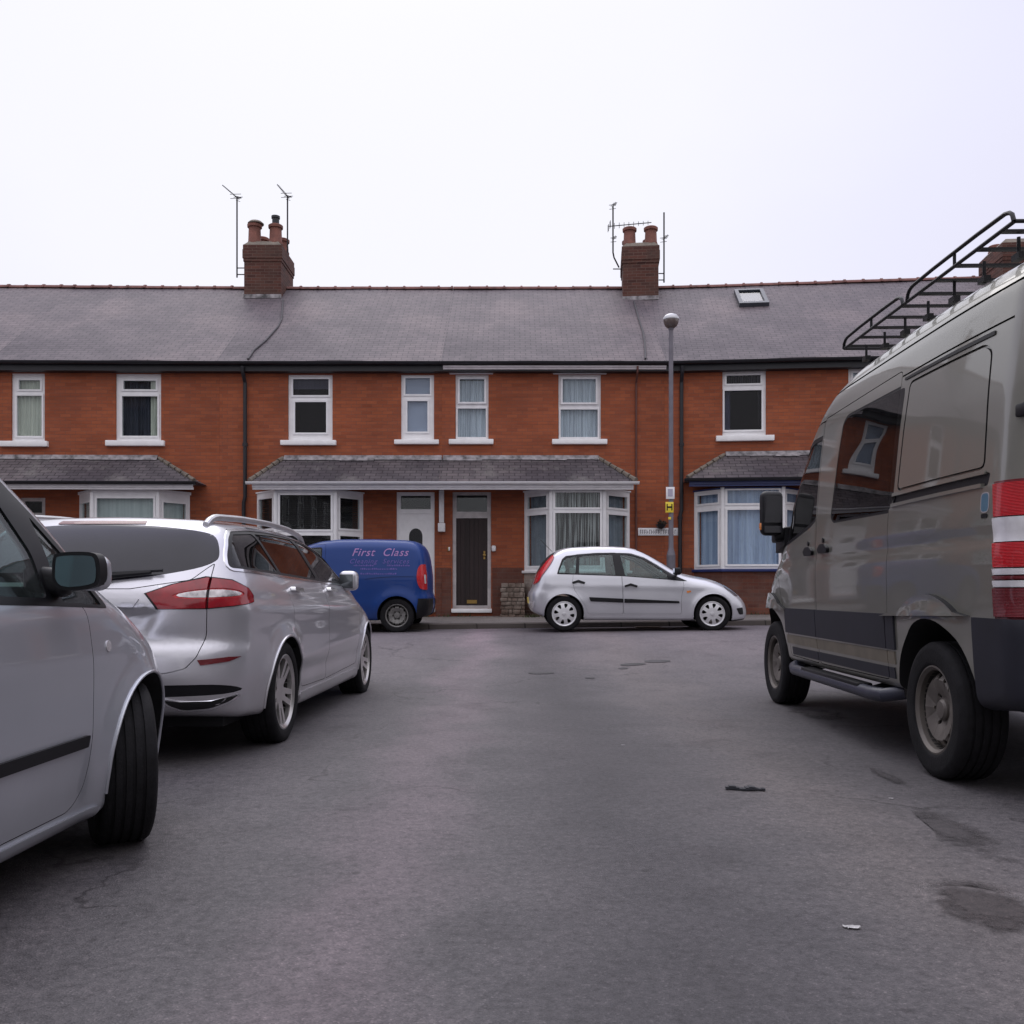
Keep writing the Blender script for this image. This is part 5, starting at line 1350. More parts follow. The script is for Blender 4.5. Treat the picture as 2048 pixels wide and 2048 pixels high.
    c.panel('front_lip', c.side_prism([c2(1625, 1050), c2(1800, 1040), c2(1800, 1068), c2(1625, 1072)], 1, -1.2, 1.2), None, BLACKPL, .006, -.03)
    c.panel('sill', c.side_prism([(-.87, .15), (.87, .15), (.87, .235), (-.87, .243)], 1, -1.2, 1.2), None, SILVER3, .004, -.02, cut=False)
    c.shell(); 
    for x in (-1.243, 1.243): c.arch_lip(x, .295, .338, SILVER3, rr=.010)
    for sd in (-1, 1):
        c.wheel(-1.243, sd, .735, .295, .185, .20, 'cover', COVERRIM)
        c.wheel(1.243, sd, .735, .295, .185, .20, 'cover', COVERRIM, math.radians(-9))
        c.seat(-.12, sd*.36, .52, .62, .48, SEATPALE); c.seat(-.98, sd*.34, .55, .52, .55, SEATPALE)
    mb = MB(); mb.obox((.62, 0, .86), (.14, 0, 0), (0, .62, 0), (0, 0, .07)); mb.bevel(.04, 2); c.add(mb, 'dashboard', BLACKPL)
    mb = MB(); mb.tube([(.42 + .03*math.cos(a), -.36 + .18*math.cos(a), .90 + .17*math.sin(a)) for a in np.linspace(0, 2*PI, 24, endpoint=False)], .014, 8, closed=True); c.add(mb, 'steering_wheel', BLACKPL)
    mb = MB(); mb.tube([(-1.42, -.2, 1.36), (-1.62, -.2, 1.56)], .004, 6); c.add(mb, 'roof_aerial', BLACKPL)
    return c
build_hatch()
# ================================================================ the silver estate parked on the left
def sm3(P):
    o = []
    for i in range(len(P)):
        a, b = Vector(P[i]), Vector(P[(i+1) % len(P)]); o += [tuple(a*.75 + b*.25), tuple(a*.25 + b*.75)]
    return o
RUBY = simple('ruby_lens', (0.26, 0.005, 0.013), 0.15, coat=0.6, spec=0.4, var=0.35, vscale=9)
LAMPIN = simple('grey_lamp_reflector', (0.50, 0.47, 0.48), 0.18, 0.7, 1.0, var=0.55, vscale=16)
def grow3(P, d):
    c = sum((Vector(p) for p in P), Vector())/len(P)
    return [tuple(Vector(p) + (Vector(p) - c).normalized()*d*1.3) for p in P]
def build_estate():
    hd = math.radians(1.4)
    top, ts = tab([(-2.6, 1.20), (-2.32, 1.30), (-2.15, 1.405), (-1.9, 1.432), (-1.4, 1.458), (-.8, 1.472), (-.2, 1.465), (.2, 1.435), (.5, 1.37), (.85, 1.245), (1.2, 1.10), (1.42, 1.01), (1.6, .975), (2.0, .885), (2.25, .78), (2.4, .66), (2.7, .4)], .07)
    zb, _ = tab([(-2.6, .36), (-2.35, .30), (-2.0, .24), (-1.0, .19), (1.0, .19), (1.9, .19), (2.5, .22)], .08)
    rear, rs = tab([(0, -2.30), (.26, -2.36), (.36, -2.42), (.50, -2.455), (.63, -2.448), (.665, -2.44), (.70, -2.402), (.80, -2.42), (.90, -2.432), (.98, -2.415), (1.04, -2.375), (1.15, -2.305), (1.28, -2.215), (1.40, -2.12), (1.6, -1.95)], .022)
    front, fs = tab([(0, 2.25), (.25, 2.36), (.5, 2.42), (.66, 2.38), (.8, 2.22), (1.0, 1.7), (1.4, .9)], .05)
    wz_, _ = tab([(0, .84), (.2, .868), (.32, .888), (.46, .915), (.62, .924), (.82, .922), (.94, .905), (1.0, .885), (1.06, .852), (1.2, .775), (1.35, .69), (1.5, .56)], .022)
    px_, _ = tab([(-2.6, .84), (-2.3, .905), (-2.0, .958), (-1.4, .99), (-.5, 1.0), (.8, 1.0), (1.5, .985), (2.0, .93), (2.5, .82)], .16)
    def W(x, z):
        zs_ = .915 + .02*np.clip(-x, -1.5, 2.2)*.5
        w = wz_(z + .035*np.clip(x, -2.2, 1)*.5)*px_(x)
        for cx in (-1.425, 1.425): w = w + arch_flare(x, z, cx, .33, .365, .02, .07)*(z < .9)
        return w - .016*bump1(z, .43, .055)*sstep((1.25 - np.abs(x))/.3) + .010*sstep((zs_ - z)/.035)*sstep((z - zs_ + .16)/.12) + .006*bump1(z, .56 + .03*x, .03)*sstep((1.3 - np.abs(x))/.3)
    bow, _ = tab([(-2.6, 0), (-.1, 0), (.5, .12), (1.0, .24), (1.5, .2), (2.4, .05)], .15)
    def recess(x, y, z):   # number plate dip in the tailgate
        t = sstep((.46 - np.abs(y) + (z - .8)*.5)/.10)*sstep((.90 - z)/.05)*sstep((z - .69)/.10)*(x < -2)
        return .028*t
    f = body_fn(top, ts, zb, W, rear, rs, front, fs, crown=.05, kt=.14, kr=.13, kf=.26, kb=.05, rb=.11, rc=.13, fb=.22, fc=.2, bow=bow, extra=recess)
    Xm, Ym = -2.345, 7.485
    c = Car('parked_car', 'silver estate car with red tail lights and roof rails, parked facing away on the left', 'car', (Xm, Ym, float(zg(-2.3, 6.5))), PI/2 - hd, SILVER1, f, (-2.62, -1.05, .12), (2.55, 1.05, 1.58), .024)
    for x in (-1.425, 1.425): c.well(x, .33, .365, .58)
    c.cabin(-2.0, 1.2, .60, 1.6, -.02)
    dlo = round_poly([(-2.12, 1.12), (-2.07, 1.20), (-1.96, 1.30), (-1.84, 1.348), (-1.5, 1.375), (-1.0, 1.392), (-.5, 1.392), (-.1, 1.37), (.3, 1.30), (.7, 1.19), (1.12, 1.055), (.6, 1.045), (-.2, 1.058), (-1.3, 1.09)], .04)
    panes = [round_poly([(-2.08, 1.135), (-1.95, 1.27), (-1.83, 1.33), (-1.42, 1.358), (-1.34, 1.11)], .03), round_poly([(-1.29, 1.108), (-1.37, 1.36), (-.9, 1.375), (-.42, 1.375), (-.34, 1.078)], .02), round_poly([(-.24, 1.076), (-.32, 1.37), (-.08, 1.352), (.3, 1.282), (.66, 1.178), (.93, 1.085), (.96, 1.062)], .02)]
    fd = round_poly([(-.30, 1.40), (-.10, 1.385), (.3, 1.315), (.7, 1.20), (1.0, 1.09), (1.06, .95), (1.02, .60), (.98, .33), (-.20, .30), (-.24, .9)], .04)
    rd = round_poly([(-1.40, 1.40), (-.9, 1.41), (-.31, 1.405), (-.25, .9), (-.21, .30), (-.93, .31), (-1.05, .52), (-1.22, .68), (-1.30, .95), (-1.33, 1.1)], .04)
    for sd in (-1, 1):
        pr = [c.side_prism(p, sd, .25) for p in panes]; dl = c.side_prism(dlo, sd, .25)
        fdp = c.panel('door', c.side_prism(inset_poly(fd, .0035), sd, .25, mi=0), c.side_prism(fd, sd, .25), minus=[dl])
        rdp = c.panel('door', c.side_prism(inset_poly(rd, .0035), sd, .25, mi=0), c.side_prism(rd, sd, .25), minus=[dl])
        ring = boolean(c.side_prism(inset_poly(dlo, -.016), sd, .25), [('DIFFERENCE', dl)])
        c.panel('chrome_strip', ring, None, CHROME, .005, -.006, cut=False, minus=[])
        c.panel('window_trim', dl, None, BLACKPL, .001, -.028, minus=pr)
        for p, nm in zip(pr, ('quarter_window', 'rear_window', 'front_window')): c.glass_pane(nm, p, PRIVACY if nm != 'front_window' else TINTGLASS, -.003)
        for dp, hx in ((rdp, -1.14), (fdp, -.06)):
            hp = round_poly([(hx - .10, .985), (hx + .11, .975), (hx + .12, 1.005), (hx - .09, 1.015)], .012)
            c.panel('handle', c.side_prism(hp, sd, .4), None, CHROME, .034, .002, dp, cut=False)
        c.panel('sill_trim', c.side_prism(round_poly([(-1.02, .19), (1.02, .19), (1.03, .285), (-1.03, .275)], .02), sd, .4), None, SILVER1, .012, -.01, cut=False)
        # tail light wrapping round the corner: red surround, pale centre, dark split line
        d = (.80, .60 if sd < 0 else .60, 0); mirror = sd > 0
        tl = [(-2.43, -.42, 0.973), (-2.40, -.57, 1.023), (-2.33, -.74, 1.063), (-2.22, -.84, 1.048), (-2.10, -.89, 1.003), (-2.05, -.90, 0.963), (-2.06, -.905, 0.923), (-2.15, -.88, 0.910), (-2.35, -.74, 0.890), (-2.42, -.48, 0.886)]
        tp = c.dir_prism(tl, (.80, .60, 0), .4, .22, mirror=mirror)
        tin = c.dir_prism(sm3([(-2.41, -.545, 0.963), (-2.37, -.64, 0.990), (-2.29, -.77, 1.006), (-2.20, -.85, 0.996), (-2.13, -.88, 0.973), (-2.19, -.865, 0.950), (-2.33, -.745, 0.943), (-2.40, -.585, 0.943)]), (.80, .60, 0), .4, .22, mirror=mirror)
        split = c.rear_prism([(sd*.690, .6), (sd*.690, 1.2), (sd*.704, 1.2), (sd*.704, .6)], -2.6, -1.9)
        seal = c.dir_prism(grow3(tl, .007), (.80, .60, 0), .4, .22, mirror=mirror)
        lamp = c.panel('tail_light', tp, seal, RUBY, .009, -.035, minus=[tin, split])
        c.panel('lamp_seal', seal, None, BLACKPL, .003, -.03, lamp, minus=[tp], cut=False)
        tin2 = c.dir_prism(sm3([(-2.41, -.575, .966), (-2.37, -.65, .985), (-2.29, -.77, .997), (-2.20, -.845, .988), (-2.15, -.868, .972), (-2.20, -.855, .958), (-2.33, -.745, .950), (-2.40, -.605, .950)]), (.80, .60, 0), .4, .22, mirror=mirror)
        c.panel('inner_lens', tin, None, REDLENS, .005, -.03, lamp, minus=[split, tin2], cut=False)
        c.panel('lamp_reflector', tin2, None, LAMPIN, .007, -.03, lamp, minus=[split], cut=False)
        c.panel('lamp_split', split, None, BLACKPL, .002, -.03, lamp, minus=[], cut=False) if False else None
        c.panel('rear_reflector', c.dir_prism([(-2.42, -.735, .572), (-2.42, -.715, .602), (-2.30, -.845, .614), (-2.22, -.895, .612), (-2.30, -.85, .588)], (.8, .6, 0), .4, .2, mirror=mirror), None, DEEPRED, .004, -.02)
        ex = round_poly([(sd*.47, .388), (sd*.84, .394), (sd*.80, .352), (sd*.71, .316), (sd*.57, .311), (sd*.50, .345)], .03)
        es = c.rear_plate('exhaust_surround', ex, CHROME, .008)
        c.rear_plate('exhaust', inset_poly(ex, .009), DARKIN, .0105, es)
        hl = round_poly([(2.0, .83), (2.25, .76), (2.42, .66), (2.38, .62), (2.2, .66), (2.0, .74)], .03)
        c.panel('headlight', c.side_prism(hl, sd, .45), None, CLEARLENS, .002, -.03)
        mb = MB(); mx, my, mz = .60, .80, 1.075
        mb.obox((mx, sd*(my + .11), mz), (.075, 0, 0), (0, .078, 0), (0, 0, .085)); mb.bevel(.045, 4); m = c.add(mb, 'wing_mirror', SILVER1)
        mb = MB(); mb.obox((mx - .073, sd*(my + .10), mz - .005), (.004, 0, 0), (0, .058, 0), (0, 0, .060)); mb.bevel(.003); c.add(mb, 'mirror_glass', simple_once('dim_mirror', (.10, .11, .12), .12, .6), m)
        mb = MB(); mb.obox((mx + .02, sd*(my + .02), mz - .06), (.035, 0, 0), (0, .07, 0), (0, 0, .018)); mb.bevel(.012); c.add(mb, 'mirror_stalk', BLACKPL, m)
        # roof rails
        xs = np.linspace(-1.98, .30, 40); yy = .60 - .05*((xs + .8)/1.2)**2*.5
        zz = np.array([float(top(x)) for x in xs]) - .045 + .044*np.clip(np.minimum((xs + 1.98)/.14, (.30 - xs)/.14), 0, 1)**.6
        mb = MB(); mb.tube([(a, sd*b, z) for a, b, z in zip(xs, yy, zz)], .021, 10); c.add(mb, 'roof_rail', simple_once('satin_aluminium', (.52, .52, .54), .35, .8))
        pass
        c.wheel(-1.425, sd, .795, .33, .225, .235, 'alloy', ALLOY); c.wheel(1.425, sd, .795, .33, .225, .235, 'alloy', ALLOY)
        c.seat(-.1, sd*.40, .60, .60, .5); c.seat(-1.05, sd*.38, .62, .55, .6)
    # tailgate: glass, shut line, high brake light, wiper, plate, bumper inserts
    gl = smooth_poly([(-.02, 1.035), (.30, 1.05), (.60, 1.105), (.70, 1.15), (.705, 1.20), (.665, 1.30), (.60, 1.335), (.3, 1.368), (0, 1.375), (-.3, 1.368), (-.60, 1.335), (-.665, 1.30), (-.705, 1.20), (-.70, 1.15), (-.60, 1.105), (-.30, 1.05)], 2)
    tg = round_poly([(-.697, 1.15), (-.697, .87), (-.69, .74), (-.655, .62), (-.60, .555), (-.50, .53), (.50, .53), (.60, .555), (.655, .62), (.69, .74), (.697, .87), (.697, 1.15), (.60, 1.05), (.3, 1.0), (-.3, 1.0), (-.60, 1.05)], .02)
    glp = c.rear_prism(gl, -2.6, -1.7)
    bl = round_poly([(-.26, 1.378), (.26, 1.378), (.25, 1.398), (-.25, 1.398)], .006)
    tgo = c.rear_prism(tg, -2.7, -1.95); tgi = c.rear_prism(inset_poly(tg, .0045), -2.7, -1.95, mi=0)
    lamps = [c.dir_prism([(-2.43, -.42, 0.973), (-2.40, -.57, 1.023), (-2.33, -.74, 1.063), (-2.22, -.84, 1.048), (-2.10, -.89, 1.003), (-2.05, -.90, 0.963), (-2.06, -.905, 0.923), (-2.15, -.88, 0.910), (-2.35, -.74, 0.890), (-2.42, -.48, 0.886)], (.80, .60, 0), .4, .22, mirror=m) for m in (False, True)]
    tail = c.panel('tailgate', tgi, tgo, minus=lamps + [glp])
    c.panel('tailgate_window', glp, None, PRIVACY if False else simple_once('dark_tailgate_glass', (.018, .017, .023), .05, spec=.4), .0, -.012)
    c.panel('high_brake_light', c.rear_prism(bl, -2.5, -1.9), None, DEEPRED, .004, -.02)
    mb = MB(); mb.tube([(-2.415, 0, 1.06), (-2.375, -.2, 1.072), (-2.345, -.40, 1.09)], [.03, .02, .012], 8); mb.tube([(-2.415, .02, 1.075), (-2.33, -.46, 1.102)], .010, 6); c.add(mb, 'rear_wiper', BLACKPL)
    c.panel('number_plate', c.rear_prism(round_poly([(-.26, .735), (.26, .735), (.26, .845), (-.26, .845)], .01), -2.7, -2.1), None, PLATEY, .006, -.004, tail, cut=False)
    c.panel('plate_garnish', c.rear_prism(round_poly([(-.33, .895), (.33, .895), (.36, .945), (-.36, .945)], .01), -2.7, -2.1), None, SILVER1, .012, -.004, tail, cut=False)
    c.panel('lower_insert', c.rear_prism(smooth_poly([(-.86, .405), (-.6, .40), (.6, .40), (.86, .405), (.80, .458), (.6, .468), (-.6, .468), (-.80, .458)], 2), -2.7, -2.0), None, BLACKPL, -.004, -.03)
    ws = round_poly([(-.76, 1.02), (.76, 1.02), (.60, 1.40), (-.60, 1.40)], .06); wp = c.rear_prism(ws, .1, 1.9); c.cut.append(wp); c.glass_pane('windscreen', wp, TINTGLASS)
    c.shell()
    for x in (-1.425, 1.425): c.arch_lip(x, .33, .365, SILVER1, rr=.008)
    mb = MB(); mb.box(-2.1, 2.1, -.72, .72, .2, .26); c.add(mb, 'underbody', DARKIN)
    return c
build_estate()
def smooth_rail(P):
    out = [P[0]]
    for a, b in zip(P, P[1:]): out += [(a[0]*.75 + b[0]*.25, a[1]*.75 + b[1]*.25), (a[0]*.25 + b[0]*.75, a[1]*.25 + b[1]*.75)]
    return out + [P[-1]]
# ================================================================ the tall pebble-grey van on the right
def build_van():
    hd = math.radians(1.5)
    top, ts = tab([(-2.9, 2.56), (-2.5, 2.59), (-2.0, 2.615), (-1.0, 2.63), (-.1, 2.61), (.25, 2.56), (.55, 2.46), (.8, 2.32), (1.05, 2.13), (1.3, 1.92), (1.55, 1.68), (1.8, 1.46), (1.95, 1.37), (2.2, 1.25), (2.45, 1.08), (2.6, .92), (2.9, .6)], .06)
    zb, _ = tab([(-2.9, .50), (-2.4, .46), (-2.0, .42), (2.0, .40), (2.7, .42)], .08)
    rear, rs = tab([(0, -2.42), (.5, -2.52), (.84, -2.53), (.90, -2.50), (1.4, -2.50), (2.0, -2.50), (2.4, -2.485), (2.7, -2.46)], .03)
    front, fs = tab([(0, 2.4), (.4, 2.52), (.6, 2.62), (.9, 2.60), (1.1, 2.48), (1.3, 2.25), (1.6, 1.9)], .06)
    wz_, _ = tab([(0, .93), (.38, .945), (.6, .972), (.82, .986), (1.15, .996), (1.24, .990), (1.30, .993), (1.5, .985), (1.9, .955), (2.2, .922), (2.38, .893), (2.44, .868), (2.7, .80)], .03)
    px_, _ = tab([(-2.9, .91), (-2.55, .935), (-2.2, .965), (-1.7, .992), (-.8, 1.0), (1.0, 1.0), (1.7, .985), (2.2, .93), (2.7, .82)], .15)
    def W(x, z):
        w = wz_(z)*px_(x)
        for cx in (-1.625, 1.625): w = w + arch_flare(x, z, cx, .37, .47, .018, .08)*sstep((.98 - z)/.1)*sstep((z - .72)/.12)
        return w - .006*bump1(z, 1.235, .035)
    bow, _ = tab([(-2.6, 0), (0, 0), (.6, .14), (1.2, .30), (1.9, .26), (2.6, .1)], .15)
    f = body_fn(top, ts, zb, W, rear, rs, front, fs, crown=.075, kt=.16, kr=.12, kf=.30, kb=.06, rb=.03, rc=.05, fb=.22, fc=.22, bow=bow)
    Xm, Ym = 3.215, 6.47
    c = Car('parked_van', 'tall pebble-grey panel van with a black roof rack, parked facing away on the right', 'van', (Xm, Ym, float(zg(2.6, 6.0))), PI/2 - hd, OLIVE, f, (-2.85, -1.15, .28), (2.8, 1.15, 2.75), .03)
    for x in (-1.625, 1.625): c.well(x, .37, .47, .55)
    c.cabin(-1.2, 1.75, .75, 2.5, -.02)
    fw = round_poly([(.20, 2.13), (.20, 1.62), (.27, 1.52), (.45, 1.46), (1.05, 1.36), (1.47, 1.33), (1.40, 1.52), (1.15, 1.79), (.85, 2.02), (.55, 2.13)], .07)
    mid = round_poly([(-1.10, 1.44), (-.08, 1.455), (-.02, 1.50), (-.12, 2.14), (-.20, 2.185), (-1.20, 2.175), (-1.16, 1.50)], .05)
    fdr = round_poly([(.325, 2.24), (.56, 2.22), (.90, 2.08), (1.2, 1.84), (1.46, 1.57), (1.58, 1.34), (1.38, 1.10), (1.28, .90), (1.12, .72), (1.08, .46), (.325, .45)], .05)
    sdr = round_poly([(-1.12, 2.27), (.305, 2.25), (.305, .45), (-1.03, .46), (-1.06, .78), (-1.08, 1.3)], .05)
    for sd in (1, -1):
        fwp, mp = c.side_prism(fw, sd, .3), c.side_prism(mid, sd, .3)
        fdp = c.panel('door', c.side_prism(inset_poly(fdr, .006), sd, .3, mi=0), c.side_prism(fdr, sd, .3), minus=[c.side_prism(fw, sd, .3)], depth=-.035)
        ring = boolean(c.side_prism(fw, sd, .3), [('DIFFERENCE', c.side_prism(inset_poly(fw, .03), sd, .3))])
        bar = c.side_prism([(1.05, 1.2), (1.10, 1.2), (1.04, 2.2), (.99, 2.2)], sd, .3)
        c.panel('window_seal', ring, None, BLACKPL, -.003, -.03, fdp, cut=False)
        c.glass_pane('front_window', c.side_prism(inset_poly(fw, .029), sd, .3), TINTGLASS, -.008, fdp)
        c.panel('quarter_bar', boolean(bar, [('INTERSECT', c.side_prism(inset_poly(fw, .03), sd, .3))]), None, BLACKPL, -.003, -.02, fdp, cut=False)
        sdp = c.panel('sliding_door', c.side_prism(inset_poly(sdr, .006), sd, .3, mi=0), c.side_prism(sdr, sd, .3), minus=[mp], depth=-.035)
        c.panel('window_seal', mp, None, BLACKPL, -.002, -.03, sdp, cut=False, minus=[c.side_prism(inset_poly(mid, .02), sd, .3)])
        c.glass_pane('side_window', c.side_prism(inset_poly(mid, .018), sd, .3), PRIVACY, .001, sdp)
        # pressed panel where a rear window would be
        rp = round_poly([(-2.17, 1.555), (-1.19, 1.555), (-1.24, 2.175), (-2.08, 2.165), (-2.15, 2.12)], .05)
        c.cut.append(boolean(boolean(c.side_prism(rp, sd, .3), [('DIFFERENCE', c.side_prism(inset_poly(rp, .014), sd, .3))]), [('DIFFERENCE', c.body(-.012))]))
        # slide rail, cladding, stripes
        if sd > 0:
            rl = round_poly([(-2.20, 1.475), (-2.22, 1.53), (-2.17, 1.545), (-1.14, 1.545), (-1.14, 1.475)], .012)
            c.panel('slide_rail', c.side_prism(rl, sd, .4), None, BLACKPL, -.008, -.03)
            c.panel('rail_lip', c.side_prism([(-2.16, 1.47), (-1.14, 1.47), (-1.14, 1.489), (-2.16, 1.489)], sd, .4), None, OLIVE, .012, -.02, cut=False)
            c.panel('rail_lip', c.side_prism([(-2.18, 1.531), (-1.14, 1.531), (-1.14, 1.549), (-2.18, 1.549)], sd, .4), None, OLIVE, .008, -.02, cut=False)
            sk = round_poly([(-2.215, 1.355), (-2.155, 1.355), (-2.155, 1.44), (-2.215, 1.44)], .022)
            st = c.panel('fuel_sticker', c.side_prism(sk, sd, .4), None, simple_once('sky_blue_sticker', (.07, .15, .22), .4), .002, -.004, cut=False)
            c.panel('sticker_border', boolean(c.side_prism(inset_poly(sk, -.005), sd, .4), [('DIFFERENCE', c.side_prism(sk, sd, .4))]), None, GREYP, .002, -.004, st, cut=False)
            c.panel('rail_stop', c.side_prism(round_poly([(-2.21, 1.325), (-2.16, 1.325), (-2.16, 1.345), (-2.21, 1.345)], .008), sd, .4), None, BLACKPL, .004, -.004, cut=False)
        gaps = [c.side_prism([(a - .006, 0), (a + .006, 0), (a + .006, 1.1), (a - .006, 1.1)], sd, .3) for a in (.315, -1.045)]
        c.panel('side_cladding', c.side_prism([(-1.17, .645), (1.16, .645), (1.16, .845), (-1.17, .852)], sd, .4), None, CLAD, .012, -.006, minus=gaps, cut=False)
        c.panel('beige_stripe', c.side_prism([(-1.15, .560), (1.14, .560), (1.14, .628), (-1.15, .634)], sd, .4), None, BEIGETAPE, .006, -.004, minus=gaps, cut=False)
        c.panel('lower_cladding', c.side_prism([(-1.13, .475), (1.0, .475), (1.0, .535), (-1.13, .54)], sd, .4), None, CLAD, .007, -.004, minus=gaps, cut=False)
        c.panel('rear_cladding', c.side_prism([(-2.8, .855), (-2.08, .860), (-2.08, .40), (-2.8, .40)], sd, .4), None, CLAD, .012, -.006, cut=False)
        c.panel('front_cladding', c.side_prism([(2.1, .80), (2.75, .80), (2.75, .40), (2.1, .40)], sd, .3), None, CLAD, .010, -.006, cut=False)
        for cx in (-1.625, 1.625):
            oa = [(cx + .60*math.cos(t), .37 + .60*math.sin(t)) for t in np.radians(np.linspace(51, 129, 22))]
            if cx < 0: oa = [(cx + .62, .838)] + oa[2:-2] + [(cx - .43, .865)]
            else: oa = [(cx + .45, .83)] + oa[2:-2] + [(cx - .50, .84)]
            tr = c.side_prism(oa, sd, .4)
            c.panel('wheel_arch_trim', tr, None, [OLIVE, DARKIN], .030, -.004, cut=False)
        # roof seam grooves
        for (za, zb_, xa, xb) in ((2.395, 2.41, -2.35, .35), (2.225, 2.236, -2.3, .42)):
            c.cut.append(boolean(c.side_prism([(xa, za), (xb, za), (xb, zb_), (xa, zb_)], sd, .3), [('DIFFERENCE', c.body(-.014))]))
        gr = round_poly([(-2.16, 2.187), (-1.17, 2.197), (-1.17, 2.212), (-2.16, 2.207)], .006)
        c.panel('gutter_strip', c.side_prism(gr, sd, .4), None, BLACKPL, .006, -.006, cut=False)
        # stacked tail light
        z_ = [(.865, 1.0, DEEPRED), (1.0, 1.035, CLEARLENS), (1.035, 1.055, DEEPRED), (1.055, 1.09, CLEARLENS), (1.09, 1.205, REDLENS), (1.205, 1.32, CLEARLENS), (1.32, 1.475, REDLENS)]
        pl = [(-2.54, sd*.86, .86), (-2.40, sd*.94, .86), (-2.40, sd*.94, 1.48), (-2.54, sd*.86, 1.48)]
        dd = (.6, -sd*.8, 0)
        base = None
        def lamp_prism(za, zb_):
            P = [(-2.27, sd*.95, za), (-2.54, sd*.70, za), (-2.52, sd*.70, zb_), (-2.26, sd*.95, zb_)]
            return c.dir_prism(P, dd, .5, .14)
        base = c.panel('tail_light', lamp_prism(.855, 1.485), None, DEEPRED, .004, -.03)
        for za, zb_, m_ in z_: c.panel('lamp_lens', lamp_prism(za + .003, zb_ - .003), None, m_, .016, .0, base, cut=False)
        hl = round_poly([(2.22, 1.22), (2.42, 1.08), (2.60, .92), (2.58, .78), (2.42, .80), (2.24, .98)], .04)
        c.panel('headlight', c.side_prism(hl, sd, .45), None, CLEARLENS, .004, -.03)
        c.panel('side_repeater', c.side_prism([(1.78, 1.0), (1.80, 1.0), (1.80, 1.18), (1.78, 1.18)], sd, .4), None, CHROME, .006, -.004, cut=False)
        for dp, hx, hz in ((fdp, .46, 1.28), (sdp, .10, 1.285)):
            hp = round_poly([(hx - .09, hz - .03), (hx + .09, hz - .03), (hx + .11, hz), (hx + .05, hz + .035), (hx - .05, hz + .035), (hx - .11, hz)], .02)
            hob = c.panel('handle', c.side_prism(hp, sd, .4), None, BLACKPL, .022, .0, dp, cut=False)
            c.panel('lock', c.side_prism(circ(.018, 12, hx + .02, hz + .062), sd, .4), None, BLACKPL, .008, -.004, dp, cut=False)
        # the big mirrors
        mb = MB(); mx, my, mz = 1.20, 1.09, 1.63
        mb.obox((mx, sd*my, mz), (.06, 0, 0), (0, .092, 0), (0, 0, .185)); mb.bevel(.05, 4); m = c.add(mb, 'wing_mirror', BLACKPL)
        mb = MB(); mb.obox((mx - .060, sd*my, mz + .03), (.004, 0, 0), (0, .07, 0), (0, 0, .11)); mb.obox((mx - .060, sd*my, mz - .135), (.004, 0, 0), (0, .07, 0), (0, 0, .028)); c.add(mb, 'mirror_glass', simple_once('dark_mirror', (.03, .03, .035), .1, 0, 1.0), m)
        mb = MB(); mb.obox((mx + .06, sd*(my - .12), mz - .17), (.07, 0, -.01), (0, .09, -.02), (0, 0, .05)); mb.bevel(.025, 3); mb.obox((mx + .10, sd*.94, mz - .22), (.14, 0, -.03), (0, .05, 0), (0, 0, .07)); c.add(mb, 'mirror_arm', BLACKPL, m)
        mb = MB(); mb.obox((mx - .01, sd*(my + .088), mz - .11), (.02, 0, 0), (0, .012, 0), (0, 0, .03)); mb.bevel(.008); c.add(mb, 'mirror_indicator', AMBER, m)
        # running board tube
        mb = MB(); y = .99
        mb.tube([(1.02, sd*(y - .10), .40), (.98, sd*(y - .03), .375), (.85, sd*y, .36), (0, sd*y, .36), (-.85, sd*y, .36), (-.98, sd*(y - .02), .365), (-1.06, sd*(y - .12), .39)], .042, 12); st = c.add(mb, 'side_step', simple_once('navy_powder_coat', (.03, .032, .05), .4))
        mb = MB(); mb.obox((-.05, sd*(y - .015), .392), (.62, 0, 0), (0, .05, 0), (0, 0, .014)); mb.bevel(.008); c.add(mb, 'step_tread', BLACKPL, st)
        for x in (.7, -.7):
            mb = MB(); mb.tube([(x, sd*(y - .02), .36), (x, sd*.75, .42)], .025, 8); c.add(mb, 'step_bracket', BLACKPL, st)
        c.wheel(-1.625, sd, .845, .36, .235, .225, 'steel16', STEELRIM); c.wheel(1.625, sd, .845, .36, .235, .225, 'steel16', STEELRIM)
        c.seat(.35, sd*.45, 1.05, .72, .52)
    # rear: doors, plate, bumper
    for sd in (1, -1):
        dr = round_poly([(sd*.005, .90), (sd*.80, .90), (sd*.72, 2.42), (sd*.005, 2.47)], .05)
        dp = c.panel('rear_door', c.rear_prism(inset_poly(dr, .004), -2.9, -2.2, mi=0), c.rear_prism(dr, -2.9, -2.2))
        wn = round_poly([(sd*.10, 1.55), (sd*.70, 1.55), (sd*.66, 2.18), (sd*.10, 2.20)], .06)
        c.panel('rear_window', c.rear_prism(wn, -2.9, -2.3), None, simple_once('dark_tailgate_glass', (.022, .021, .028), .05, spec=.5), .002, -.004, dp, cut=False)
        for hz in (1.79,):
            mb = MB(); mb.obox((-2.37 - .03, sd*.885, hz), (.05, 0, 0), (0, .018, 0), (0, 0, .03)); mb.bevel(.01); c.add(mb, 'hinge', BLACKPL, dp)
    c.panel('rear_bumper', c.rear_prism([(-.97, .40), (.97, .40), (.97, .855), (-.97, .855)], -2.9, -2.34), None, CLAD, .016, -.004, cut=False, wells=False)
    pl = c.panel('number_plate', c.rear_prism(round_poly([(.24, .72), (.78, .72), (.78, .83), (.24, .83)], .01), -2.9, -2.4), None, PLATEY, .024, .0, cut=False, wells=False)
    ws = round_poly([(-.84, 1.42), (.84, 1.42), (.74, 2.40), (-.74, 2.40)], .08); wp = c.rear_prism(ws, .4, 2.4); c.cut.append(wp); c.glass_pane('windscreen', wp, TINTGLASS)
    c.shell()
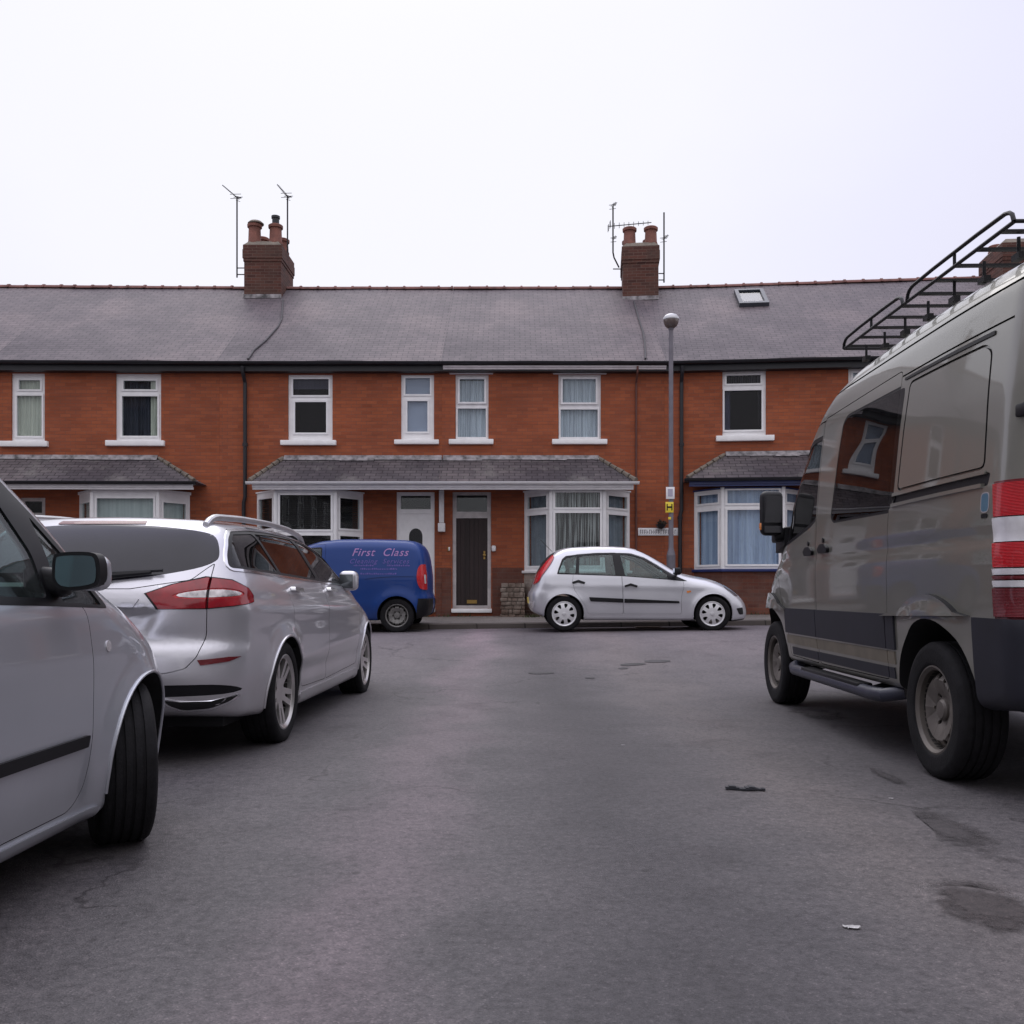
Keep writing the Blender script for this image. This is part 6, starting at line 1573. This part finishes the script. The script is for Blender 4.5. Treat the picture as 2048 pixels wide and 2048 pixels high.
    # roof rack
    zf = lambda x: 2.675 + .03*(x + 2.17)/2.38
    x0, x1, xm = -2.27, .07, -1.02; yr = .86
    mb = MB()
    for sd in (1, -1): mb.tube([(x0, sd*yr, zf(x0)), (x1, sd*yr, zf(x1))], .010, 8)
    for x in (x0, x1): mb.tube([(x, -yr, zf(x)), (x, yr, zf(x))], .010, 8)
    rack = c.add(mb, 'roof_rack', BLACKPL)
    for k in range(10):
        x = x0 + .14 + (x1 - x0 - .2)*k/9
        mb = MB(); mb.obox((x, 0, zf(x) + .004), (.016, 0, 0), (0, yr, 0), (0, 0, .006)); c.add(mb, 'slat', BLACKPL, rack)
    for sd in (1, -1):
        for (a, b, h) in ((x0, xm - .03, .07), (xm + .03, x1, .066)):
            P = [(a, zf(a)), (a + .02, zf(a) + h*.7), (a + .10, zf(a) + h), (b - .10, zf(b) + h), (b - .02, zf(b) + h*.7), (b, zf(b))]
            mb = MB(); mb.tube([(p[0], sd*(yr + .004), p[1]) for p in smooth_rail(P)], .0105, 8)
            xm2 = (a+b)/2; mb.tube([(xm2, sd*yr, zf(xm2)), (xm2, sd*yr, zf(xm2) + h)], .009, 8); c.add(mb, 'side_rail', BLACKPL, rack)
        for k in range(7):
            x = x0 + .2 + (x1 - x0 - .3)*k/6
            mb = MB(); mb.tube([(x, sd*.74, zf(x)), (x, sd*.74, zf(x) - .11)], .009, 6); mb.obox((x, sd*.74, zf(x) - .095), (.035, 0, 0), (0, .018, 0), (0, 0, .015)); c.add(mb, 'rack_foot', BLACKPL, rack)
    mb = MB(); mb.box(-2.3, 2.3, -.7, .7, .40, .5); c.add(mb, 'underbody', DARKIN)
    mb = MB(); mb.obox((1.75, 0, 1.32), (.2, 0, 0), (0, .82, 0), (0, 0, .1)); mb.bevel(.05, 2); c.add(mb, 'dashboard', BLACKPL)
    mb = MB(); mb.obox((-.62, 0, 1.45), (.02, 0, 0), (0, .82, 0), (0, 0, .75)); c.add(mb, 'bulkhead', simple_once('grey_trim', (.10, .10, .10), .8))
    return c
build_van()
# ================================================================ the small blue delivery van
def build_blue():
    top, ts = tab([(-2.1, 1.45), (-1.80, 1.52), (-1.66, 1.60), (-1.4, 1.652), (-.8, 1.672), (-.2, 1.668), (.15, 1.63), (.45, 1.54), (.75, 1.36), (1.05, 1.13), (1.2, 1.05), (1.6, .95), (1.85, .82), (2.1, .55)], .05)
    zb, _ = tab([(-2.1, .36), (-1.75, .30), (-1.5, .22), (1.5, .20), (2.1, .25)], .06)
    rear, rs = tab([(0, -1.72), (.3, -1.79), (.45, -1.835), (.62, -1.835), (.68, -1.80), (1.0, -1.795), (1.3, -1.76), (1.55, -1.70), (1.8, -1.6)], .03)
    front, fs = tab([(0, 1.9), (.3, 1.98), (.5, 2.02), (.7, 1.98), (.9, 1.8), (1.2, 1.3)], .05)
    wz_, _ = tab([(0, .78), (.2, .80), (.5, .835), (.8, .848), (.95, .852), (1.02, .843), (1.3, .80), (1.5, .755), (1.7, .68)], .025)
    px_, _ = tab([(-2.1, .93), (-1.7, .965), (-1.3, .99), (0, 1.0), (1.2, .985), (1.7, .92), (2.1, .82)], .12)
    def W(x, z):
        w = wz_(z)*px_(x)
        for cx in (-1.255, 1.255): w = w + arch_flare(x, z, cx, .30, .36, .035, .09)*sstep((1.0 - z)/.15)
        return w
    bow, _ = tab([(-2, 0), (0, 0), (.5, .1), (1.0, .2), (1.4, .15), (2, .05)], .15)
    f = body_fn(top, ts, zb, W, rear, rs, front, fs, crown=.05, kt=.17, kr=.16, kf=.26, kb=.05, rb=.04, rc=.06, fb=.2, fc=.15, bow=bow)
    Xc = -3.27; Yn = 16.15
    c = Car('parked_van', 'small royal blue delivery van with faded violet lettering, half hidden by the silver estate', 'van', (Xc, Yn + .85, float(zg(-2.2, 16.4)) - .005), PI, BLUE, f, (-2.0, -1.0, .12), (2.2, 1.0, 1.8), .03)
    for x in (-1.255, 1.255): c.well(x, .30, .345, .5)
    c.cabin(-.2, 1.1, .6, 1.6, -.02)
    fw = round_poly([(.06, 1.07), (.06, 1.50), (.35, 1.49), (.62, 1.33), (.98, 1.06)], .04)
    fd = round_poly([(.0, 1.56), (.38, 1.54), (.66, 1.37), (1.05, 1.06), (.98, .66), (.86, .28), (.0, .28)], .04)
    for sd in (1, -1):
        fwp = c.side_prism(fw, sd, .2)
        fdp = c.panel('door', c.side_prism(inset_poly(fd, .004), sd, .2, mi=0), c.side_prism(fd, sd, .2), minus=[fwp])
        c.panel('window_seal', boolean(c.side_prism(fw, sd, .2), [('DIFFERENCE', c.side_prism(inset_poly(fw, .02), sd, .2))]), None, BLACKPL, -.001, -.02, fdp, cut=False)
        c.glass_pane('front_window', c.side_prism(inset_poly(fw, .019), sd, .2), CARGLASS, -.006, fdp)
        c.panel('handle', c.side_prism(round_poly([(.08, .93), (.24, .93), (.24, .96), (.08, .965)], .01), sd, .3), None, BLUE, .02, 0, fdp, cut=False)
        tl = smooth_poly([(-1.64, .80), (-1.60, .92), (-1.605, 1.08), (-1.65, 1.19), (-1.72, 1.205), (-1.86, 1.20), (-1.86, .76), (-1.70, .75)], 2)
        lamp = c.panel('tail_light', c.side_prism(tl, sd, .62), None, REDLENS, .012, -.03)
        c.panel('lamp_centre', c.side_prism(round_poly([(-1.76, .86), (-1.735, .86), (-1.725, 1.02), (-1.75, 1.02)], .008), sd, .62), None, CLEARLENS, .015, .0, lamp, cut=False)
        c.panel('corner_bumper', c.side_prism([(-2.0, .60), (-1.63, .60), (-1.58, .2), (-2.0, .2)], sd, .2), None, BLACKPL, .010, -.006, cut=False)
        c.cut.append(boolean(c.side_prism(smooth_poly([(-1.60, .985), (-1.2, .985), (-.9, .97), (-.7, .935), (-.7, .925), (-.9, .955), (-1.2, .972), (-1.60, .972)], 1), sd, .2), [('DIFFERENCE', c.body(-.012))]))
        mb = MB(); mb.obox((.78, sd*.97, 1.08), (.06, 0, 0), (0, .09, 0), (0, 0, .09)); mb.bevel(.035, 3); c.add(mb, 'wing_mirror', BLACKPL)
        c.panel('headlight', c.side_prism(round_poly([(1.6, .92), (1.8, .82), (1.98, .66), (1.85, .62), (1.62, .74)], .03), sd, .4), None, CLEARLENS, .004, -.03)
        GR = simple_once('grey_steel_rim', (.17, .165, .16), .5, .4, var=.2)
        c.wheel(-1.255, sd, .735, .30, .185, .195, 'steel', GR); c.wheel(1.255, sd, .735, .30, .185, .195, 'steel', GR)
        c.seat(-.05, sd*.36, .58, .62, .48)
        # sign-writing: two worded lines, then lines too faint to read
        def letters(me, mat, x, z, nm):
            V = np.array([v.co[:] for v in me.vertices]); X = x - sd*V[:, 0]; Z = z + V[:, 1]; Y = c.ysurf(X, Z) + .0035
            for v, a, b, d in zip(me.vertices, X, Y, Z): v.co = (a, sd*b, d)
            me.materials.append(mat); link(nm, me, c.o)
        letters(text_mesh('First  Class', .192, shear=.35, offset=.001, space=1.12), SIGNTXT, -.95, 1.405, 'lettering')
        letters(text_mesh('Cleaning  Services', .118, shear=.35, space=1.18), SIGNTXT2, -.94, 1.25, 'lettering')
        rnd = random.Random(4); mb = MB()
        for (zc, xa, xb) in ((1.165, -.50, -.85), (1.165, -1.08, -1.48), (1.105, -.62, -1.25), (1.02, -.62, -1.25)):
            x = xa
            while x > xb:
                w = rnd.uniform(.012, .03); h = rnd.choice((.018, .028))
                n = 2; mb.poly([(x, sd*(float(c.ysurf(np.array([x]), np.array([zc]))[0]) + .0035), zc), (x - w, sd*(float(c.ysurf(np.array([x - w]), np.array([zc]))[0]) + .0035), zc), (x - w - .004, sd*(float(c.ysurf(np.array([x - w]), np.array([zc + h]))[0]) + .0035), zc + h), (x - .004, sd*(float(c.ysurf(np.array([x]), np.array([zc + h]))[0]) + .0035), zc + h)])
                x -= w + .012
        c.add(mb, 'lettering', SIGNTXT2)
    for sd in (1, -1):
        dr = round_poly([(sd*.004, .62), (sd*.70, .62), (sd*.60, 1.55), (sd*.004, 1.58)], .04)
        c.panel('rear_door', c.rear_prism(inset_poly(dr, .004), -2.1, -1.5, mi=0), c.rear_prism(dr, -2.1, -1.5))
    ws = round_poly([(-.68, 1.06), (.68, 1.06), (.58, 1.56), (-.58, 1.56)], .06); wp = c.rear_prism(ws, .1, 1.5); c.cut.append(wp); c.glass_pane('windscreen', wp, CARGLASS)
    c.shell()
    mb = MB(); mb.obox((-.25, 0, 1.05), (.02, 0, 0), (0, .7, 0), (0, 0, .5)); c.add(mb, 'bulkhead', simple_once('grey_trim', (.10, .10, .10), .8))
build_blue()
# ================================================================ the grey-silver car cut off at the left edge
def build_mpv():
    hd = math.radians(1.2)
    top, ts = tab([(-2.2, 1.2), (-1.85, 1.42), (-1.5, 1.52), (-.8, 1.565), (0, 1.575), (.4, 1.55), (.66, 1.515), (.88, 1.41), (1.03, 1.28), (1.16, 1.135), (1.28, 1.045), (1.45, .995), (1.65, .925), (1.82, .835), (1.97, .70), (2.2, .4)], .055)
    zb, _ = tab([(-2.2, .36), (-1.6, .24), (-1.0, .175), (.9, .18), (1.1, .20), (1.6, .225), (2.1, .24)], .06)
    rear, rs = tab([(0, -1.8), (.4, -1.95), (.7, -1.96), (.95, -1.92), (1.2, -1.84), (1.5, -1.7)], .05)
    front, fs = tab([(0, 1.92), (.25, 2.0), (.5, 2.04), (.65, 2.02), (.8, 1.92), (1.0, 1.65), (1.4, 1.0)], .05)
    wz_, _ = tab([(0, .77), (.17, .80), (.23, .822), (.34, .842), (.50, .858), (.75, .862), (.88, .852), (.935, .838), (.99, .812), (1.1, .775), (1.25, .712), (1.4, .64), (1.6, .5)], .02)
    px_, _ = tab([(-2.2, .88), (-1.8, .94), (-1.2, .99), (0, 1.0), (.9, 1.0), (1.3, .99), (1.6, .955), (1.8, .90), (2.1, .78)], .10)
    def W(x, z):
        w = wz_(z)*px_(x)
        for cx in (-1.275, 1.275): w = w + arch_flare(x, z, cx, .31, .345, .022, .06)*(z < .85)
        return w
    bow, _ = tab([(-2, 0), (0, 0), (.4, .10), (.8, .24), (1.2, .28), (1.6, .22), (2.1, .1)], .12)
    f = body_fn(top, ts, zb, W, rear, rs, front, fs, crown=.05, kt=.13, kr=.2, kf=.26, kb=.04, rb=.1, rc=.1, fb=.24, fc=.2, bow=bow)
    c = Car('parked_car', 'grey silver car close up at the left edge with its front wheel turned', 'car', (-2.315, 2.375, float(zg(-1.7, 3.4))), PI/2 - hd, SILVER2, f, (-2.15, -1.0, .10), (2.2, 1.0, 1.70), .02)
    for x in (-1.275, 1.275): c.well(x, .32, .345, .42)
    c.cabin(-1.5, 1.2, .55, 1.65, -.02)
    dlo = round_poly([(-1.6, 1.0), (-1.5, 1.40), (-.8, 1.47), (.1, 1.475), (.40, 1.445), (.60, 1.34), (.78, 1.16), (.90, 1.03), (.985, .918), (.5, .935), (-.3, .955)], .03)
    panes = [round_poly([(-1.52, 1.02), (-1.42, 1.37), (-.85, 1.44), (-.32, 1.45), (-.30, .985)], .03), round_poly([(-.20, .98), (-.20, 1.45), (.1, 1.452), (.34, 1.42), (.46, 1.34), (.58, 1.10), (.585, .958)], .03), round_poly([(.665, .945), (.93, .93), (.86, 1.03), (.67, 1.225)], .012)]
    fd = round_poly([(-.25, 1.50), (.1, 1.50), (.42, 1.47), (.60, 1.36), (.62, .95), (.80, .935), (.825, .70), (.825, .42), (.79, .30), (.72, .245), (-.25, .235)], .05)
    rd = round_poly([(-1.1, 1.48), (-.27, 1.50), (-.27, .235), (-.85, .24), (-1.0, .5), (-1.2, .8)], .05)
    for sd in (-1, 1):
        pr = [c.side_prism(p, sd, .2) for p in panes]; dl = c.side_prism(dlo, sd, .2)
        fdp = c.panel('door', c.side_prism(inset_poly(fd, .003), sd, .2, mi=0), c.side_prism(fd, sd, .2), minus=[dl])
        rdp = c.panel('door', c.side_prism(inset_poly(rd, .003), sd, .2, mi=0), c.side_prism(rd, sd, .2), minus=[dl])
        c.panel('window_trim', dl, None, BLACKPL, .001, -.03, minus=pr)
        for p, nm in zip(pr, ('rear_window', 'front_window', 'quarter_window')): c.glass_pane(nm, p, CARGLASS, -.004)
        c.panel('side_moulding', c.side_prism(round_poly([(-.24, .452), (.775, .452), (.782, .492), (-.24, .492)], .008), sd, .3), None, BLACKPL, .014, -.004, fdp, cut=False)
        c.panel('side_moulding', c.side_prism(round_poly([(-.95, .452), (-.28, .452), (-.28, .492), (-.97, .492)], .008), sd, .3), None, BLACKPL, .014, -.004, rdp, cut=False)
        c.panel('handle', c.side_prism(round_poly([(-.12, .83), (.10, .83), (.10, .865), (-.12, .87)], .012), sd, .3), None, SILVER2, .03, .0, fdp, cut=False)
        c.panel('side_repeater', c.side_prism(circ(.020, 16, .935, .785), sd, .3), None, CLEARLENS, .004, -.004, cut=False)
        c.panel('sill', c.side_prism(round_poly([(-.9, .15), (.90, .15), (.915, .225), (-.9, .225)], .02), sd, .3), None, SILVER2, .010, -.01, cut=False)
        c.panel('headlight', c.side_prism(round_poly([(1.62, .86), (1.80, .78), (1.98, .60), (1.90, .56), (1.66, .70)], .03), sd, .35), None, CLEARLENS, .003, -.03)
        mx, my, mz = .565, .938, 1.043
        mb = MB(); mb.obox((mx + .05, sd*(my - .004), mz), (.055, 0, 0), (0, .074, .006), (0, 0, .060)); mb.bevel(.042, 5)
        m = c.add(mb, 'wing_mirror', SILVER2)
        P = smooth_poly([(-.082, -.066), (.058, -.056), (.074, -.02), (.067, .050), (.036, .062), (-.060, .060), (-.082, .048)], 2)
        mb = plate([(a, b) for a, b in P], [], lambda p: (mx - .012, sd*(my + p[0]), mz + p[1]), (.05, 0, 0)); c.add(mb, 'mirror_surround', BLACKPL, m)
        P2 = inset_poly(P, .012)
        mb = plate(P2, [], lambda p: (mx - .0155, sd*(my + p[0]), mz + p[1]), (.003, 0, 0)); c.add(mb, 'mirror_glass', MIRRORG, m)
        mb = MB(); mb.obox((mx + .075, sd*(my - .14), mz - .03), (.04, 0, 0), (0, .07, .01), (0, 0, .045)); mb.bevel(.025, 3); c.add(mb, 'mirror_base', BLACKPL, m)
        c.wheel(-1.275, sd, .742, .31, .195, .20, 'cover', COVERRIM)
        c.wheel(1.275, sd, .745, .31, .20, .20, 'cover', COVERRIM, math.radians(31))
        c.seat(.05, sd*.36, .55, .64, .5, SEATPALE); c.seat(-.85, sd*.36, .58, .6, .56, SEATPALE)
    ws = round_poly([(-.72, 1.05), (.72, 1.05), (.60, 1.50), (-.60, 1.50)], .06); wp = c.rear_prism(ws, .3, 1.6); c.cut.append(wp); c.glass_pane('windscreen', wp, CARGLASS)
    rg = round_poly([(-.60, 1.05), (.60, 1.05), (.50, 1.42), (-.50, 1.42)], .06); rp = c.rear_prism(rg, -2.2, -1.3); c.cut.append(rp); c.glass_pane('tailgate_window', rp, CARGLASS)
    c.shell()
    for x in (-1.275, 1.275): c.arch_lip(x, .32, .345, SILVER2, rr=.0065)
    mb = MB(); mb.box(-1.8, 1.85, -.66, .66, .19, .25); c.add(mb, 'underbody', DARKIN)
    mb = MB(); mb.obox((.98, 0, .93), (.2, 0, 0), (0, .68, 0), (0, 0, .08)); mb.bevel(.05, 2); c.add(mb, 'dashboard', BLACKPL)
    mb = MB(); mb.tube([(.60 + .03*math.cos(a), -.36 + .18*math.cos(a), .98 + .17*math.sin(a)) for a in np.linspace(0, 2*PI, 24, endpoint=False)], .015, 8, closed=True); c.add(mb, 'steering_wheel', BLACKPL)
    return c
build_mpv()
# ---------------------------------------------------------------- sky, sun, camera
W = bpy.data.worlds.new('World'); S.world = W; W.use_nodes = True
nt = W.node_tree; nt.nodes.clear()
out = nt.nodes.new('ShaderNodeOutputWorld')
SUN_EL, SUN_AZ = math.radians(52), math.radians(-12)
sky = nt.nodes.new('ShaderNodeTexSky'); sky.sky_type = 'NISHITA'; sky.sun_disc = False
sky.sun_elevation = SUN_EL; sky.sun_rotation = SUN_AZ; sky.dust_density = 4.0; sky.air_density = 1.4
b1 = nt.nodes.new('ShaderNodeBackground'); b1.inputs['Strength'].default_value = 0.05
hsv = nt.nodes.new('ShaderNodeHueSaturation'); hsv.inputs['Saturation'].default_value = 0.35
nt.links.new(sky.outputs[0], hsv.inputs['Color']); nt.links.new(hsv.outputs[0], b1.inputs[0])
# the cloud layer: brightest where the sun stands behind it, ahead of the camera; bluer and dimmer away from there
tc = nt.nodes.new('ShaderNodeTexCoord')
nv = nt.nodes.new('ShaderNodeVectorMath'); nv.operation = 'NORMALIZE'; nt.links.new(tc.outputs['Generated'], nv.inputs[0])
dt = nt.nodes.new('ShaderNodeVectorMath'); dt.operation = 'DOT_PRODUCT'; nt.links.new(nv.outputs[0], dt.inputs[0])
GL = Vector((-.16, .80, .58)).normalized(); dt.inputs[1].default_value = GL
cl = noise(nt, nv.outputs[0], 1.7, 6, .55, (1, 1, 2.2))
ad = nt.nodes.new('ShaderNodeMath'); ad.operation = 'MULTIPLY_ADD'; nt.links.new(cl, ad.inputs[0]); ad.inputs[1].default_value = 0.10; nt.links.new(dt.outputs['Value'], ad.inputs[2])
r = nt.nodes.new('ShaderNodeValToRGB'); els = r.color_ramp.elements
SKYSTOPS = [(0.0, (.88, .86, .92)), (0.5, (.82, .81, .91)), (0.78, (.72, .71, .88)), (0.90, (.79, .79, .94)), (0.99, (.87, .87, .95)), (1.0, (.87, .87, .95))]
while len(els) > 1: els.remove(els[-1])
els[0].position = 0; els[0].color = c4(SKYSTOPS[0][1])
for p, c in SKYSTOPS[1:]:
    e = els.new(p); e.color = c4(c)
nt.links.new(ad.outputs[0], r.inputs[0])
sp = nt.nodes.new('ShaderNodeSeparateXYZ'); nt.links.new(nv.outputs[0], sp.inputs[0])
mr = nt.nodes.new('ShaderNodeMapRange'); nt.links.new(sp.outputs[2], mr.inputs[0]); mr.interpolation_type = 'SMOOTHSTEP'
mr.inputs[1].default_value = 0.52; mr.inputs[2].default_value = 1.0; mr.inputs[3].default_value = 1.0; mr.inputs[4].default_value = 2.2
b2 = nt.nodes.new('ShaderNodeBackground'); nt.links.new(r.outputs[0], b2.inputs[0]); nt.links.new(mr.outputs[0], b2.inputs[1])
mx = nt.nodes.new('ShaderNodeMixShader'); mx.inputs[0].default_value = 0.92
nt.links.new(b1.outputs[0], mx.inputs[1]); nt.links.new(b2.outputs[0], mx.inputs[2]); nt.links.new(mx.outputs[0], out.inputs[0])
sl = bpy.data.lights.new('sun', 'SUN'); sl.energy = 0.55; sl.angle = math.radians(40); sl.color = (1.0, .96, .92)
so = bpy.data.objects.new('sun', sl); COL.objects.link(so)
so.rotation_euler = (math.radians(-38), 0, math.radians(12)); so.location = (0, 5, 30)
cam = bpy.data.cameras.new('camera'); co_ = bpy.data.objects.new('camera', cam); COL.objects.link(co_)
cam.sensor_width = 36; cam.lens = 36*F/2048; cam.shift_y = (HY - 1024)/2048; cam.clip_start = .05; cam.clip_end = 2000
co_.location = (0, 0, CH); co_.rotation_euler = (PI/2, 0, 0)
S.camera = co_
S.view_settings.view_transform = 'Standard'; S.view_settings.look = 'None'; S.view_settings.exposure = 0.18; S.view_settings.gamma = 1.0
S.render.engine = 'CYCLES'
S.cycles.max_bounces = 8; S.cycles.transparent_max_bounces = 16; S.cycles.use_denoising = True
